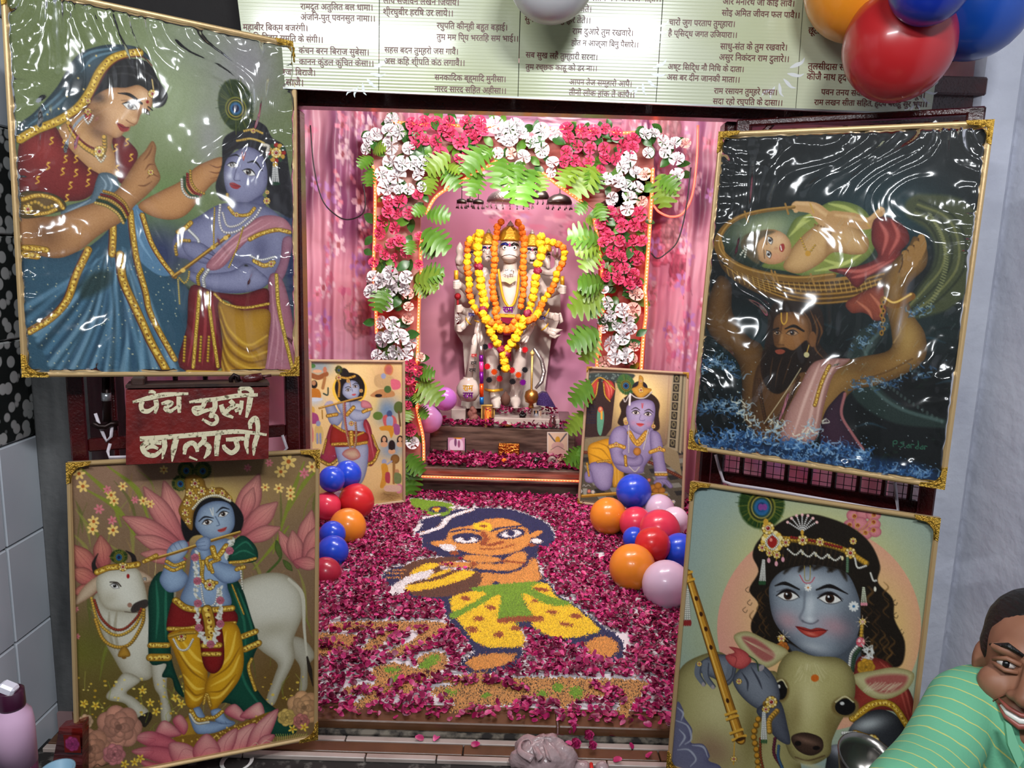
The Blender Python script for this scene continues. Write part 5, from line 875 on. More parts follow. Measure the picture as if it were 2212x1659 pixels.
# ---------------------------------------------------------------- floral print for the drapes
def art_floral(W, H, seed, dense):
    p = Paint([(0, 0), (W, 0), (W, H), (0, H)], W, H, (224, 158, 176)); g = np.random.RandomState(seed); p.view(0, 0, 1)
    for i in range(30): p.blob(g.uniform(0, W), g.uniform(0, H), W*.2, H*.12, [(236, 186, 200), (206, 120, 150), (230, 160, 170), (196, 130, 176)][i % 4], .5)
    T = H*dense
    for i in range(26): p.blob(g.uniform(0, W), g.uniform(0, T*.6), 14, 30, [(110, 50, 90), (150, 84, 140), (90, 40, 70)][i % 3], .6)
    for i in range(int(W*T/900)):
        x, y = g.uniform(0, W), g.uniform(0, T)**1.0; k = g.randint(4)
        if k == 0: p.rose(x, y, g.uniform(12, 30), [(236, 140, 158), (226, 110, 140), (240, 170, 180)][g.randint(3)])
        elif k == 1: p.flower(x, y, g.uniform(8, 17), [(246, 214, 224), (196, 140, 200), (236, 150, 176)][g.randint(3)], (190, 110, 120), 5, g.uniform(0, 2))
        else:
            for j in range(g.randint(6, 18)): p.ell(x+g.normal(0, 3.2), y+j*4.2, 4.2, 3.2, [(244, 206, 218), (214, 160, 206), (232, 140, 160), (250, 226, 232)][g.randint(4)], ang=g.uniform(0, 90), edge=((190, 110, 140), 1.4, .5))
    for i in range(int(W*H/9000)):
        x, y = g.uniform(0, W), g.uniform(T*.7, min(H, T*1.8)); p.line([(x, y), (x+g.uniform(-8, 8), y+18)], 1, (130, 70, 90), a=.6)
        for j in range(4): p.ell(x+g.normal(0, 6), y+g.normal(8, 8), 4, 6, [(226, 130, 160), (236, 170, 190), (206, 100, 140)][j % 3], ang=g.uniform(0, 180), a=.8)
    return p.c
FLOR = art_floral(220, 480, 4, .56)
def drape(name, pts, z0, z1, label, folds=9, amp=.03, u0=0., u1=1., nx=50, nz=50, kind=None, canvas=FLOR, group=None, flare=0.):
    """cloth hanging from z1 to z0 along a floor path, folded"""
    P = [Vector((*p, 0)) for p in pts]; L = [0]
    for a, b in zip(P[:-1], P[1:]): L.append(L[-1]+(b-a).length)
    u = np.linspace(0, 1, nx); X = np.interp(u*L[-1], L, [p.x for p in P]); Y = np.interp(u*L[-1], L, [p.y for p in P])
    tx = np.gradient(X); ty = np.gradient(Y); n = np.hypot(tx, ty); nxn, nyn = -ty/n, tx/n
    v = np.linspace(0, 1, nz); Uu, Vv = np.meshgrid(u, v); ph = RG.uniform(0, 6, 3)
    d = amp*(np.sin(Uu*folds*6.283+ph[0]+.5*np.sin(Vv*3))*.6+.4*np.sin(Uu*folds*2.3*6.283+ph[1]+Vv*2)+.25*np.sin(Uu*3*6.283+Vv*4+ph[2]))*(.35+.65*Vv)
    d += .004*np.sin(Uu*70+Vv*23)*np.sin(Vv*37+Uu*11)
    co = np.stack([X[None]+d*nxn[None]+flare*Vv**2*(Uu-.5), Y[None]+d*nyn[None]-0*Vv, z1+(z0-z1)*Vv], -1).reshape(-1, 3)
    H, W = canvas.shape[:2]; ci = np.clip((Vv*(H-1)).astype(int), 0, H-1); cj = np.clip(((u0+(u1-u0)*Uu) % 1.0*(W-1)).astype(int), 0, W-1)
    o = obj(name, npmesh(name, co, gridfaces(nx, nz), True, canvas[ci, cj].reshape(-1, 3)), M_PINKC)
    return tag(o, label, 'curtain', group)
G = 'pink floral drapes lining the shrine'
drape('floral_drape', [(-1.36, 4.68), (-.62, 4.72)], 0.0, 2.42, 'pink floral drape left of the flower arch, behind the flute poster', 5, .035, 0, .999, 120, 200, group=G)
drape('floral_drape', [(.62, 4.72), (1.36, 4.68)], 0.0, 2.42, 'pink floral drape right of the flower arch, behind the crawling-child poster', 5, .035, .4, 1.399, 120, 200, group=G)
drape('floral_drape', [(-1.37, 2.5), (-1.36, 4.66)], 0.0, 2.42, 'pink floral drape along the left side wall of the shrine', 12, .02, .3, 1.1, group=G)
drape('floral_drape', [(1.36, 4.66), (1.36, 2.5)], 0.0, 2.42, 'pink floral drape along the right side wall of the shrine', 12, .02, .1, .9, group=G)
drape('floral_drape', [(-1.1, 5.5), (1.1, 5.5)], 0.3, 2.42, 'pink cloth hung in the niche behind the statue', 3, .012, .2, .8, 100, 140, group=G, canvas=art_floral(300, 420, 9, .3))
drape('floral_drape', [(-1.37, 2.42), (-.68, 2.40)], 0.0, 1.95, 'pink cloth seen through the bars of the left gate', 5, .015, .4, .7, 40, 40, group=G)
drape('floral_drape', [(.68, 2.40), (1.37, 2.42)], 0.0, 1.95, 'pink floral cloth seen through the bars of the right gate', 5, .015, .1, .4, 40, 40, group=G)
drape('floral_drape', [(-1.36, 4.75), (1.36, 4.75)], 2.14, 2.42, 'pink pelmet cloth above the flower arch', 9, .02, 0, .9, 90, 30, group=G)
# ------------ posters, sign, verse banner
M_PRINT=mat('printed_sheet',attr=True,rough=.55,spec=.22)
M_GOLD=mat('gold_moulding',(196,164,116),.35,.3,bump=(120,.1,.002))
M_ORN=mat('brass_corner',(188,148,60),.3,.8,bump=(260,.9,.004))
M_BACK=mat('hardboard_back',(70,44,28),.8)
M_FILM=bpy.data.materials.new('clear_plastic_film');M_FILM.use_nodes=True
nt=M_FILM.node_tree;nt.nodes.clear()
fo=nt.nodes.new('ShaderNodeOutputMaterial');fm=nt.nodes.new('ShaderNodeMixShader');ft=nt.nodes.new('ShaderNodeBsdfTransparent');fg=nt.nodes.new('ShaderNodeBsdfGlossy');fr=nt.nodes.new('ShaderNodeFresnel')
fg.inputs['Roughness'].default_value=.13;fr.inputs[0].default_value=1.5;nt.links.new(fr.outputs[0],fm.inputs[0]);nt.links.new(ft.outputs[0],fm.inputs[1]);nt.links.new(fg.outputs[0],fm.inputs[2]);nt.links.new(fm.outputs[0],fo.inputs[0])
def vnoise(h,w,cy,cx,rg):
    """smooth value noise"""
    g=rg.uniform(-1,1,(cy+3,cx+3));y=np.linspace(0,cy,h);x=np.linspace(0,cx,w);yi=y.astype(int);xi=x.astype(int);fy=y-yi;fx=x-xi
    fy=(fy*fy*(3-2*fy))[:,None];fx=(fx*fx*(3-2*fx))[None]
    a=g[np.ix_(yi,xi)];b=g[np.ix_(yi,xi+1)];c=g[np.ix_(yi+1,xi)];d=g[np.ix_(yi+1,xi+1)]
    return (a*(1-fx)+b*fx)*(1-fy)+(c*(1-fx)+d*fx)*fy
def poster(corners,P,N,art,W,H,label,film=0.,rail=.012,corner=.05,depth=.016,square=False,group=None,mouldm=None):
    N=Vector(N).normalized()
    if N.dot(CAM-Vector(P))<0:N=-N
    c3=[HIT(px,py,P,N) for px,py in corners]
    if square:c3[2]=c3[1]+(c3[3]-c3[0]);
    cpx=[PROJ(c) for c in c3]
    img=art(W,H,cpx)
    root=empty('framed_poster',(c3[2]+c3[3])/2,label,'poster',group)
    Hm=homog([(0,0),(1,0),(1,1),(0,1)],[(0,0),(1,0),(1,1),(0,1)])
    u=(np.arange(W)+.5)/W;v=(np.arange(H)+.5)/H;u[0],u[-1],v[0],v[-1]=0,1,0,1
    Uu,Vv=np.meshgrid(u,v);A=[np.array(c) for c in c3]
    ex,ey=(c3[1]-c3[0]).normalized(),None;ey=N.cross(ex);o2=[((c-c3[0]).dot(ex),(c-c3[0]).dot(ey)) for c in c3]
    Hp=homog([(0,0),(1,0),(1,1),(0,1)],o2);q=happly(Hp,np.c_[Uu.ravel(),Vv.ravel()])
    co=A[0]+q[:,:1]*np.array(ex)+q[:,1:]*np.array(ey)
    obj('print',npmesh('print',co,gridfaces(W,H),True,img.reshape(-1,3)),M_PRINT,root)
    MB().prism([c-N*.001 for c in c3],-N*.012).build('backing',M_BACK,root)
    mm=mouldm or M_GOLD;ctr=sum(c3,Vector())/4
    for i in range(4):
        a,b=c3[i],c3[(i+1) % 4];t=(b-a).normalized();inn=N.cross(t);inn=inn if inn.dot(ctr-a)>0 else -inn
        R=Matrix((t,inn,t.cross(inn))).transposed();L=(b-a).length
        m=MB().box((a+b)/2+inn*rail*.15+N*depth*.25,(L+rail*.7,rail,depth),R,rail*.25);m.box((a+b)/2+inn*rail*.15+N*(depth*.25+depth*.5),(L,rail*.45,.003),R,.001);m.build('frame_rail',mm,root)
    if corner:
        for i in range(4):
            a=c3[i];t1=(c3[(i+1) % 4]-a).normalized();t2=(c3[i-1]-a).normalized();k=corner
            pts=[(0,0),(1.15,0),(1.1,.13),(.85,.2),(.6,.3),(.42,.42),(.3,.6),(.2,.85),(.13,1.1),(0,1.15)]
            MB().prism([a-t1*.004-t2*.004+(t1*x+t2*y)*k+N*(depth*.75) for x,y in pts],N*.004).build('corner_ornament',M_ORN,root)
            mo=MB()
            for (x0,y0),(x1,y1),(x2,y2) in (((.1,1.0),(.16,.5),(.3,.35)),((1.0,.1),(.5,.16),(.35,.3)),((.08,.3),(.2,.2),(.3,.08)),((.06,.7),(.14,.45),(.1,.3)),((.7,.06),(.45,.14),(.3,.1))):
                mo.tube([a+(t1*x+t2*y)*k+N*(depth*.75+.005) for x,y in ((x0,y0),(x1,y1),(x2,y2))],.0022,5)
            mo.build('scroll_relief',M_ORN,root,True)
    if film:
        nx,ny=(150,200) if film>.5 else (50,70);rg=np.random.RandomState(int(film*1000) % 97+W)
        u=np.linspace(0.012,.988,nx);v=np.linspace(.01,.99,ny);Uu,Vv=np.meshgrid(u,v)
        wx=vnoise(ny,nx,5,4,rg)*.13;wy=vnoise(ny,nx,5,4,rg)*.13
        a=Uu+wx;b=Vv+wy;edge=np.exp(-np.minimum.reduce([Uu,1-Uu,Vv,1-Vv])/.06)
        def ridge(ph,k):
            return (.5+.5*np.cos(ph*2))**(k+1)
        msk1=np.clip(vnoise(ny,nx,6,5,rg)*1.6+.15,0,1);msk2=np.clip(vnoise(ny,nx,6,5,rg)*1.6+.1,0,1)
        h=.0075*ridge((a*1.1+b*.6)*12,3)*msk1+.007*ridge((a*.9-b*.8)*10+1,3)*msk2+.004*ridge((a*1.5+b*.1)*17,2)*msk1[::-1]+.006*vnoise(ny,nx,11,9,rg)
        h+=.006*ridge(a*34+2*wx*20,2)*np.exp(-Vv/.13)+.006*ridge(b*46,2)*np.exp(-Uu/.07)+.005*ridge(b*40,2)*np.exp(-(1-Uu)/.07)+.004*ridge(a*30,2)*np.exp(-(1-Vv)/.06)
        h+=.0012*vnoise(ny,nx,60,46,rg)*edge*2
        h=(1.6*h*film+.011*film)*np.clip(np.minimum.reduce([Uu,1-Uu,Vv,1-Vv])/.02,0,1)+.002
        q=happly(Hp,np.c_[Uu.ravel(),Vv.ravel()]);co=A[0]+q[:,:1]*np.array(ex)+q[:,1:]*np.array(ey)+h.reshape(-1,1)*np.array(N)
        obj('plastic_film',npmesh('plastic_film',co,gridfaces(nx,ny),True),M_FILM,root)
    return root,c3,N
def cam_n(r1,r2):
    """plane normal from two in-plane directions given in camera axes (right, down, forward)"""
    w=[RT*r[0]-UP*r[1]+FW*r[2] for r in (r1,r2)];return w[0].cross(w[1]).normalized()
pTL=LL[1]+LL[3]*.035+LL[2]*.02
nTL=cam_n((.868,-.01,.496),(-.031,.991,.13));nTR=cam_n((.875,.116,-.471),(-.071,.992,.105));nBL=cam_n((.926,-.02,.378),(-.033,.994,.104))
GP='large framed devotional posters on the gates'
poster([(5,-38),(636,97),(641,808),(52,810)],U(638,450,2.13),nTL,art_mother,400,540,'large plastic-wrapped poster of a veiled woman feeding a blue child',film=1.0,group=GP)
poster([(1558,290),(2143,265),(2037,1052),(1492,966)],U(1526,600,2.10),nTR,art_carrier,384,530,'large dark plastic-wrapped poster of a bearded man carrying a baby in a basket',film=.9,group=GP)
BLQ=poster([(148,1000),(687,972),(683,1590),(168,1690)],U(686,1200,2.10),nBL,art_flute,350,480,'large framed poster of a blue flute player with a white cow on a lotus',group=GP)
poster([(1497,1041),(2028,1120),(1953,1763),(1445,1655)],U(1472,1300,2.02),nTR,art_calf,360,460,'large framed poster of a blue-faced boy hugging a calf',square=True,group=GP)
def lean(pxa,pxb,k):
    a,b=FL(*pxa,.02),FL(*pxb,.02);d=(b-a);d.z=0;n=Vector((d.y,-d.x,0)).normalized();n=(n+Vector((0,0,k))).normalized();return a,n
pa,na=lean((672,1108),(873,1085),.05)
poster([(668,778),(872,780),(873,1083),(672,1110)],pa,na,art_playing,170,250,'small framed poster of a blue flute player with side scenes, behind the left balloons',rail=.016,corner=0,depth=.02,film=.25,mouldm=mat('pale_wood_moulding',(176,150,120),.5),group='posters standing inside the shrine')
pb,nb=lean((1250,1086),(1475,1116),.12)
poster([(1270,793),(1487,806),(1475,1116),(1250,1086)],pb,nb,art_crawl,180,250,'small framed poster of a crawling blue baby holding a sweet, behind the right balloons',rail=.016,corner=.03,depth=.02,mouldm=mat('pale_wood_moulding'),group='posters standing inside the shrine')
SP=LL[1]+LL[3]*.16;SN=nBL if nBL.dot(FW)<0 else -nBL
fc=[HIT(px,py,HIT(580,900,LL[1]+LL[3]*.20,LL[3]),SN) for px,py in ((272,842),(582,836),(580,991),(272,1004))]
M_SIGN=mat('chipped_red_paint',(112,24,20),.4,vary=((58,12,14),16,.45,.8,6),bump=(70,.35,.006),coat=.15)
box=empty('donation_box',(fc[2]+fc[3])/2,'red wooden box with cream hand-painted lettering hung on the left gate','box')
bm_=MB();bd=-SN*.10;hdl=[f.copy() for f in fc];bm_.prism(hdl,bd);bm_.build('body',M_SIGN,box)
up=Vector((0,0,1));lid=[fc[0]+up*.004,fc[1]+up*.004,fc[1]+bd+up*.004,fc[0]+bd+up*.004]
MB().prism([lid[0]+SN*.004,lid[1]+SN*.004,lid[2],lid[3]],up*.008).build('lid',mat('dark_stained_wood',(58,34,26),.5,vary=((34,20,16),12,.4,.7,4,(.3,3,1)),bump=(40,.4,.004)),box)
e1=(fc[1]-fc[0]);e2=(fc[3]-fc[0])
MB().box(fc[0]+e1*.08+bd*.5+up*.02,(.03,.11,.02),Matrix((e1.normalized(),SN,up)).transposed(),.003).build('lid_batten',mat('dark_stained_wood'),box)
lk=[HIT(px,py,fc[1]+bd*.35,SN) for px,py in ((506,826),(503,815),(512,811),(520,818),(516,828))]
MB().tube([HIT(px,py,fc[1]+bd*.3,SN) for px,py in ((500,830),(498,818),(506,810),(514,813),(516,824))],.006,8).tube([HIT(px,py,fc[1]+bd*.3,SN) for px,py in ((508,824),(522,826),(536,820),(530,814))],.005,8).build('hasp',mat('dark_iron'),box,True)
MB().tube([HIT(px,py,fc[1]+bd*.3,SN) for px,py in ((524,822),(548,817),(566,813))],[.012,.013,.010],10).tube([HIT(px,py,fc[1]+bd*.3,SN) for px,py in ((562,814),(586,811))],.004,6).build('padlock',M_MAR,box,True)
M_CREAM=mat('flaking_cream_paint',(214,204,170),.6,vary=((96,84,56),120,.54,.66,5))
def glyphs(polys,name='letter'):
    for pl in polys:
        q=crom(np.array(pl,float),True,3) if len(pl)>5 else np.array(pl,float)
        P3=[HIT(*V(VG,x,y),fc[0]+SN*.0012,SN) for x,y in q]
        bm=bmesh.new();vs=[bm.verts.new(p) for p in P3];f=bm.faces.new(vs);bmesh.ops.triangulate(bm,faces=[f]);me=bpy.data.meshes.new(name);bm.to_mesh(me);bm.free();obj(name,me,M_CREAM,box)
def brush(strokes,name):
    """brush strokes as flat ribbons in the sign plane; each stroke: points and widths"""
    mb=MB()
    for si,(pts,w) in enumerate(strokes):
        q=crom(np.array(pts,float),False,6);ww=np.interp(np.linspace(0,1,len(q)),np.linspace(0,1,len(w)),w)
        t=np.gradient(q,axis=0);t /= np.linalg.norm(t,axis=1)[:,None]+1e-9;n=np.c_[-t[:,1],t[:,0]]*ww[:,None]/2
        A=[HIT(*V(VG,*p),fc[0]+SN*(.0012+.0002*si),SN) for p in q+n];B=[HIT(*V(VG,*p),fc[0]+SN*(.0012+.0002*si),SN) for p in q-n];m=len(A)
        mb.add(A+B,[(i,i+1,m+i+1,m+i) for i in range(m-1)])
    mb.build(name,M_CREAM,box)
brush([([(205,390),(400,340),(600,300),(890,285)],(30,62,62,30))],'headline')
brush([([(490,360),(500,440),(480,530)],(60,60,30)),([(330,380),(310,430),(330,490),(400,500),(490,440)],(56,60,60,56,30)),([(400,265),(450,262),(490,278)],(34,44,26))],'letter_pa')
brush([([(775,320),(775,420),(780,520)],(60,62,40)),([(560,410),(640,390),(690,405),(640,440),(610,470),(670,500),(760,440)],(34,56,50,50,60,50,30))],'letter_ca')
brush([([(900,390),(1050,370),(1250,350),(1500,310),(1740,300)],(30,54,54,54,40))],'headline')
brush([([(1215,380),(1215,450),(1180,530),(1150,580)],(64,64,56,40)),([(1090,380),(1060,450),(960,470),(990,530),(1080,500),(1190,470)],(60,56,60,56,50,36)),([(1150,560),(1220,560),(1240,620),(1180,660),(1060,600)],(50,56,50,50,36))],'letter_mu')
brush([([(1290,420),(1330,520),(1440,580)],(60,66,30)),([(1400,370),(1440,420),(1380,480),(1340,520)],(56,56,56,50)),([(1420,470),(1480,430),(1540,460),(1460,500)],(36,46,50,40)),([(1545,370),(1535,460),(1520,545)],(50,50,26))],'letter_kha')
brush([([(1650,330),(1630,450),(1600,580)],(70,66,30)),([(1660,320),(1660,250),(1590,215),(1520,240),(1530,310)],(50,60,60,50,40))],'letter_i')
brush([([(295,840),(600,820),(1100,780),(1500,750),(1850,790)],(60,60,60,56,30))],'headline')
brush([([(590,840),(600,930),(570,1090)],(60,66,20)),([(560,890),(420,880),(330,930),(370,1020),(480,1040),(580,960)],(50,56,66,66,56,40)),([(370,970),(440,930),(520,960)],(30,60,30))],'letter_ba')
brush([([(740,840),(710,970),(690,1120)],(74,74,14))],'letter_aa')
brush([([(840,1030),(860,930),(940,890),(990,940),(1000,1000)],(40,66,60,60,40)),([(1080,800),(1080,860),(1010,930)],(60,64,50)),([(1060,880),(1140,930),(1130,1010),(1080,1080)],(56,64,64,16)),([(900,1060),(1000,1100)],(30,20))],'letter_la')
brush([([(1260,770),(1240,900),(1235,1050)],(76,70,50))],'letter_aa')
brush([([(1350,850),(1500,840),(1620,830)],(46,56,46)),([(1470,860),(1490,950),(1420,1010),(1340,960),(1320,910)],(60,60,60,56,40)),([(1620,760),(1600,900),(1620,1025)],(60,60,20))],'letter_ja')
brush([([(1740,780),(1700,920),(1690,1045)],(64,60,20)),([(1740,760),(1740,660),(1710,590),(1650,640),(1650,720)],(50,60,70,60,40))],'letter_i')
BY=2.13
bc=[U(505,-60,BY),U(2056,-60,BY),U(2012,246,BY),U(535,184,BY)]
M_BAN=mat('ribbed_pvc_banner',(190,194,166),.22,vary=((174,180,126),1.6,.4,.65),coat=.35)
nt=M_BAN.node_tree;wv=nt.nodes.new('ShaderNodeTexWave');wv.bands_direction='Z';wv.inputs['Scale'].default_value=36;wv.inputs['Distortion'].default_value=.3
tc=nt.nodes.new('ShaderNodeTexCoord');nt.links.new(tc.outputs['Object'],wv.inputs['Vector']);bp=nt.nodes.new('ShaderNodeBump');bp.inputs['Strength'].default_value=.2;bp.inputs['Distance'].default_value=.001
nt.links.new(wv.outputs[0],bp.inputs['Height']);nt.links.new(bp.outputs[0],nt.nodes['Principled BSDF'].inputs['Normal'])
ban=empty('verse_banner',(bc[2]+bc[3])/2,'pale ribbed banner printed with Hindi verses above the shrine opening','banner')
cuts=[(505,535),(820,818),(1126,1119),(1436,1417),(1740,1719),(2056,2012)]
yb=lambda px:184+(px-535)*(246-184)/(2012-535)
for (a0,a1),(b0,b1) in zip(cuts[:-1],cuts[1:]):
    MB().prism([U(a0+1,-60,BY),U(b0-1,-60,BY),U(b1-.7,yb(b1),BY),U(a1+.7,yb(a1),BY)],(0,.006,0)).build('banner_panel',M_BAN,ban)
MB().prism([U(535,184,BY-.003),U(2012,246,BY-.003),U(2012,250,BY-.003),U(535,188,BY-.003)],(0,.01,0)).build('banner_edge',mat('aluminium_edge',(150,152,150),.3,.6),ban)
M_INK=mat('maroon_ink',(96,26,24),.4);M_LILY=mat('pale_print_flourish',(212,214,214),.3)
CONS=set(chr(c) for c in range(0x915,0x93a))
def visual(s):
    """logical to visual order for glyph-by-glyph setting: the short i sign goes before its consonant cluster"""
    out=[];i=0
    while i<len(s):
        if s[i] in CONS:
            j=i+1
            while j+1<len(s) and s[j]=='\u094d' and s[j+1] in CONS:j+=2
            if j<len(s) and s[j]=='\u093c':j+=1
            cl=s[i:j]
            if '\u094d\u0930' in cl:cl=cl.replace('\u094d\u0930','\u094d')
            if j<len(s) and s[j]=='\u093f':out.append('\u093f'+cl);j+=1
            else:out.append(cl)
            i=j
        else:out.append(s[i]);i+=1
    return ''.join(out)
def textmesh(body,name='text',bold=.0):
    c=bpy.data.curves.new(name,'FONT');c.body=visual(body);c.size=1;c.resolution_u=2;c.offset=bold
    o=bpy.data.objects.new(name,c);COL.objects.link(o);bpy.context.view_layer.update()
    me=bpy.data.meshes.new_from_object(o.evaluated_get(bpy.context.evaluated_depsgraph_get()));bpy.data.objects.remove(o);bpy.data.curves.remove(c);me.materials.clear();me.name=name;return me
def settext(body,a,b,m,parent,N,name='text_line',bold=.0,tall=1.12):
    """flat lettering from point a to point b (baseline)"""
    me=textmesh(body,name,bold)
    if len(me.vertices)==0:return None
    co=np.empty(len(me.vertices)*3);me.vertices.foreach_get('co',co);co=co.reshape(-1,3);w=co[:,0].max()-co[:,0].min();s=(b-a).length/w
    x=(b-a).normalized();y=Vector(N).cross(x).normalized()
    if bold==0:co[:,0] *= 1-.03/w
    P=np.array(a)+(co[:,:1]-co[:,0].min())*s*np.array(x)+co[:,1:2]*s*tall*np.array(y);me.vertices.foreach_set('co',P.astype(np.float32).ravel());me.update()
    if bold==0:
        bm=bmesh.new();bm.from_mesh(me)
        for k in (1,):
            n0=len(bm.verts);bm.from_mesh(me);bm.verts.ensure_lookup_table()
            for v_ in bm.verts[n0:]:v_.co+=(x*.026+y*.008)*s-Vector(N)*.00005*k
        bm.to_mesh(me);bm.free()
    return obj(name,me,m,parent)
Z4=(500,0,3.16);Z5=(1150,0,3.949);Z6=(1500,0,3.107);Z0=(0,0,1)
for vw,x0,y0,x1,y1,s in ((Z4,470,64,962,72,'रामदूत अतुलित बल धामा।'),(Z4,472,136,978,147,'अंजनि-पुत्र पवनसुत नामा।।'),(Z4,78,205,518,213,'महाबीर बिक्रम बजरंगी।'),(Z4,78,270,622,292,'कुमति निवार सुमति के संगी।।'),(Z4,458,364,936,378,'कंचन बरन बिराज सुबेसा।'),(Z4,460,440,968,454,'कानन कुंडल कुंचित केसा।।'),
        (Z4,60,500,570,518,'हाथ बज्र औ ध्वजा बिराजै।'),(Z4,20,570,488,588,'काँधे मूँज जनेऊ साजै।'),(Z4,1035,22,1550,38,'लाय सजीवन लखन जियाये।'),(Z4,1035,99,1510,112,'श्रीरघुबीर हरषि उर लाये।।'),(Z4,1400,193,1880,208,'रघुपति कीन्ही बहुत बड़ाई।'),(Z4,1400,271,1955,284,'तुम मम प्रिय भरतहि सम भाई।।'),(Z4,1043,358,1545,372,'सहस बदन तुम्हरो जस गावैं।'),(Z4,1043,436,1590,450,'अस कहि श्रीपति कंठ लगावैं।।'),(Z4,1385,545,1870,560,'सनकादिक ब्रह्मादि मुनीसा।'),(Z4,1385,625,1872,640,'नारद सारद सहित अहीसा।।'),
        (Z5,330,4,1095,14,'जलधि लांघि गये अचरज नाहीं।।'),(Z0,1130,22,1277,26,'दुर्गम काज जगत के जेते।'),(Z0,1133,47,1275,50,'सुगम अनुग्रह तुम्हरे तेते।।'),(Z5,340,290,858,308,'राम दुआरे तुम रखवारे।'),(Z5,332,385,902,405,'होत न आज्ञा बिनु पैसारे।।'),(Z0,1135,124,1290,130,'सब सुख लहै तुम्हारी सरना।'),(Z0,1135,150,1289,154,'तुम रच्छक काहू को डर ना।।'),(Z5,315,720,845,740,'आपन तेज सम्हारो आपै।'),(Z5,310,812,868,835,'तीनों लोक हांक तें कांपै।।'),
        (Z6,190,27,668,44,'और मनोरथ जो कोई लावै।'),(Z6,182,104,703,122,'सोइ अमित जीवन फल पावै।।'),(Z5,1163,212,1725,230,'चारों जुग परताप तुम्हारा।'),(Z5,1157,305,1742,323,'है प्रसिद्ध जगत उजियारा।।'),(Z6,172,330,620,339,'साधु-संत के तुम रखवारे।'),(Z6,165,402,632,416,'असुर निकंदन राम दुलारे।।'),(Z5,1155,590,1800,615,'अष्ट सिद्धि नौ निधि के दाता।'),(Z5,1147,680,1765,705,'अस बर दीन जानकी माता।।'),(Z6,130,627,552,638,'राम रसायन तुम्हरे पासा।'),(Z6,122,697,588,710,'सदा रहो रघुपति के दासा।।'),
        (Z6,770,148,1250,164,'जो सत बार पाठ कर कोई।'),(Z6,762,224,1260,239,'छूटहि बंदि महा सुख होई।।'),(Z6,760,464,1230,479,'तुलसीदास सदा हरि चेरा।'),(Z6,752,534,1250,549,'कीजै नाथ हृदय मंह डेरा।।'),(Z6,848,636,1545,659,'पवन तनय संकट हरन, मंगल मूरति रूप।'),(Z6,802,704,1560,719,'राम लखन सीता सहित, हृदय बसहु सुर भूप।।')):
    settext(s,U(*V(vw,x0,y0),BY-.0014),U(*V(vw,x1,y1),BY-.0014),M_INK,ban,(0,-1,0))
for n_,(x,y,k) in enumerate(((800,150,1),(1405,150,1),(1700,150,1.1),(2000,190,.8),(1420,60,.7))):
    for j in range(6):
        a=-.5+j*.62;r=40*k*(1-.07*j);c0=(x-6*j,y+8*j);d=(math.cos(a),math.sin(a));e=(-d[1],d[0])
        q=crom(np.array([(c0[0]+r*(d[0]*t+e[0]*w_),c0[1]+r*(d[1]*t+e[1]*w_)) for t,w_ in ((.15,0),(.5,.13),(.85,.1),(1.05,-.1),(.8,-.02),(.5,-.07))]),True,4)
        MB().prism([U(*w_,BY-.0002-.0001*j) for w_ in q],(0,.0001,0)).build('printed_flourish',M_LILY,ban)
# ------------ altar, led strips, flower arch, canopies
YA=4.53
M_ALT=mat('veined_brown_marble',(118,96,84),.28,vary=((58,44,38),5,.35,.65,8,(1,1,7)),bump=(30,.1,.003),coat=.2)
zt1=U(1080,1017,YA).z;zt2=U(1080,925,4.86).z
alt=empty('altar',(0,YA+.3,0),'stepped brown marble altar under the statue','altar')
ax0,ax1=U(912,1040,YA).x,U(1262,1050,YA).x
MB().box(((ax0+ax1)/2,YA+.55,.05),(ax1-ax0+.05,1.0,.1),None,.004).build('plinth',M_ALT,alt)
MB().box(((ax0+ax1)/2,YA+.50,.105),(ax1-ax0+.08,1.06,.016),None,.003).build('ledge',M_ALT,alt)
MB().box(((ax0+ax1)/2,YA+.54,(zt1+.113)/2),(ax1-ax0+.03,1.02,zt1-.113),None,.004).build('lower_step',M_ALT,alt)
bx0,bx1=U(929,925,4.86).x,U(1243,930,4.86).x
MB().box(((bx0+bx1)/2,5.17,(zt1+zt2)/2),(bx1-bx0,.62,zt2-zt1),None,.004).build('upper_step',M_ALT,alt)
def LED(name,strength=14):return mat(name,(255,120,70),.4,emit=((255,70,34),strength))
M_LED=LED('orange_red_led',5.);M_BULB=mat('hot_led_bulb',(255,210,180),.4,emit=((255,170,130),3))
M_BULB.cycles.emission_sampling='NONE'
def ledstrip(pts,label,r=.009,sp=.02):
    P=[Vector(p) for p in pts];q=crom(np.array([tuple(p) for p in P]),False,8);root=empty('led_strip',q[0],label,'light strip','glowing orange led strips of the arch')
    MB().tube([Vector(x) for x in q],r,8,True).build('tube',M_LED,root,True)
    L=np.r_[0,np.cumsum(np.linalg.norm(np.diff(q,axis=0),axis=1))];m=MB()
    for t in np.arange(0,L[-1],sp):m.ball([np.interp(t,L,q[:,k])-(r*.9 if k==1 else 0) for k in range(3)],r*.42,6)
    tag(m.build('diode',M_BULB,root),kind='stuff');return root
arc=lambda vw,pts,y=4.50:[U(*V(vw,*p),y) for p in pts]
ledstrip(arc(V1,[(655,545),(672,700),(672,900),(668,1150),(660,1420)])+arc(VS,[(570,220),(575,400)]),'glowing led strip up the outer side of the left pillar')
ledstrip(arc(V1,[(1725,490),(1570,590),(1380,690),(1215,790),(1150,870),(1110,960)]),'glowing led strip on the left slope of the arch')
ledstrip(arc(V1,[(1070,1130),(1060,1300),(1068,1500)])+arc(VS,[(888,40),(876,300),(868,560),(855,640),(858,800),(862,900),(880,1010),(910,1150),(915,1320)]),'glowing led strip down the inner side of the left pillar')
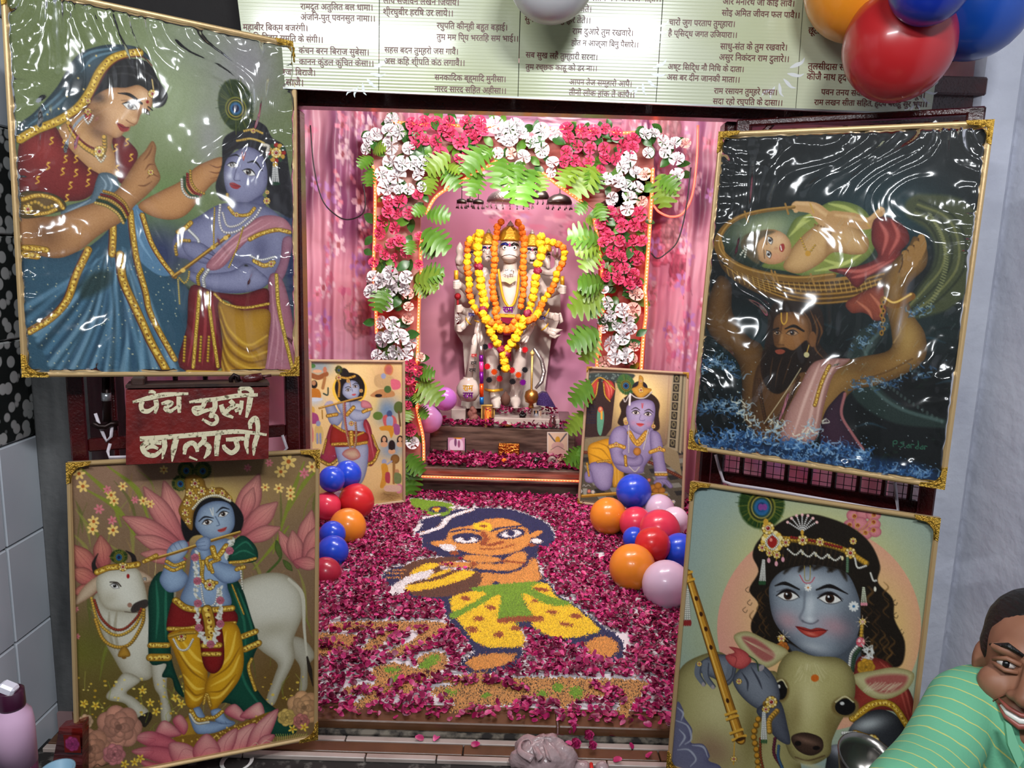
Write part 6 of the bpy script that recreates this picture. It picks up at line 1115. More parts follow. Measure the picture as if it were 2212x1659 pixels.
ledstrip(arc(V2,[(285,605),(400,700),(520,785),(655,880)]),'glowing led strip on the right slope of the arch')
ledstrip(arc(V2,[(710,930),(740,1080),(765,1270),(790,1450),(800,1600)])+arc(VT,[(345,200),(320,420),(300,560),(296,640)]),'glowing led strip down the inner side of the right pillar')
ledstrip(arc(V2,[(1225,570),(1215,800),(1190,1200),(1160,1620)])+arc(VT,[(640,60),(650,240),(630,420),(614,655)]),'glowing led strip up the outer side of the right pillar',.011)
ledstrip(arc(V1,[(800,165),(950,183),(1250,200)],4.56)+arc(V2,[(350,225),(900,265),(1260,250)],4.56),'glowing led strip along the top of the arch')
ledstrip([(ax0,YA-.022,.121),((ax0+ax1)/2,YA-.022,.121),(ax1,YA-.022,.121)],'glowing led strip along the lower ledge of the altar',.006)
def cord(name,pts,r,m,label):return tag(MB().tube([Vector(x) for x in crom(np.array([tuple(p) for p in pts]),False,8)],r,6).build(name,m,None,True),label,'cable')
cord('power_cord',arc(V2,[(1610,200),(1600,500),(1560,800),(1480,950),(1380,980),(1280,940),(1230,880)],4.45),.007,mat('pink_lit_cord',(255,120,100),.4,emit=((255,90,60),.8)),'thin glowing pink cord looping down right of the arch')
cord('power_cord',arc(V1,[(120,200),(150,550),(220,830),(330,960),(440,1005),(560,960),(590,860),(570,700)],4.42),.004,mat('black_rubber',(14,12,12),.5),'thin black wire looping across the left drape')
cord('power_cord',arc(V2,[(1550,560),(1510,900),(1440,1180),(1330,1300),(1260,1335),(1210,1290)],4.42),.004,mat('black_rubber'),'thin black wire hanging right of the flower arch')
M_BOARD=mat('arch_board',(178,140,130),.7,vary=((140,60,50),3,.4,.6))
arch=empty('flower_arch',(0,4.58,0),'arch of white and pink carnations with green leaves framing the statue','arch')
def board(pts,y,name):MB().prism([U(x,z,y) for x,z in pts],(0,.03,0)).build(name,M_BOARD,arch)
board([(806,356),(908,440),(908,800),(908,1070),(870,1070),(812,760)],4.56,'pillar_board');board([(1295,440),(1412,365),(1392,780),(1378,1085),(1275,1085),(1290,780)],4.56,'pillar_board')
board([(806,290),(1412,300),(1412,420),(1296,460),(1174,376),(1074,344),(940,425),(908,470),(806,440)],4.56,'lintel_board')
def carnation(seed,lay=3):
    g=np.random.RandomState(seed);co=[];fs=[]
    for l in range(lay):
        n=7-l;R=1-.27*l;tilt=.25+.55*l
        for j in range(n):
            a0=2*math.pi*(j+.5*l)/n+g.uniform(-.2,.2);wdt=2*math.pi/n*.72;nu,nv=6,3;b=len(co)
            for v in range(nv+1):
                for u in range(nu+1):
                    a=a0+wdt*(u/nu-.5)*(0.35+.65*v/nv)*1.35;r=R*(.06+.94*(v/nv));ruf=.10*v/nv*math.sin(u*3.1+j*1.7+l)+g.uniform(-.03,.03)*v/nv
                    el=tilt*(v/nv)**.7;co.append((r*math.cos(el)*math.cos(a),r*math.cos(el)*math.sin(a),r*math.sin(el)+ruf+.1*l))
            for v in range(nv):
                for u in range(nu):i=b+v*(nu+1)+u;fs.append((i,i+1,i+nu+2,i+nu+1))
    return np.array(co),fs
M_WF=mat('white_silk_flower',(232,230,232),.6);M_PF=mat('pink_silk_flower',(214,62,104),.55);M_BF=mat('blush_silk_flower',(242,190,176),.6)
CARN={}
for k,m in (('w',M_WF),('p',M_PF),('b',M_BF)):
    CARN[k]=[]
    for s in range(4):
        co,fs=carnation(s*7+3);me=npmesh('carnation',co,np.array(fs),True);me.materials.append(m);CARN[k].append(me)
def leafmesh(lobed,m):
    co=[];fs=[];n=10 if not lobed else 28
    for i in range(n+1):
        t=i/n;wdt=.30*math.sin(math.pi*min(1,t*.97+.03))**.8
        if lobed:wdt=.40*math.sin(math.pi*(.05+.9*t))**.6*(.62,.95,1.05,.98,.42)[i % 5]
        z=.10*math.sin(math.pi*t)-.05*t
        sh=(.38 if lobed else 0)
        co+=[(-wdt,t+sh*wdt,z+.10*wdt),(0,t,z-.03),(wdt,t+sh*wdt,z+.10*wdt)]
        if i:b=3*(i-1);fs+=[(b,b+1,b+4,b+3),(b+1,b+2,b+5,b+4)]
    me=npmesh('leaf',np.array(co),np.array(fs),True);me.materials.append(m);return me
M_LG=mat('glossy_green_leaf',(60,106,28),.4,vary=((90,136,38),1.5,.3,.7));M_LD=mat('dark_green_leaf',(28,74,26),.35,vary=((50,100,34),2,.3,.7));M_LA=mat('yellow_green_leaf',(104,136,38),.42)
LEAF=[leafmesh(True,M_LG),leafmesh(True,M_LA)];SLEAF=[leafmesh(False,M_LD),leafmesh(False,M_LG)]
FW_,FP_='w','p'
FLW=[(V1,'w','820,160,60 790,250,55 880,255,60 680,280,50 615,310,50 600,400,45 810,370,70 960,400,50 810,520,65 905,530,60 990,520,55 1080,520,55 730,620,60 860,640,75 1050,620,55 960,740,45 780,750,80 880,750,45 1075,725,40 1700,200,65 1820,230,60 1760,280,60 1810,340,60 1880,260,50 1720,440,45 810,1480,75 660,1490,50 940,1500,55 720,1540,50 640,1620,60 800,1600,60 930,1590,45'),
 (V1,'p','990,190,50 1095,180,55 1190,185,55 1310,190,60 1460,180,60 1570,180,55 1590,240,50 1020,280,60 1100,325,45 1020,370,50 1200,340,55 1320,290,55 1400,340,60 1530,310,60 1230,455,65 1460,445,45 1390,490,45 1580,430,45 1035,795,45 790,850,50 885,850,60 780,940,50 860,960,45 960,950,50 740,1030,60 845,1080,50 720,1120,50 880,1190,50 810,1210,45 750,1310,45 940,1280,50 840,1330,35 660,1370,40 810,1410,55 1040,1390,40 1050,1150,40 700,1250,35 1480,260,50 1250,240,45'),
 (VS,'w','540,10,35 610,25,50 690,15,45 785,15,45 550,100,55 610,130,50 680,80,50 780,80,45 650,190,50 610,320,45 690,330,50 620,440,55 745,430,60 820,460,50 670,420,50 715,535,55 580,555,40 790,550,45 650,560,35 780,1150,40 835,1185,45'),(VS,'b','800,115,40 805,210,35 800,295,40 890,570,32'),(VS,'p','815,630,45 880,670,40 810,725,40 870,785,45 805,815,35 800,915,30 820,1090,45 785,1090,30'),
 (V2,'w','60,200,60 100,270,60 20,330,50 280,250,65 390,270,55 195,350,50 275,410,60 120,470,55 370,520,50 360,600,40 85,540,40 1155,280,50 1235,270,45 1310,340,50 1410,360,55 1330,430,45 1185,440,45 1430,495,60 1430,625,55 1025,490,65 960,560,55 830,660,50 930,680,55 1080,610,55 1000,720,50 870,825,55 1020,820,65 1095,730,50 1010,910,55 805,1600,40 1070,1620,55'),(V2,'b','20,440,45 1160,620,50 1130,850,45 1500,360,45'),
 (V2,'p','490,230,55 500,300,50 610,250,55 720,265,60 820,230,40 915,270,50 1060,320,55 960,380,55 1050,390,50 485,430,50 575,380,50 690,395,50 815,400,50 460,510,45 555,500,45 680,505,45 810,490,50 910,485,50 470,590,50 640,550,40 780,580,40 865,930,45 945,965,50 860,1000,45 1110,960,60 780,1040,45 965,1060,55 1070,1050,50 1140,1070,35 815,1110,50 850,1150,50 945,1185,45 1060,1180,45 1130,1190,50 800,1200,45 880,1280,50 985,1260,60 960,1330,45 1090,1330,60 770,1390,45 900,1420,50 980,1420,45 930,1510,50 1060,1470,50 1020,1560,50 1090,1550,50 820,1490,45'),
 (VT,'w','345,85,35 375,180,45 480,235,50 395,270,40 330,295,45 510,330,55 440,350,40 545,365,40 345,360,35 395,470,60 480,430,50 430,565,55 510,560,55'),(VT,'b','575,120,50 560,235,55 350,600,45 545,580,40 560,490,40'),(VT,'p','450,20,40 540,50,40 590,40,30 525,80,28')]
pts=[]
for vw,k,s in FLW:
    for t in s.split():
        x,y,r=map(float,t.split(','));px=V(vw,x,y);d=rnd.uniform(-.05,.01);P=U(*px,4.49+d);R=r/vw[2]*4.5/1600*1.12
        n=Vector((rnd.uniform(-.6,.6),-1,rnd.uniform(-.3,.7)));inst('carnation',CARN[k][rnd.randrange(4)],TRS(P,facing(n,spin=rnd.uniform(0,6)),R),arch);pts.append((px,vw))
for i,(px,vw) in enumerate(pts):
    for j in range(2 if i % 3 else 1):
        a=rnd.uniform(0,6.28);d=rnd.uniform(10,20);P=U(px[0]+d*math.cos(a),px[1]+d*math.sin(a),4.505+rnd.uniform(-.02,.02))
        n=Vector((rnd.uniform(-.5,.5),-1,rnd.uniform(-.2,.6)));inst('leaf',SLEAF[rnd.random()<.35],TRS(P,facing(n,spin=rnd.uniform(0,6.28)),rnd.uniform(.06,.1)),arch)
BIG=[(V1,'650,470,540,560 640,560,620,720 650,420,760,400 1310,450,1110,600 1250,560,1380,740 1180,600,1120,790 1280,540,1400,600 1640,380,1430,610 1570,600,1490,800 1760,470,1710,740 1850,510,1890,860 1690,400,1600,480 1110,900,1000,960 1110,960,1310,980 1080,1100,1290,1270 1060,1200,1180,1320 1060,1490,1260,1450 1070,1540,1190,1610 990,1180,960,1300'),
 (V2,'110,500,40,700 200,570,100,880 230,590,290,760 740,550,560,790 700,550,730,770 580,550,440,710 760,860,800,1010 660,850,580,950 1300,610,1330,900 1270,640,1440,760 770,1180,500,1130 760,1250,630,1430 770,1220,560,1270 790,1510,600,1570 780,1590,590,1650 720,1040,660,1010'),
 (VS,'870,690,990,690 870,740,1035,890 880,930,935,1000 800,930,790,1030 850,10,1050,10 850,40,940,130 800,1270,905,1400 790,1330,820,1560 800,1310,760,1440 640,60,580,240 860,820,900,900'),(VT,'350,50,165,50 350,110,110,240 340,160,240,275 310,380,105,490 300,410,200,600 290,400,140,420 270,740,120,900 200,960,90,1110 190,1220,70,1320 200,1200,140,1360')]
for vw,s in BIG:
    for t in s.split():
        x0,y0,x1,y1=map(float,t.split(','));a=U(*V(vw,x0,y0),4.47);b=U(*V(vw,x1,y1),4.42+rnd.uniform(-.03,.03));yv=b-a;L=yv.length*1.08
        z=Vector((rnd.uniform(-.35,.35),-1,rnd.uniform(0,.4)));x=yv.cross(z).normalized();z=x.cross(yv.normalized());M=Matrix((x,yv.normalized(),z)).transposed()
        inst('lobed_leaf',LEAF[rnd.random()<.4],TRS(a,M,(L*1.0,L*.9,L)),arch)
M_SIL=mat('embossed_silver',(190,188,184),.3,.9,bump=(120,.6,.006));M_SILD=mat('tarnished_silver',(90,84,80),.35,.9)
def canopy(x,y,rx,h,Y,label,m,n=14):
    c=U(*V(VA,x,y),Y);k=Y/1600/VA[2];R=rx*k;root=empty('silver_canopy',c,label,'canopy','silver canopies hanging over the statue')
    MB().lathe(c,[(R*.97,-.01),(R,0),(R*.98,.012),(R*.93,h*k*.35),(R*.78,h*k*.65),(R*.5,h*k*.88),(R*.2,h*k*.98),(R*.08,h*k*1.05),(.002,h*k*1.2)],28).build('dome',m,root,True)
    for j in range(n):
        a=2*math.pi*j/n;p=c+Vector((R*math.cos(a),R*math.sin(a),-.01));MB().tube([p,p-Vector((0,0,.018))],.0012,4).lathe(p-Vector((0,0,.032)),[(.006,0),(.0045,.006),(.001,.016)],6).build('bell_drop',m,root)
    MB().tube([c+Vector((0,0,h*k)),Vector((c.x,c.y,2.43))],.003,5).build('hanging_rod',m,root)
canopy(790,270,240,125,5.0,'large silver canopy hanging centred above the statue',M_SIL,20);canopy(280,275,52,34,5.05,'small dark silver canopy at the far left above the statue',M_SILD,8);canopy(368,262,34,24,5.12,'smallest dark silver canopy between two others on the left',M_SILD,6);canopy(455,280,58,36,5.05,'small dark silver canopy just left of the large one',M_SILD,8);canopy(1110,230,90,80,5.15,'dark silver canopy half behind the large one on the right',M_SILD,10);canopy(1310,285,130,90,5.0,'medium tarnished silver canopy at the far right above the statue',M_SILD,12)
# ------------ statue, garlands, offerings
YS=5.08;KS=YS/1600
M_MBL=mat('warm_white_marble',(204,192,182),.2,vary=((170,156,148),6,.4,.8),coat=.3);M_FOIL=mat('gold_foil',(226,172,44),.38,.45,bump=(90,.5,.004));M_BLK=mat('black_paint',(14,14,18),.3);M_WHT2=mat('white_enamel',(236,234,230),.2);M_MRN=mat('maroon_paint',(120,16,48),.3);M_BLU=mat('blue_foil',(24,36,120),.2,.4)
def A(x,y,dy=0.):return U(*V(VA,x,y),YS+dy)
def B(x,y,dy=0.):return U(*V(VB,x,y),YS+dy)
ra,rb=KS/VA[2],KS/VB[2]
def remesh(mb,voxel,name,m,parent,smooth=2):
    o=bpy.data.objects.new('tmp',mb.mesh('tmp'));COL.objects.link(o);r=o.modifiers.new('r','REMESH');r.mode='VOXEL';r.voxel_size=voxel;r.use_smooth_shade=True
    s=o.modifiers.new('s','SMOOTH');s.factor=.5;s.iterations=smooth*3
    bpy.context.view_layer.update();me=bpy.data.meshes.new_from_object(o.evaluated_get(bpy.context.evaluated_depsgraph_get()));bpy.data.objects.remove(o);me.name=name
    me.polygons.foreach_set('use_smooth',np.ones(len(me.polygons),bool));return obj(name,me,m,parent)
def limb(m,pts,r,n=12):
    m.tube([Vector(x) for x in crom(np.array([tuple(p) for p in pts]),False,4)],r,n)
    m.ball(pts[0],r[0] if hasattr(r,'__len__') else r,12);m.ball(pts[-1],r[-1] if hasattr(r,'__len__') else r,12);return m
st=empty('deity_statue',B(860,1370),'white marble five-headed standing statue with many arms, garlanded','statue')
m=MB()
limb(m,[B(720,420),B(675,600,-.03),B(680,760,-.05),B(690,950,-.03),B(700,1150)],[95*rb,98*rb,78*rb,86*rb,70*rb])
limb(m,[B(960,430),B(1005,600,-.05),B(1015,760,-.07),B(985,950,-.04),B(970,1150)],[95*rb,98*rb,80*rb,88*rb,72*rb])
for x,y in ((735,1300),(965,1300)):
    limb(m,[B(x-20,1190),B(x-5,1260,-.04),B(x,1310,-.11)],[70*rb,66*rb,46*rb])
    for j in range(5):m.ball(B(x-52+j*26,1330+(j==0)*-4,-.15),(13*rb,18*rb,14*rb),8)
limb(m,[B(850,430),B(860,250,-.02),A(790,1380,-.03),A(790,1150,-.03)],[150*rb,125*rb,120*ra,140*ra],16)
m.ball(A(790,1110,-.02),(175*ra,.09,120*ra),16);limb(m,[A(790,1080,-.03),A(790,900,-.03)],[85*ra,72*ra])
arms=[([A(610,1090),B(560,180,-.06),B(525,330,-.1),B(505,430,-.12)],[70*ra,52*rb,42*rb,46*rb]),([A(970,1090),B(1150,150,-.04),B(1150,350,-.1),B(1080,480,-.12)],[70*ra,52*rb,42*rb,44*rb]),
        ([A(520,1010,.04),A(380,1230,.02),A(300,1180,0),A(245,1140,-.03)],[52*ra,44*ra,38*ra,40*ra]),([A(520,1150,.05),A(420,1400,.03),A(330,1430,0),A(270,1410,-.04)],[52*ra,46*ra,40*ra,44*ra]),
        ([A(560,1250,.04),B(450,200,-.02),B(390,290,-.04),B(320,370,-.07)],[50*ra,46*rb,42*rb,46*rb]),([A(470,960,.08),A(330,1010,.06),A(260,960,.05),A(255,900,.04)],[46*ra,42*ra,38*ra,44*ra]),
        ([A(1030,1020,.04),A(1180,1240,.02),A(1250,1230,0),A(1320,1200,-.03)],[52*ra,44*ra,38*ra,42*ra]),([A(1040,1150,.05),B(1230,150,.02),B(1330,220,0),B(1420,240,-.04)],[52*ra,50*rb,44*rb,46*rb]),
        ([A(1020,1250,.05),B(1230,250,.02),B(1310,380,-.02),B(1420,450,-.06)],[50*ra,54*rb,48*rb,40*rb]),([A(1080,980,.08),A(1230,1020,.06),A(1290,950,.05),A(1290,890,.04)],[46*ra,42*ra,36*ra,36*ra])]
for p,r in arms:limb(m,p,r)
remesh(m,.009,'body',M_MBL,st)
def fist(x,y,vw,s,name='hand'):
    m=MB();k=KS/vw[2];c=U(*V(vw,x,y),YS-.07);m.ball(c,(44*k,30*k,46*k),12)
    for j in range(4):q=c+Vector((s*14*k,-26*k,(34-22*j)*k));limb(m,[q+Vector((s*26*k,8*k,0)),q+Vector((s*4*k,-14*k,-2*k)),q+Vector((-s*22*k,2*k,-4*k))],[12*k,12*k,10*k],8)
    limb(m,[c+Vector((-s*10*k,-20*k,44*k)),c+Vector((s*24*k,-30*k,40*k))],[13*k,10*k],8);remesh(m,.004,name,M_MBL,st,1)
for x,y,vw,s in ((240,1150,VA,-1),(300,150,VB,-1),(305,380,VB,-1),(1330,1200,VA,1),(1440,250,VB,1)):fist(x,y,vw,s)
for pts in ([B(500,430,-.12),B(455,520,-.14),B(450,580,-.14)],[B(520,440,-.13),B(515,500,-.15),B(520,560,-.14)],[B(545,430,-.12),B(555,500,-.14),B(545,545,-.14)],[B(1080,470,-.13),B(1030,500,-.15),B(1015,525,-.15)],[B(1090,490,-.14),B(1050,530,-.16),B(1035,545,-.15)],[B(1105,490,-.13),B(1085,540,-.15),B(1075,550,-.15)]):limb(MB(),pts,[20*rb,18*rb,12*rb],8).build('finger',M_MBL,st,True)
MB().prism([B(x,y,.22) for x,y in ((330,560),(230,400),(240,-200),(560,-640),(1150,-640),(1490,-200),(1500,250),(1385,520),(1310,1120),(1440,1340),(300,1340),(360,1000))],(0,.05,0)).build('stele',M_MBL,st)
MB().box((B(1090,1430).x,YS+.02,(B(0,1360).z+zt2)/2),((1480-700)*rb,.40,B(0,1360).z-zt2),None,.006).build('base_block',M_MBL,st)
def head(x,y,rx,ry,dy,kind,s):
    """one carved head with crown, painted brows and eyes"""
    c=A(x,y,dy);k=ra;m=MB();X=lambda u,v,w:c+Vector((u*rx*k,-w*rx*k,v*ry*k))
    m.ball(c,(rx*k,rx*k,ry*k),16);m.ball(X(0,.55,.2),(rx*.92*k,rx*.8*k,ry*.5*k),14)
    if kind=='monkey':m.ball(X(0,-.38,.62),(rx*.78*k,rx*.62*k,ry*.42*k),14);m.ball(X(0,-.02,.95),(rx*.2*k,rx*.2*k,ry*.22*k),10);m.ball(X(-.45,.2,.75),rx*.26*k,8);m.ball(X(.45,.2,.75),rx*.26*k,8);m.ball(X(-1,0,0),(rx*.22*k,rx*.2*k,ry*.3*k),8);m.ball(X(1,0,0),(rx*.22*k,rx*.2*k,ry*.3*k),8)
    elif kind=='man':limb(m,[X(s*.1,.2,1),X(s*.1,-.1,1.12)],[rx*.1*k,rx*.16*k],8);m.ball(X(s*.1,-.6,.75),(rx*.45*k,rx*.3*k,ry*.25*k),10)
    elif kind=='lion':m.ball(X(s*.1,-.25,.8),(rx*.5*k,rx*.55*k,ry*.35*k),12);m.ball(X(s*.1,-.75,.6),(rx*.45*k,rx*.45*k,ry*.18*k),10)
    else:limb(m,[X(0,0,.6),X(s*.35,-.6,.95),X(s*.5,-.95,1.05)],[rx*.7*k,rx*.55*k,rx*.45*k],10)
    o=remesh(m,.006,'head',M_MBL,st,1)
    for e in (-1,1):
        if kind=='boar' and e==-s:continue
        q=X(e*.44+s*.08,.24,1.0 if kind!='monkey' else .98);MB().ball(q,(rx*.21*k,rx*.14*k,rx*.2*k),12).build('eye',M_WHT2,o,True);MB().ball(q+Vector((0,-rx*.12*k,0)),(rx*.1*k,rx*.05*k,rx*.11*k),8).build('pupil',M_BLK,o,True)
        b=[X(e*t+s*.08,v,w) for t,v,w in ((.12,.45,1.02),(.4,.56,.98),(.72,.50,.82),(.86,.34,.7))];MB().tube(b,[rx*.1*k,rx*.17*k,rx*.14*k,rx*.04*k],8,True,.5).build('brow',M_BLU if e<0 else M_BLK,o,True)
    MB().tube([X(s*.08,.38,1.1),X(s*.08,.62,1.0)],[rx*.1*k,rx*.03*k],6).build('tilak',mat('pink_foil',(220,60,140),.3),o,True)
    if kind=='monkey':MB().tube([X(-.72,-.48,.9),X(-.4,-.36,1.18),X(0,-.28,1.26),X(.4,-.36,1.18),X(.72,-.48,.9)],rx*.03*k,6).build('mouth_line',mat('grey_shadow_paint',(96,84,78),.4),o,True)
    elif kind=='man':MB().tube([X(-.3,-.42,1.0),X(.1,-.34,1.12),X(.45,-.45,.98)],[rx*.02*k,rx*.07*k,rx*.02*k],6).build('moustache',M_BLK,o,True)
    elif kind=='lion':MB().ball(X(.08,-.52,1.12),(rx*.34*k,rx*.1*k,ry*.1*k),10).build('mouth',M_BLK,o,True)
    cr=c+Vector((0,0,ry*.78*k));R=rx*1.05*k
    MB().lathe(cr,[(R*.98,0),(R*1.02,ry*.1*k),(R*1.0,ry*.45*k),(R*.82,ry*.8*k),(R*.5,ry*1.05*k),(R*.22,ry*1.18*k)],20).build('crown',M_FOIL,o,True)
    MB().lathe(cr+Vector((0,0,ry*1.15*k)),[(R*.34,0),(R*.3,ry*.12*k),(R*.2,ry*.16*k),(R*.24,ry*.22*k),(R*.1,ry*.34*k),(.001,ry*.45*k)],14).build('finial',M_MBL,o,True)
    MB().prism([cr+Vector((u*R,-R*1.02,v*ry*k)) for u,v in ((-.5,.1),(.5,.1),(.3,.5),(.35,.7),(0,1.1),(-.35,.7),(-.3,.5))],(0,-.006,0)).build('crown_plate',M_FOIL,o)
head(785,790,112,128,-.07,'monkey',0);head(560,810,72,104,-.01,'man',-1);head(1015,830,76,108,-.01,'lion',1);head(415,850,52,90,.07,'man',-1);head(1165,870,56,90,.07,'boar',1)
MB().lathe(B(395,1115,-.12),[(.001,-150*rb),(90*rb,-125*rb),(138*rb,-40*rb),(140*rb,30*rb),(95*rb,110*rb),(60*rb,135*rb),(62*rb,150*rb)],24).build('mace_head',M_MBL,st,True);MB().tube([B(400,975,-.12),B(465,600,-.13),B(485,470,-.13)],[46*rb,36*rb,30*rb],14).build('mace_shaft',M_MBL,st,True)
MB().lathe(A(258,890,.02),[(.001,-60*ra),(45*ra,-30*ra),(50*ra,10*ra),(30*ra,60*ra),(42*ra,90*ra),(38*ra,130*ra),(20*ra,165*ra),(.001,190*ra)],16).build('water_pot',M_MBL,st,True)
MB().tube([A(1290,1000,.02),A(1285,860,.02)],10*ra,8).tube([A(1285,870,.02),A(1240,830,.02),A(1245,770,.02)],[18*ra,16*ra,4*ra],8).tube([A(1285,870,.02),A(1330,830,.02),A(1335,775,.02)],[18*ra,16*ra,4*ra],8).tube([A(1285,860,.02),A(1288,750,.02)],[18*ra,5*ra],8).build('trident',M_MBL,st,True)
for x,y,dz in ((222,1040,0),(1340,1100,0)):MB().tube([A(x,y+50,-.07),A(x,y-45,-.07)],[24*ra,22*ra],10).build('foil_weapon',M_FOIL,st,True)
MB().ball(A(238,1270,-.08),36*ra,12).tube([A(238,1300,-.08),A(238,1600,-.05)],12*ra,8).build('red_glitter_mace',mat('red_glitter',(150,20,30),.3,.5,bump=(300,.9,.004)),st,True)
MB().prism([B(x,y,-.08) for x,y in ((250,180),(310,270),(250,330),(235,260))],(0,-.01,0)).build('silver_blade',M_SIL,st)
MB().tube([B(1180,620,0),B(1270,760,.02),B(1300,900,.02),B(1270,1020,0),B(1200,1100,-.02)],[16*rb,24*rb,28*rb,26*rb,16*rb],10).build('silver_tail',M_SIL,st,True)
MB().tube([B(1480,330,-.04),B(1510,300,-.04),B(1490,200,-.02)],[8*rb,26*rb,14*rb],10).tube([B(1370,400,-.05),B(1440,420,-.06),B(1520,400,-.05)],[30*rb,36*rb,5*rb],10).tube([B(1370,460,-.05),B(1430,485,-.06),B(1500,460,-.05)],[24*rb,26*rb,5*rb],10).build('curved_horn',M_MBL,st,True)
for p in ([B(600,1115,-.04),B(690,1130,-.12),B(800,1115,-.05)],):MB().tube([Vector(x) for x in crom(np.array([tuple(q) for q in p]),False,6)],18*rb,10).build('anklet',M_FOIL,st,True)
for x,y,a,L in ((520,300,.2,52),(395,300,.9,50),(1150,345,-.1,48),(1330,200,-1.0,56),(1310,370,-.8,56)):
    d=Vector((math.cos(a),0,-math.sin(a)))*L*rb;c=B(x,y,-.08);MB().tube([c-d+Vector((0,.03,0)),c-d*.7+Vector((0,-.02,0)),c+Vector((0,-.04,0)),c+d*.7+Vector((0,-.02,0)),c+d+Vector((0,.03,0))],9*rb,8).build('bangle',M_FOIL,st,True)
MB().prism([B(x,y,-.155) for x,y in ((770,220),(950,230),(930,300),(870,330),(800,300))],(0,.02,0)).build('waist_cloth',M_MRN,st);MB().prism([B(x,y,-.15) for x,y in ((765,205),(955,215),(950,255),(770,245))],(0,-.01,0)).build('belt',M_FOIL,st)
MB().prism([B(x,y,-.13) for x,y in ((590,370),(1080,380),(1000,470),(910,480),(910,780),(820,700),(810,460),(640,470))],(0,.03,0)).build('loincloth',M_MRN,st)
q=[A(x,y,-.16) for x,y in ((665,980),(690,1150),(720,1290),(760,1365),(790,1375),(825,1350),(860,1250),(880,1100),(890,980))]
MB().tube([Vector(x) for x in crom(np.array([tuple(p) for p in q]),False,6)],14*ra,8).build('gold_chain',M_FOIL,st,True);MB().prism([A(x,y,-.165) for x,y in ((690,1060),(770,1080),(860,1060),(850,1100),(790,1140),(720,1105))],(0,.01,0)).build('collar',mat('pale_gold_lace',(230,190,130),.4,.4,bump=(200,.8,.003)),st)
M_PUR=mat('purple_foil',(120,20,140),.25,.5)
for x0,y0,x1,mm,vw,dy in ((712,1440,825,M_PUR,VA,-.18),(728,1045,838,M_SIL,VA,-.145),(625,1300,680,M_BLK,VA,-.14),(875,1310,925,M_BLK,VA,-.14),(330,1130,455,M_FOIL,VB,-.27),(330,1215,455,M_PUR,VB,-.27),(430,725,500,mat('red_foil',(190,20,30),.3,.3),VB,-.17),(425,815,495,M_BLK,VB,-.17),(405,905,485,M_BLK,VB,-.18),(395,240,470,M_BLU,VB,-.13),(1240,280,1320,M_BLU,VB,-.1)):
    settext('राम',U(*V(vw,x0,y0),YS+dy),U(*V(vw,x1,y0),YS+dy),mm,st,(0,-1,0),'foil_sticker',.03,1.1)
def star(x,y,m):MB().prism([B(x+(42 if j % 2 else 28)*math.cos(j*math.pi/12),y+(42 if j % 2 else 28)*math.sin(j*math.pi/12),-.16) for j in range(24)],(0,.02,0)).build('foil_star',m,st)
RF=mat('red_foil');OF=mat('orange_foil',(230,80,20),.25,.5)
for x,y,m in ((598,605,M_BLK),(662,590,mat('pink_foil')),(975,605,mat('bronze_foil',(150,96,20),.3,.6)),(1072,640,RF),(622,840,RF),(705,905,OF),(645,1000,M_BLK),(770,985,RF),(918,885,RF),(995,940,OF),(1072,880,M_BLK),(925,1020,M_BLK),(1048,1030,M_PUR),(775,855,M_BLK)):star(x,y,m)
def marigold(seed,m):
    g=np.random.RandomState(seed);n,k=18,11;co=[]
    for i in range(k+1):
        for j in range(n):
            t=math.pi*i/k;r=1+g.choice([-.16,0,.14])+g.uniform(-.06,.06);a=2*math.pi*(j+.5*(i % 2))/n;co.append((r*math.sin(t)*math.cos(a),r*math.sin(t)*math.sin(a),.78*r*math.cos(t)))
    fs=[(i*n+j,(i+1)*n+j,(i+1)*n+(j+1) % n,i*n+(j+1) % n) for i in range(k) for j in range(n)]
    me=npmesh('marigold',np.array(co),np.array(fs),False);me.materials.append(m);return me
M_YEL=mat('yellow_marigold',(238,182,14),.7);M_ORG=mat('orange_marigold',(232,116,10),.7);M_RSE=mat('maroon_rose_band',(128,14,50),.6)
MY=[marigold(1,M_YEL),marigold(2,M_YEL)];MO=[marigold(3,M_ORG),marigold(4,M_ORG)];MR=[marigold(5,M_RSE)]
def garland(paths,r,pick,label,dy):
    root=empty('marigold_garland',paths[0][0],label,'garland','marigold garlands on the statue')
    for p in paths:
        q=crom(np.array([tuple(x) for x in p]),False,10);L=np.r_[0,np.cumsum(np.linalg.norm(np.diff(q,axis=0),axis=1))];i=0;n=int(L[-1]/(r*1.45))
        MB().tube([Vector(x) for x in q],.003,5).build('thread',mat('garland_thread',(90,80,30),.8),root)
        for t in np.linspace(0,L[-1],n):
            c=Vector([np.interp(t,L,q[:,k]) for k in range(3)])+Vector((rnd.uniform(-.2,.2)*r,rnd.uniform(-.3,.1)*r+dy,0));ms=pick(i);i+=1
            inst('marigold' if ms is not MR else 'rose_band',ms[rnd.randrange(len(ms))],TRS(c,facing(Vector((rnd.uniform(-.5,.5),-1,rnd.uniform(-.4,.8))),spin=rnd.uniform(0,6)),r*rnd.uniform(.9,1.1)),root)
pa=lambda s,d:[A(*map(float,t.split(',')),d) for t in s.split()];pb_=lambda s,d:[B(*map(float,t.split(',')),d) for t in s.split()]
garland([pa('700,490 655,560 640,660 630,760 630,870 620,1000 610,1130 622,1280 640,1400',-.17)+pb_('720,200 750,290 800,365 870,385 930,345 985,250',-.2),pa('895,1370 925,1250 935,1120 930,940 930,800 935,650 905,540 880,495',-.17)],36*ra,lambda i:MO,'orange marigold garland worn nearest the statue neck',-.02)
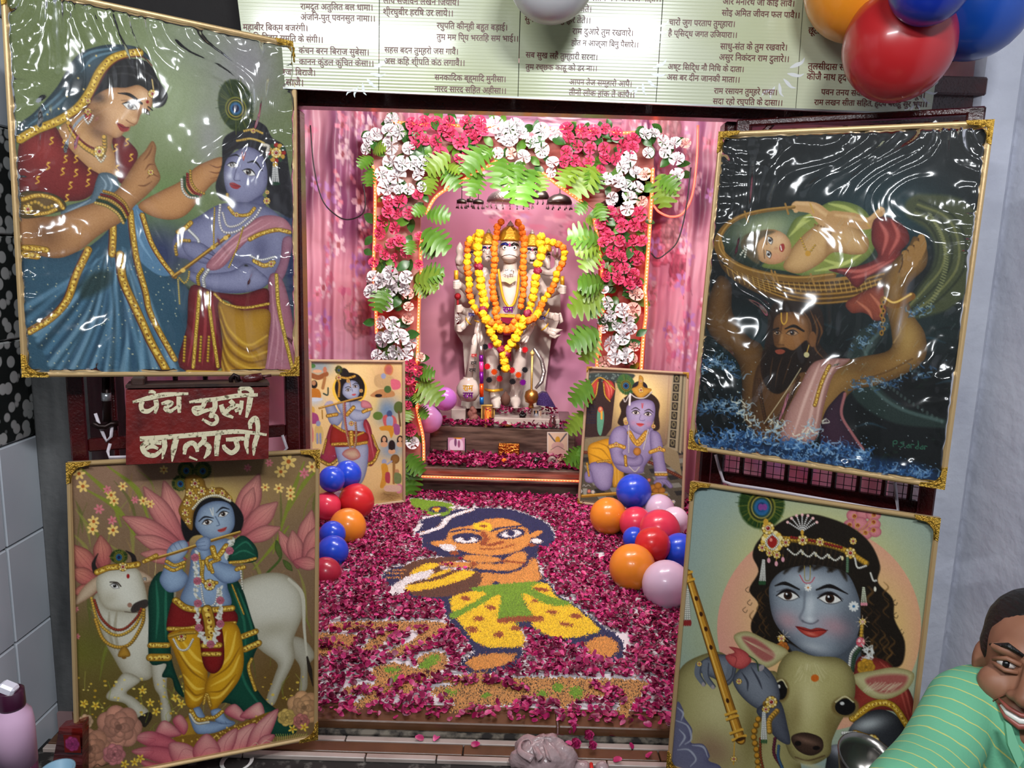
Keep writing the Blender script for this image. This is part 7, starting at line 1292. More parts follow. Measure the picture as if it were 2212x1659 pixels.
garland([pa('470,610 450,700 455,800 465,950 480,1100 500,1250 520,1400',-.16)+pb_('570,180 640,340 710,500 770,600 820,690',-.2),pa('1110,640 1120,780 1085,950 1060,1100 1030,1250 1000,1400',-.16)+pb_('1090,210 1030,350 960,490 890,590 840,680 830,760 835,850',-.2)],43*ra,lambda i:MR if i % 7==5 else MY,'long yellow marigold garland with maroon bands reaching the knees',-.03)
garland([pa('430,650 350,700 345,850 340,960 352,1100 370,1250 400,1370 480,1450 560,1510',-.13)+pb_('650,300 760,380 850,400',-.21),pa('1180,690 1290,720 1365,790 1340,900 1295,1000 1240,1170 1150,1300 1090,1420',-.13)+pb_('1170,260 1060,300 960,370 870,400',-.21)],37*ra,lambda i:MO if (i//2) % 2 else MY,'outer garland of mixed yellow and orange marigolds',-.02)
M_BRS=mat('brass',(176,130,66),.3,.85,bump=(160,.3,.003))
t=empty('brass_mace',B(1150,1310,-.2),'brass mace standing head down beside the statue leg','mace');MB().lathe(B(1150,1200,-.2),[(.02,-130*rb),(30*rb,-115*rb),(25*rb,-80*rb),(70*rb,-60*rb),(84*rb,0),(70*rb,60*rb),(30*rb,84*rb)],20).build('mace_head',M_BRS,t,True);MB().tube([B(1150,1120,-.2),B(1160,700,-.17)],14*rb,10).lathe(B(1160,680,-.17),[(14*rb,-30*rb),(30*rb,-5*rb),(24*rb,15*rb),(8*rb,30*rb),(.001,45*rb)],12).build('mace_shaft',mat('beaded_gold',(214,186,110),.35,.6,bump=(260,.8,.003)),t,True)
t=empty('striped_staff',B(555,1290,-.2),'foil-wrapped staff in purple, orange and blue bands by the statue leg','staff')
for (y0,y1,m) in ((585,700,M_SIL),(700,780,M_PUR),(780,900,mat('pink_foil')),(900,1040,M_PUR),(1040,1200,OF),(1200,1290,mat('blue_bright_foil',(20,110,190),.3,.4))):MB().tube([B(548+(y0-585)*.012,y0,-.19),B(548+(y1-585)*.012,y1,-.19)],25*rb,14).build('foil_band',m,t,True)
tag(MB().lathe(B(840,1240,-.2),[(.001,-75*rb),(45*rb,-50*rb),(60*rb,0),(50*rb,45*rb),(25*rb,75*rb),(8*rb,100*rb),(.001,105*rb)],18).build('coconut',mat('brown_coconut_husk',(86,54,40),.8,bump=(60,.8,.006,(1,1,.3))),None,True),'brown husked coconut between the statue feet','coconut')
pz=4.93
def K(x,y,Y=pz):return U(*V(VK,x,y),Y)
def flatpic(name,x0,y0,x1,y1,Y,fcol,art,label,tilt=.03,fw=12,metal=0.):
    root=empty(name,K((x0+x1)/2,y1,Y),label,'picture','small pictures on the altar');c=[K(x0,y0,Y+tilt),K(x1,y0,Y+tilt),K(x1,y1,Y),K(x0,y1,Y)]
    MB().prism(c,(0,.012,0)).build('frame',mat(name+'_frame',fcol,.35,metal),root);W,H=40,56;k=fw/(x1-x0);k2=fw/(y1-y0)
    p=Paint([(0,0),(40,0),(40,56),(0,56)],W,H,(120,90,80));art(p);u,v=np.meshgrid(np.linspace(k,1-k,W),np.linspace(k2,1-k2,H));u,v=u.reshape(-1,1),v.reshape(-1,1);C=[np.array(q) for q in c]
    co=(C[0]*(1-u)+C[1]*u)*(1-v)+(C[3]*(1-u)+C[2]*u)*v+np.array([0,-.0015,0]);obj('picture',npmesh('picture',co,gridfaces(W,H),True,p.c.reshape(-1,3)),M_PRINT,root)
flatpic('black_framed_photo',450,368,665,655,4.84,(18,14,16),lambda p:(p.poly([(0,0),(40,0),(40,56),(0,56)],(196,140,170),sm=False),p.ell(24,10,13,9,(214,140,40)),p.poly([(6,22),(32,20),(34,46),(8,46)],(226,196,214)),p.ell(18,26,3,10,(120,70,110)),p.ell(26,30,3,9,(150,80,120)),p.poly([(0,46),(40,46),(40,56),(0,56)],(120,90,80))),'black framed photo of people under a yellow parasol on the lower step')
flatpic('white_framed_print',1590,385,1830,690,4.83,(206,190,176),lambda p:(p.poly([(0,0),(40,0),(40,56),(0,56)],(206,176,150),sm=False),p.line([(2,2),(20,22),(38,2)],3,(90,84,90)),p.ell(20,16,5,8,(190,140,40)),p.ell(20,30,13,10,(190,150,140)),p.poly([(4,40),(36,40),(38,56),(2,56)],(196,150,140)),p.line([(6,38),(20,30),(34,38)],1,(80,60,60))),'pale framed devotional print at the right end of the lower step')
flatpic('gilt_framed_icon',840,75,995,290,4.98,(190,150,70),lambda p:(p.poly([(0,0),(40,0),(40,56),(0,56)],(110,66,20),sm=False),p.ell(20,22,14,18,(170,110,30)),p.poly([(12,12),(28,12),(30,50),(10,50)],(206,96,26)),p.ell(20,14,5,6,(230,160,60)),p.line([(16,22),(20,44),(24,22)],2,(240,190,70))),'gilt framed icon of an orange figure on the upper step',metal=.6)
flatpic('wooden_framed_icon',1405,105,1525,260,4.98,(150,96,50),lambda p:(p.poly([(0,0),(40,0),(40,56),(0,56)],(226,210,196),sm=False),p.poly([(6,8),(34,8),(34,54),(6,54)],(40,34,50),sm=False),p.ell(20,18,5,6,(230,190,130)),p.poly([(12,26),(28,26),(30,54),(10,54)],(200,200,206)),p.ell(20,10,4,3,(200,120,30))),'small wooden framed icon right of the statue base',fw=22)
tag(MB().box(K(585,175,5.0),(170*pz/1600/VK[2],.12,145*pz/1600/VK[2]),None,.006).build('marble_block',M_MBL),'plain pale marble block at the left of the statue base','block')
m=MB()
for (x,y,r) in ((740,120,34),(725,180,50),(745,230,56),(760,150,36),(770,215,40),(735,270,54)):m.ball(K(x,y,4.97),(r*pz/1600/VK[2],.03,r*pz/1600/VK[2]),10)
tag(remesh(m,.006,'stone_idol',mat('rough_pink_stone',(150,96,84),.7,bump=(80,.6,.008)),None,1),'small rough pinkish carved stone beside the gilt icon','idol')
m=MB()
for (x,y,r) in ((1310,165,24),(1310,205,36),(1285,190,18),(1340,190,18),(1310,235,34),(1280,230,16),(1345,235,16)):m.ball(K(x,y,4.93),(r*pz/1600/VK[2],.022,r*pz/1600/VK[2]),10)
tag(remesh(m,.004,'black_idol',mat('blackened_metal',(26,22,22),.35,.5),None,1),'tiny black metal idol in front of the marble base','idol')
kk=4.86/1600/VK[2]
tag(MB().lathe(K(1648,325,4.9),[(.001,0),(38*kk,2*kk),(46*kk,40*kk),(44*kk,70*kk),(28*kk,100*kk),(28*kk,112*kk),(38*kk,130*kk),(35*kk,130*kk),(24*kk,108*kk)],20).build('water_pot',mat('polished_steel',(186,160,160),.15,.95),None,True),'small shiny steel water pot on the upper step','pot')
t=empty('offering_plate',K(1135,320,4.92),'shallow metal plate with white sugar crystals on the upper step','plate');MB().lathe(K(1135,325,4.92),[(.001,0),(55*kk,3*kk),(96*kk,40*kk),(94*kk,44*kk),(55*kk,8*kk),(.001,6*kk)],24).build('dish',M_BRS,t,True);m=MB()
for i in range(60):a=rnd.uniform(0,6.28);r=rnd.uniform(0,50)*kk;m.box(K(1135,290,4.92)+Vector((r*math.cos(a),r*math.sin(a),rnd.uniform(-10,24)*kk*(1-r/(55*kk)))),(.012,.012,.012),Matrix.Rotation(rnd.uniform(0,3),3,(1,1,.3)))
tag(m.build('sugar',mat('white_sugar',(226,222,220),.5),t),kind='stuff')
tag(MB().box(K(1155,585,4.82),(245*kk,.02,150*kk),None,.006).build('gold_foil_block',mat('crumpled_gold_foil',(214,140,60),.18,.95,bump=(60,1.0,.02))),'crumpled shiny gold foil block on the lower step','block')
MSH=mat('dark_glossy_shell',(30,24,22),.15);tag(MB().ball(K(1460,715,4.66),(62*kk,.03,46*kk),14).tube([K(1505,700,4.66),K(1530,690,4.65)],[30*kk,4*kk],10).build('dark_conch',MSH,None,True),'dark glossy conch on the petals of the lower step','shell')
m=MB();m.tube([K(1655+52*math.cos(t*.35)*(1-t/30),705+48*math.sin(t*.35)*(1-t/30),4.68-.001*t) for t in range(28)],[26*kk,24*kk,14*kk,6*kk],10);tag(m.build('spiral_shell',mat('grey_shell',(150,130,122),.35),None,True),'grey spiral shell in front of the pale print','shell')
m=MB();m.ball(K(1765,715,4.69),(60*kk,.03,45*kk),12)
for a in range(7):m.tube([K(1765,715,4.67),K(1765+85*math.cos(a*.9),720+75*math.sin(a*.9),4.66)],[24*kk,3*kk],8)
tag(m.build('spiked_shell',mat('cream_shell',(196,160,130),.4,vary=((120,70,50),30,.5,.6)),None,True),'cream spiked conch shell at the right of the lower step','shell')
tag(inst('marigold_bloom',MO[0],TRS(K(1098,712,4.66),facing((0,-1,.4)),28*kk)),'single orange marigold on the petals of the lower step','flower')
tag(MB().prism([B(x,y,-.12) for x,y in ((1230,1180),(1280,1150),(1340,1160),(1400,1260),(1440,1330),(1210,1300))],(0,.06,0)).build('glitter_cloth',mat('purple_glitter_cloth',(70,50,110),.3,.6,bump=(260,1.0,.006))),'purple glitter cloth at the right of the statue base','cloth')
# ------------ floor picture, petals, balloons
PAL={'white':(228,222,224),'navy':(30,32,78),'skin':(208,140,64),'yellow':(232,190,26),'green':(112,150,30),'brown':(94,56,38),'rust':(148,70,30),'tan':(196,138,76)}
FX0,FX1,FY0,FY1=-.98,.98,2.24,4.42;GW,GH=430,480
fcpx=[PROJ((FX0,FY1,0)),PROJ((FX1,FY1,0)),PROJ((FX1,FY0,0)),PROJ((FX0,FY0,0))]
NONE=(255,0,255);p=Paint(fcpx,GW,GH,NONE)
def S_(s):return [tuple(map(float,t.split(','))) for t in s.split()]
def g_(col,s,sm=True):p.poly(S_(s),PAL[col],soft=.1,sm=sm)
def l_(col,s,w):p.line(S_(s),w,PAL[col],soft=.1)
def e_(col,x,y,rx,ry,a=0):p.ell(x,y,rx,ry,PAL[col],ang=a,soft=.1)
p.view(*VR);p.k=p.k0/VR[2]
g_('navy','420,400 470,310 560,270 700,230 900,212 1150,222 1320,280 1440,340 1492,450 1440,515 1350,560 1380,700 1430,790 1380,860 1300,800 880,830 850,640 700,600 560,565 480,520 470,440')
g_('navy','640,900 720,860 870,820 1400,780 1500,870 1640,955 1850,1115 1980,1200 2025,1290 1985,1385 1850,1372 1750,1335 1700,1290 1580,1240 1440,1220 1330,1150 1240,1130 1240,1280 1225,1400 1060,1470 860,1482 790,1445 780,1390 870,1320 760,1170 670,1060 640,950')
g_('navy','160,760 200,700 300,660 370,690 360,780 420,870 640,890 650,960 560,920 380,900 300,830 190,800')
g_('green','375,165 400,132 500,148 650,168 712,190 690,240 640,270 540,266 470,240 410,215');e_('navy',595,222,78,27);g_('yellow','548,214 612,210 580,248',False);e_('rust',578,208,24,7)
for s,w in (('860,222 760,252 665,292 622,350 520,390 430,420',36),('690,205 790,210',22),('520,280 600,262',24),('420,388 465,335',20)):l_('white',s,w)
g_('skin','660,440 700,372 860,342 960,300 1080,290 1200,320 1290,390 1300,480 1200,545 1050,575 880,568 740,532 560,500 540,470 640,458');e_('skin',1345,412,55,20,-25)
l_('navy','700,395 800,375 905,388',22);l_('navy','1000,388 1080,364 1240,350',24);e_('navy',815,445,118,42);e_('white',810,457,88,23);e_('navy',815,440,32,25);e_('navy',1155,410,112,40,-8);e_('white',1155,410,78,27,-8);e_('navy',1155,406,32,24)
e_('yellow',930,350,76,30);e_('yellow',985,374,26,16);e_('rust',945,350,28,12);l_('rust','940,400 965,455 935,487 1000,495 1085,472',34);l_('rust','930,526 1040,526 1182,492',18)
g_('white','598,498 700,494 735,538 685,552');e_('rust',720,556,38,18);e_('white',1350,465,42,19);e_('rust',1315,497,34,13)
g_('skin','780,592 860,572 1060,595 1042,630 860,628');g_('skin','1298,612 1340,598 1372,700 1370,772 1100,802 890,812 930,714 1100,720 1210,695 1285,645');g_('skin','600,642 700,626 1080,642 1110,600 1210,548 1272,562 1262,630 1170,690 1000,690 850,672 700,662')
l_('rust','1090,620 1250,635',24);e_('rust',865,645,26,22);e_('navy',1035,792,30,13)
g_('brown','330,660 450,610 650,588 780,592 740,615 600,640 640,690 870,690 932,750 880,832 700,890 480,900 380,872 330,800 300,730')
for s in ('388,702 500,642 592,640 582,664 400,732','498,746 670,680 682,700 520,757','340,812 600,762 760,698 870,700 800,762 500,842 350,852'):g_('yellow',s)
g_('white','188,852 300,770 400,720 540,690 552,716 480,762 400,782 340,822 342,882 230,872')
for s in ('240,690 340,690','215,714 318,716','200,748 302,748'):l_('skin',s,15)
g_('yellow','700,900 870,850 1080,830 1200,1100 1252,1200 1240,1280 1000,1286 880,1242 780,1122 700,1000');g_('yellow','1230,840 1420,790 1500,890 1640,970 1832,1140 1740,1190 1600,1216 1480,1210 1330,1130 1300,1000')
g_('green','880,820 1100,795 1385,778 1310,822 1450,890 1622,945 1560,967 1430,952 1240,870 1330,1050 1392,1080 1240,1090 1080,1095 1050,1062 1070,880 900,970 720,1062 690,1022 850,950 960,870 850,842')
l_('rust','1090,1080 1200,1066 1370,1066',50)
for x,y,rx,ry in ((800,910,40,18),(1000,980,40,17),(905,1065,40,19),(855,1150,46,22),(1060,1190,42,22),(1195,1140,44,20),(1390,840,62,15),(1340,930,28,12),(1475,1017,42,17),(1660,1045,46,20),(1585,1110,56,15)):e_('rust',x,y,rx,ry,8)
g_('skin','806,1402 900,1350 1150,1330 1200,1340 1150,1400 1050,1440 880,1462');g_('skin','1728,1262 1850,1200 1960,1240 1984,1310 1900,1372 1820,1382 1750,1322')
p.view(*VR2);p.k=p.k0/VR2[2]
g_('tan','130,200 230,172 700,170 832,196 740,222 560,212 350,215 200,216');g_('tan','40,250 240,248 252,300 160,340 40,395')
for s,w in (('540,215 420,270 360,330',42),('720,225 640,290 520,345',46),('260,260 200,330',40)):l_('tan',s,w)
g_('tan','380,450 470,410 560,415 640,440 640,380 720,345 792,355 800,430 700,480 640,530 560,600 500,560 420,610 330,662 270,650 340,590 215,580 250,540 400,520')
g_('tan','700,490 900,475 1000,456 1100,490 1250,490 1500,493 1922,508 1922,570 1860,640 1830,712 1780,690 1790,620 1700,590 1500,640 1480,682 1420,630 1260,600 1180,640 960,650 920,690 1010,742 880,756 800,702 850,640 720,580 760,540 860,530 780,510')
for x,y,rx,ry,a in ((490,445,46,16,0),(510,505,42,24,-30),(708,400,64,30,-32),(820,572,42,15,0),(1030,590,30,14,-20),(1350,582,32,20,10),(1435,548,35,24,0),(1540,575,38,38,0)):e_('green',x,y,rx,ry,a)
g=np.random.RandomState(2);jj,ii=np.meshgrid(np.arange(GW),np.arange(GH));jn=np.clip(jj+np.round(g.normal(0,1.1,jj.shape)).astype(int),0,GW-1);in_=np.clip(ii+np.round(g.normal(0,1.3,ii.shape)).astype(int),0,GH-1)
pal=np.array(list(PAL.values())+[NONE])/255.;cid=np.argmin(((p.c[:,:,None,:]-pal[None,None])**2).sum(-1),-1);cidn=cid[in_,jn]
root=empty('grain_rangoli',(0,3.3,0),'floor picture in coloured grain of a child holding a pot','rangoli')
Mg=mat('dyed_grain',attr=True,rough=.6)
for k,nm in enumerate(PAL):
    I,J=np.nonzero(cidn==k)
    if len(I)==0:continue
    n=len(I);x=FX0+(J+g.uniform(.1,.9,n))*(FX1-FX0)/GW;y=FY1+(I+g.uniform(.1,.9,n))*(FY0-FY1)/GH;a=g.uniform(0,6.28,n);L=.0036;wd=.0028;zz=.004+g.uniform(0,.0025,n)
    c,s_=np.cos(a),np.sin(a);co=np.stack([np.stack([x+L*c,y+L*s_,zz-.003],-1),np.stack([x-wd*s_,y+wd*c,zz-.003],-1),np.stack([x-L*c,y-L*s_,zz-.003],-1),np.stack([x+wd*s_,y-wd*c,zz-.003],-1),np.stack([x,y,zz+.0025],-1)],1).reshape(-1,3)
    b=np.arange(n)[:,None]*5;fs=np.stack([b+[0,1,4],b+[1,2,4],b+[2,3,4],b+[3,0,4]],1).reshape(-1,3)
    cc=np.array(PAL[nm])/255.*g.uniform(.82,1.12,(n,1));
    if nm=='tan':cc=np.where(g.uniform(0,1,(n,1))<.2,cc*.35,cc)
    o=obj(nm+'_grain',npmesh(nm+'_grain',co,fs,False,np.repeat(np.clip(cc,0,1),5,0)),Mg,root);o['kind']='stuff'
    o2=obj(nm+'_bed',npmesh(nm+'_bed',np.stack([FX0+np.stack([J,J+1,J+1,J],-1)*(FX1-FX0)/GW,FY1+np.stack([I,I,I+1,I+1],-1)*(FY0-FY1)/GH,np.full((n,4),.0028)],-1).reshape(-1,3),np.arange(4*n).reshape(-1,4),False,np.repeat(np.tile(np.array(PAL[nm])/255.*.8,(n,1)),4,0)),Mg,o);o2['kind']='stuff'
M_PET=mat('rose_petal',attr=True,rough=.38)
def petal_shape(g,n):
    """n curled petals as vertex blocks (n,12,3) in unit size"""
    u,v=np.meshgrid([-1,0,1.],[0,.33,.72,1.]);u=u.ravel();v=v.ravel();w=np.where(v<.1,.22,np.where(v<.5,.62,np.where(v<.9,.72,.38)))
    cup=g.uniform(.1,.55,(n,1));cu2=g.uniform(-.3,.5,(n,1));X=np.tile(u*w*.5,(n,1))*g.uniform(.8,1.2,(n,1));Y=np.tile(v-.5,(n,1));Z=cup*(u*u)[None]*.55*w[None]+cu2*((v-.4)**2)[None]+g.normal(0,.03,(n,12));return np.stack([X,Y,Z],-1)
PF=gridfaces(3,4)
def place(g,blk,pos,size,tilt):
    n=len(pos);a=g.uniform(0,6.283,n);t=g.normal(0,tilt,n);r=g.normal(0,tilt,n)+(g.uniform(0,1,n)<.3)*3.14
    P=blk*size[:,None,None];x,y,z=P[...,0],P[...,1],P[...,2];y,z=y*np.cos(t)[:,None]-z*np.sin(t)[:,None],y*np.sin(t)[:,None]+z*np.cos(t)[:,None];x,z=x*np.cos(r)[:,None]+z*np.sin(r)[:,None],-x*np.sin(r)[:,None]+z*np.cos(r)[:,None]
    x,y=x*np.cos(a)[:,None]-y*np.sin(a)[:,None],x*np.sin(a)[:,None]+y*np.cos(a)[:,None];z=z-z.min(1,keepdims=True);return np.stack([x,y,z],-1)+pos[:,None,:]
def petalcol(g,n):
    base=np.array([[152,16,76],[124,10,60],[176,30,96],[98,6,46],[190,60,120]])[g.randint(0,5,n)]/255.;c=np.repeat(base[:,None],12,1);f=np.array([1.25]*3+[1.05]*3+[1.0]*3+[1.05]*3)[None,:,None];c=c*f*g.uniform(.8,1.15,(n,1,1));c[:,:3]=c[:,:3]*.75+np.array([.92,.72,.7])*.25;return np.clip(c,0,1)
def petalmesh(name,pos,size,tilt,seed):
    g=np.random.RandomState(seed);n=len(pos);co=place(g,petal_shape(g,n),pos,size,tilt).reshape(-1,3);fs=(np.arange(n)[:,None,None]*12+PF[None]).reshape(-1,4);return npmesh(name,co,fs,True,petalcol(g,n).reshape(-1,3))
g=np.random.RandomState(21);n=42000;x=g.uniform(-1.24,1.24,n);y=2.2+2.33*g.uniform(0,1,n)
def gid(x,y):
    J=np.clip(((x-FX0)/(FX1-FX0)*GW).astype(int),0,GW-1);I=np.clip(((FY1-y)/(FY1-FY0)*GH).astype(int),0,GH-1);o=(x>FX0) & (x<FX1) & (y>FY0) & (y<FY1);return np.where(o,cid[I,J],8)
fat=cid!=8
for _ in range(2):fat=fat | np.roll(fat,1,0) | np.roll(fat,-1,0) | np.roll(fat,1,1) | np.roll(fat,-1,1)
k=np.where(gid(x,y)==8,np.where(np.where((x>FX0) & (x<FX1) & (y>FY0) & (y<FY1),fat[np.clip(((FY1-y)/(FY1-FY0)*GH).astype(int),0,GH-1),np.clip(((x-FX0)/(FX1-FX0)*GW).astype(int),0,GW-1)],False),9,8),gid(x,y));keep=k==8
tanid=list(PAL).index('tan');Hs=homog(fcpx,[(FX0,FY1),(FX1,FY1),(FX1,FY0),(FX0,FY0)])
strk=[S_('160,232 340,222'),S_('360,262 500,215'),S_('480,300 660,225'),S_('60,300 200,330'),S_('500,560 640,500'),S_('300,590 400,560'),S_('790,510 940,516'),S_('1040,518 1240,550'),S_('1650,550 1700,560'),S_('1760,580 1800,660')]
near=np.full(n,9.)
for s in strk:
    q=happly(Hs,[V(VR2,*a) for a in s]);q=q[:1]+(q[1:]-q[:1])*np.linspace(0,1,12)[:,None]
    for a in q:near=np.minimum(near,np.hypot(x-a[0],y-a[1]))
keep |= (k==tanid) & (near<.022)
keep &= np.abs(x)<.34*y+.03
fr=np.clip((y-2.2)/.12,0,1);keep &= g.uniform(0,1,n)<(.25+.75*fr)
nb=vnoise(40,40,9,9,g);keep &= nb[np.clip(((y-2.2)/2.4*39).astype(int),0,39),np.clip(((x+1.3)/2.6*39).astype(int),0,39)]<.88
x,y=x[keep],y[keep];lay=g.uniform(0,1,len(x));z=.004+.020*lay**1.3;size=g.uniform(.015,.028,len(x))
o=np.argsort(y);x,y,z,size=x[o],y[o],z[o],size[o];vis=np.abs(x)<.64;idx=np.nonzero(vis)[0][:300];m_=np.ones(len(x),bool);m_[idx]=False
tag(obj('petal_carpet',petalmesh('petal_carpet',np.c_[x,y,z][m_],size[m_],.45,5),M_PET),'carpet of magenta rose petals covering the shrine floor','petals',kind='stuff')
pv=[]
for i in range(10):me=petalmesh('rose_petal',np.zeros((1,3)),np.ones(1),.3,40+i);me.materials.append(M_PET);pv.append(me)
for i in idx:tag(inst('rose_petal',pv[rnd.randrange(10)],TRS((x[i],y[i],z[i]),Matrix.Rotation(rnd.uniform(0,6.28),3,'Z') @ Matrix.Rotation(rnd.gauss(0,.35),3,'X'),size[i])),'loose magenta rose petal along the front edge of the petal carpet','petal','rose petals at the threshold')
for i,(px,py) in enumerate(((942,1596),(906,1597),(1028,1610),(1302,1590),(1197,1602),(1212,1592),(1322,1594),(1381,1597),(1365,1612),(1334,1644),(1230,1608),(1402,1633))):
    q=FL(px,py,-.034);tag(inst('rose_petal',pv[i % 10],TRS(q,Matrix.Rotation(rnd.uniform(0,6.28),3,'Z'),.028)),'single rose petal fallen on the marble step strips','petal','rose petals on the step')
def petalbank(x0,x1,y0,y1,z,n,label,skip=()):
    g=np.random.RandomState(int(z*1e4));px=g.uniform(x0,x1,n);py=g.uniform(y0,y1,n);tag(obj('petal_bank',petalmesh('petal_bank',np.c_[px,py,z+.004+.03*g.uniform(0,1,n)**1.4],g.uniform(.02,.034,n),.5,9),M_PET),label,'petals',kind='stuff')
petalbank(ax0+.02,ax1-.03,YA+.05,4.86,zt1,1500,'magenta rose petals heaped on the lower altar step');petalbank(bx0,bx1,4.87,5.0,zt2,600,'magenta rose petals heaped on the upper altar step');petalbank(B(560,1300).x,B(1450,1300).x,5.0,5.16,B(0,1360).z,160,'magenta rose petals around the statue feet')
def rosehead(px,py,r,z,label,n=14):
    g=np.random.RandomState(int(px));root=empty('cut_rose',FL(px,py,z),label,'rose','whole rose heads on the step');c=FL(px,py,z)+Vector((0,0,r*.7))
    for i in range(n):
        a=i*2.4;k=.35+.65*i/n;d=Vector((math.cos(a)*k,math.sin(a)*k,.9-.75*i/n)).normalized();xx=d.cross(Vector((0,0,1))).normalized();Mx=Matrix((xx,(Vector((0,0,1))*.8+d*.5).normalized(),-d)).transposed();inst('petal',pv[i % 10],TRS(c+d*r*k*.45,Mx,r*1.25*(.6+.5*k)),root)
rosehead(1238,1588,.032,-.034,'open magenta rose head at the front edge of the shrine floor');rosehead(1272,1600,.026,-.034,'magenta rose head beside the plastic bag handles');rosehead(1244,1618,.026,-.034,'upturned magenta rose head showing its stalk');rosehead(1280,1620,.022,-.034,'dark magenta rose head nearest the camera')
def balloon(px,py,r,Y,col,label,group,ell=1.06,down=Vector((.1,.6,-.8))):
    c=U(px,py,Y);R=r*(c-CAM).length/1600;key='latex_%d_%d_%d' % col
    m=mat(key,col,.3,coat=.35,sub=.12)
    root=empty('balloon',c,label,'balloon',group);d=down.normalized();prof=[(.001,R*ell)]+[(R*math.sin(t),R*ell*math.cos(t)) for t in np.linspace(.15,2.2,14)]+[(R*.55,-R*.85),(R*.28,-R*1.12),(R*.08,-R*1.26),(R*.06,-R*1.3)]
    MB().lathe(c,prof,28,-d).build('skin',m,root,True);MB().lathe(c+d*R*1.3,[(R*.06,0),(R*.13,-R*.06),(R*.11,-R*.1)],10,-d).build('knot',m,root,True)
RD,BU,OR,WH,LI,PK=(206,40,44),(22,74,214),(236,142,40),(232,212,230),(214,190,214),(222,56,84)
GL,GR_,GT='balloons heaped at the left of the shrine floor','balloons heaped at the right of the shrine floor','balloons over the verse banner'
for a in ((717,1035,27,3.9,BU,'blue balloon, upper left of the left heap'),(751,1025,29,4.04,BU,'blue balloon at the top of the left heap, behind the other blue one'),(706,1093,29,3.88,PK,'pinkish red balloon half behind the cow poster edge'),(735,1080,19,4.06,WH,'small white balloon peeking between two red ones in the left heap'),(770,1083,37,3.98,RD,'deep red balloon at the right of the left heap'),(751,1138,38,3.72,OR,'orange balloon of the left heap'),(718,1154,27,3.6,BU,'blue balloon under the orange one on the left'),(719,1191,32,3.42,BU,'large blue balloon low in the left heap'),(703,1238,32,3.24,(170,36,60),'purplish red balloon lowest in the left heap')):balloon(*a,GL)
for a in ((1314,1115,39,3.92,OR,'orange balloon at the far left of the right heap'),(1369,1062,37,4.0,BU,'blue balloon crowning the right heap'),(1374,1131,35,3.82,PK,'see-through red balloon beside the upper orange one'),(1424,1101,32,3.95,LI,'pale lilac balloon behind the red ones'),(1458,1124,28,3.8,WH,'white balloon behind the calf poster edge'),(1425,1145,42,3.6,PK,'large pink red balloon in the middle of the right heap'),(1370,1163,24,3.66,BU,'small blue balloon tucked under the red ones'),(1410,1177,37,3.38,RD,'bright red balloon in front in the right heap'),(1366,1226,48,3.26,OR,'large orange balloon low in the right heap'),(1468,1190,36,3.4,BU,'blue balloon cut off by the calf poster'),(1440,1264,50,3.1,LI,'large lilac balloon lowest in the right heap')):balloon(*a,GR_)
for a in ((1856,-34,92,2.0,(228,140,34),'orange balloon over the banner, cut by the top of the picture'),(1941,97,93,1.87,(176,34,38),'big red balloon hanging over the end of the verse banner'),(2010,-38,66,1.72,(18,44,150),'small dark blue balloon in front of the top cluster'),(2105,2,90,1.91,(16,70,160),'big blue balloon at the top right against the wall'),(1192,-58,85,1.94,(206,204,206),'white balloon at the top centre over the banner')):balloon(*a,GT,down=Vector((.1,.3,1)))
for a in ((962,862,25,4.72,(186,110,196),'purple balloon beside the statue plinth'),(926,905,30,4.72,(206,150,210),'pale purple balloon behind the left pillar leaves')):balloon(*a,'purple balloons beside the altar')
# ------------ foreground things and the person
def C3(px,py,d):return CAM+(FW*FPX+RT*(px-PCX)-UP*(py-PCY))*(d/FPX)
b=C3(42,1700,1.62);k=1.62/1600;t=empty('drinking_flask',b-Vector((0,0,.05)),'pink and purple flask with a white flip cap at the left edge','flask')
MB().lathe(b,[(37*k,-60*k),(38*k,60*k)],28).build('lower_body',mat('plum_powder_coat',(72,24,56),.35),t,True);MB().lathe(b,[(38.5*k,58*k),(38.5*k,150*k),(35*k,175*k),(24*k,190*k),(23*k,196*k)],28).build('upper_body',mat('pink_powder_coat',(216,176,206),.35),t,True)
MB().lathe(b,[(25*k,190*k),(26*k,195*k),(25*k,228*k),(20*k,232*k)],24).build('cap',mat('plum_plastic',(62,22,46),.3),t,True);MB().box(b+Vector((.002,-.008,238*k)),(.034,.026,.022),Matrix.Rotation(.4,3,'Y'),.005).build('flip_spout',mat('white_plastic',(226,222,234),.3),t)
pk=[C3(x,y,2.0) for x,y in ((128,1572),(178,1562),(178,1700),(104,1700))]
t=empty('rose_packet',pk[3],'glossy red packet printed with a pink rose behind the cow poster','packet');MB().prism(pk,(0,.03,0)).build('body',mat('glossy_red_wrap',(110,26,20),.15,vary=((54,12,12),8,.4,.6,3,(.5,1,5)),coat=.6,bump=(12,.5,.02,(.5,1,4))),t);p=Paint([(0,0),(30,0),(30,30),(0,30)],30,30,(110,26,20));p.rose(15,15,12,(176,60,120));c=C3(156,1607,1.985);u,v=np.meshgrid(np.linspace(-1,1,30),np.linspace(1,-1,30));obj('printed_rose',npmesh('printed_rose',np.array(c)+np.c_[u.ravel()*.022,u.ravel()*0,v.ravel()*.026],gridfaces(30,30),True,p.c.reshape(-1,3)),M_PRINT,t)
tag(MB().lathe(C3(128,1704,1.9),[(.03,-.05),(.035,.05),(.04,.052),(.04,.058),(.034,.058),(.03,-.04)],28).build('plastic_tub',mat('pale_blue_plastic',(150,190,214),.4),None,True),'pale blue rimmed plastic tub at the lower left','tub')
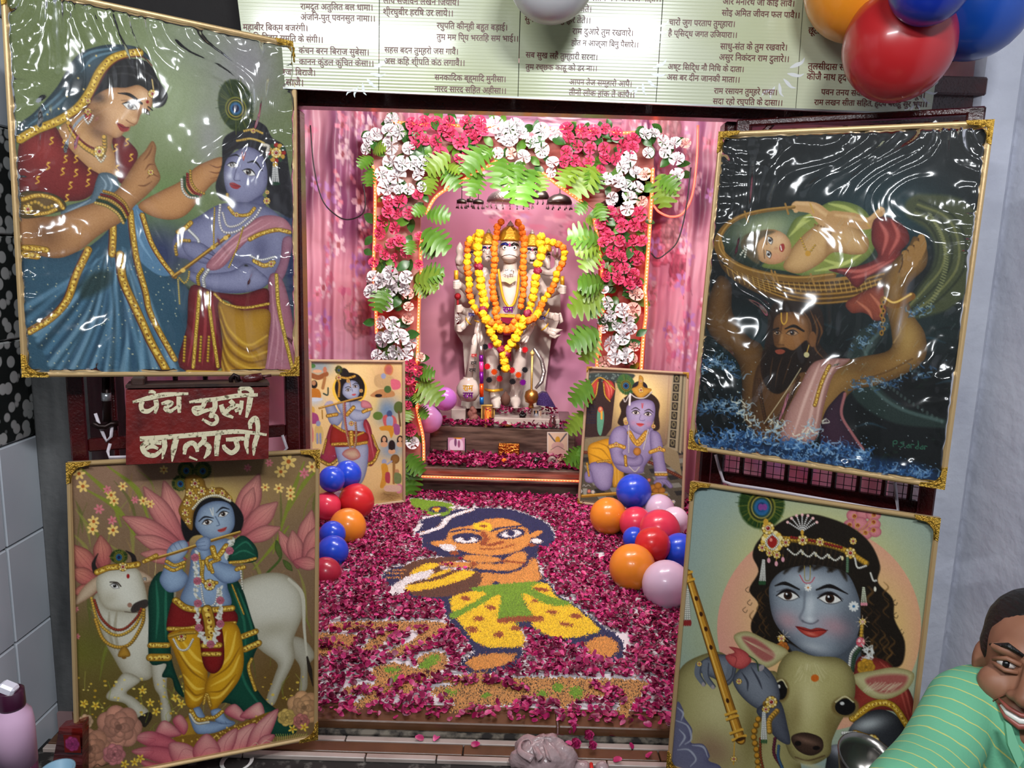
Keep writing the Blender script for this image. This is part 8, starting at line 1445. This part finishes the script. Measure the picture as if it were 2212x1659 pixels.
tag(MB().lathe(FL(512,1652,-.06),[(.001,0),(.03,.002),(.05,.012),(.049,.016),(.03,.006),(.001,.005)],24).build('white_dish',M_WHT2,None,True),'white dish under the cow poster edge','dish')
M_BAG=mat('thin_white_polythene',(206,178,180),.25,coat=.4,bump=(26,.6,.02));M_BAG.node_tree.nodes['Principled BSDF'].inputs['Transmission Weight'].default_value=.35;M_BAG.node_tree.nodes['Principled BSDF'].inputs['Thin Film Thickness'].default_value=0
c=FL(1172,1650,-.06)+Vector((0,-.01,.045));g=np.random.RandomState(3);nb,nk=28,16;co=[]
for i in range(nk+1):
    for j in range(nb):
        tt=math.pi*i/nk;a=2*math.pi*j/nb;r=1+.10*math.sin(5*a+2*tt)+.07*math.sin(9*a-3*tt)+g.uniform(-.03,.03);co.append((c.x+.098*r*math.sin(tt)*math.cos(a),c.y-.02+.07*r*math.sin(tt)*math.sin(a),c.z+.06*r*math.cos(tt)))
t=empty('carrier_bag',c-Vector((0,0,.04)),'crumpled white plastic carrier bag on the step','bag');obj('sack',npmesh('sack',co,[(i*nb+j,(i+1)*nb+j,(i+1)*nb+(j+1) % nb,i*nb+(j+1) % nb) for i in range(nk) for j in range(nb)],True),M_BAG,t)
for s in ([(1150,1640),(1122,1622),(1126,1602),(1146,1600),(1160,1630)],[(1168,1640),(1150,1606),(1158,1600),(1176,1612),(1186,1640)]):MB().tube([Vector(q) for q in crom(np.array([tuple(FL(x,y,.035)) for x,y in s]),False,6)],[.012,.009,.008,.009,.012],8,True,.35).build('handle',M_BAG,t,True)
t=empty('small_bag',FL(1265,1662,-.05),'small clear bag tied with a red band beside the carrier bag','bag');MB().ball(FL(1258,1665,-.04),(.032,.03,.03),14).ball(FL(1300,1660,-.04),(.022,.02,.022),12).build('pouch',M_BAG,t,True);MB().tube([FL(1277,1650,-.01),FL(1279,1668,-.01)],.006,8).build('band',mat('red_rubber',(216,40,30),.5),t,True)
tag(MB().lathe(C3(1860,1668,1.25),[(.001,-.02),(.03,-.018),(.044,.02),(.047,.034),(.050,.036),(.047,.038),(.04,.02),(.028,-.012),(.001,-.014)],32,(.1,-.35,1)).build('steel_bowl',mat('brushed_steel',(120,116,112),.25,.9),None,True),'steel bowl held low in front of the calf poster','bowl')
PD=1.30;hc=C3(2226,1452,PD);fw=(CAM-hc);fw.z *= .55;fw=(fw.normalized()+RT*-.02).normalized();up_=(UP-fw*UP.dot(fw)).normalized();rt_=up_.cross(fw).normalized()
Rh=Matrix.Rotation(math.radians(-9),3,fw);up_=Rh @ up_;rt_=up_.cross(fw).normalized()
def Hd(x,y,z):return hc+rt_*x+up_*y+fw*z
Rf=Matrix((rt_,up_,fw)).transposed();M_SKN=mat('brown_skin',(150,102,78),.55,sub=.06,vary=((132,86,64),12,.35,.7));M_HAIR=mat('black_hair',(16,13,12),.45,bump=(160,.7,.006,(1,.2,1)))
per=empty('person',hc-Vector((0,0,.77)),'smiling person in a mint green striped shirt at the lower right edge','person')
m=MB()
m.ball(Hd(0,.035,-.02),(.078,.098,.095),20,Rf);m.ball(Hd(0,-.035,.012),(.064,.085,.068),18,Rf);m.ball(Hd(0,-.098,.034),(.032,.024,.032),12,Rf)
for s in (-1,1):m.ball(Hd(s*.044,-.028,.046),(.030,.032,.030),12,Rf);m.ball(Hd(s*.034,.036,.066),(.032,.012,.018),10,Rf);m.ball(Hd(s*.044,-.066,.008),(.026,.036,.038),10,Rf);m.ball(Hd(s*.078,-.004,-.012),(.012,.034,.022),10,Rf);m.ball(Hd(s*.017,-.030,.088),(.012,.010,.012),8,Rf)
limb(m,[Hd(0,.02,.076),Hd(0,-.01,.092),Hd(0,-.028,.100)],[.010,.013,.016],10);m.ball(Hd(0,-.062,.066),(.034,.018,.02),10,Rf)
nk=[Hd(0,-.09,-.02),Hd(-.005,-.15,-.045),Hd(-.01,-.2,-.07)];limb(m,nk,[.052,.052,.062],14)
sh=Hd(0,-.24,-.07);L_=lambda px,py,d:C3(px,py,d)
o=remesh(m,.005,'body',M_SKN,per,2)
mh=MB();mh.ball(Hd(0,.058,-.034),(.083,.088,.094),20,Rf);mh.ball(Hd(-.060,.03,-.022),(.024,.05,.05),12,Rf);mh.ball(Hd(.060,.03,-.022),(.024,.05,.05),12,Rf)
remesh(mh,.006,'hair',M_HAIR,per,1)
for s in (-1,1):
    q=Hd(s*.034,.014,.064);MB().ball(q,(.016,.0085,.012),12,Rf).build('eye',mat('eye_white',(206,196,190),.25),per,True);MB().ball(q+fw*.009,(.0065,.0065,.004),10,Rf).build('iris',M_BLK,per,True)
    MB().tube([Hd(s*.014,.020,.074),Hd(s*.034,.0245,.077),Hd(s*.054,.014,.064)],.0042,8).tube([Hd(s*.016,.006,.072),Hd(s*.034,.004,.076),Hd(s*.052,.008,.064)],.004,8).build('eyelid',M_SKN,per,True)
    MB().tube([Hd(s*.012,.038,.084),Hd(s*.036,.047,.083),Hd(s*.062,.036,.064)],[.003,.005,.002],8).build('eyebrow',M_HAIR,per,True)
    MB().tube([Hd(s*.022,-.028,.086),Hd(s*.040,-.05,.070),Hd(s*.046,-.072,.056)],.0012,6).build('smile_fold',mat('deep_skin',(128,78,56),.55),per,True)
lip=mat('lip_skin',(150,78,68),.4)
MB().tube([Hd(x,-.056+abs(x)**2*9,.092-x*x*14) for x in (-.034,-.02,0,.02,.034)],[.002,.004,.004,.004,.002],8).tube([Hd(x,-.076+x*x*18,.086-x*x*14) for x in (-.034,-.02,0,.02,.034)],[.002,.005,.006,.005,.002],8).build('lips',lip,per,True)
MB().tube([Hd(x,-.066+x*x*12,.087-x*x*14) for x in (-.030,-.018,0,.018,.030)],[.002,.005,.006,.005,.002],8).build('teeth',mat('teeth_white',(236,232,226),.2),per,True)
M_SHRT=mat('mint_striped_cotton',(104,176,138),.75,bump=(220,.25,.002))
nt=M_SHRT.node_tree;wv=nt.nodes.new('ShaderNodeTexWave');wv.inputs['Scale'].default_value=14;wv.inputs['Distortion'].default_value=2.5;wv.inputs['Detail'].default_value=3;wv.bands_direction='DIAGONAL';tc=nt.nodes.new('ShaderNodeTexCoord');nt.links.new(tc.outputs['Object'],wv.inputs['Vector']);rp=nt.nodes.new('ShaderNodeValToRGB');rp.color_ramp.elements[0].position=.975;rp.color_ramp.elements[1].position=.99;rp.color_ramp.elements[0].color=(*lin((104,176,138)),1);rp.color_ramp.elements[1].color=(*lin((196,196,110)),1);nt.links.new(wv.outputs[0],rp.inputs[0]);nt.links.new(rp.outputs[0],nt.nodes['Principled BSDF'].inputs[0])
m=MB();lsh=L_(2085,1520,1.33);rsh=L_(2400,1640,1.3)
limb(m,[lsh,(lsh+rsh)/2+Vector((0,.02,.02)),rsh],[.062,.085,.062],16);m.ball(L_(2240,1760,1.36),(.19,.12,.2),18);limb(m,[L_(2120,1560,1.34),L_(2140,1800,1.36)],[.10,.13],14)
limb(m,[lsh,L_(2020,1640,1.24),L_(1950,1730,1.14)],[.062,.060,.062],14);limb(m,[L_(2180,1480,1.35),L_(2205,1560,1.33)],[.05,.06],12)
sh_=remesh(m,.008,'shirt',M_SHRT,per,2)
mc=MB();mc.prism([C3(x,y,1.215) for x,y in ((2172,1560),(2185,1568),(2212,1640),(2200,1660),(2178,1610))],(0,.006,0));mc.build('collar',mat('mint_collar',(126,196,156),.75),per)
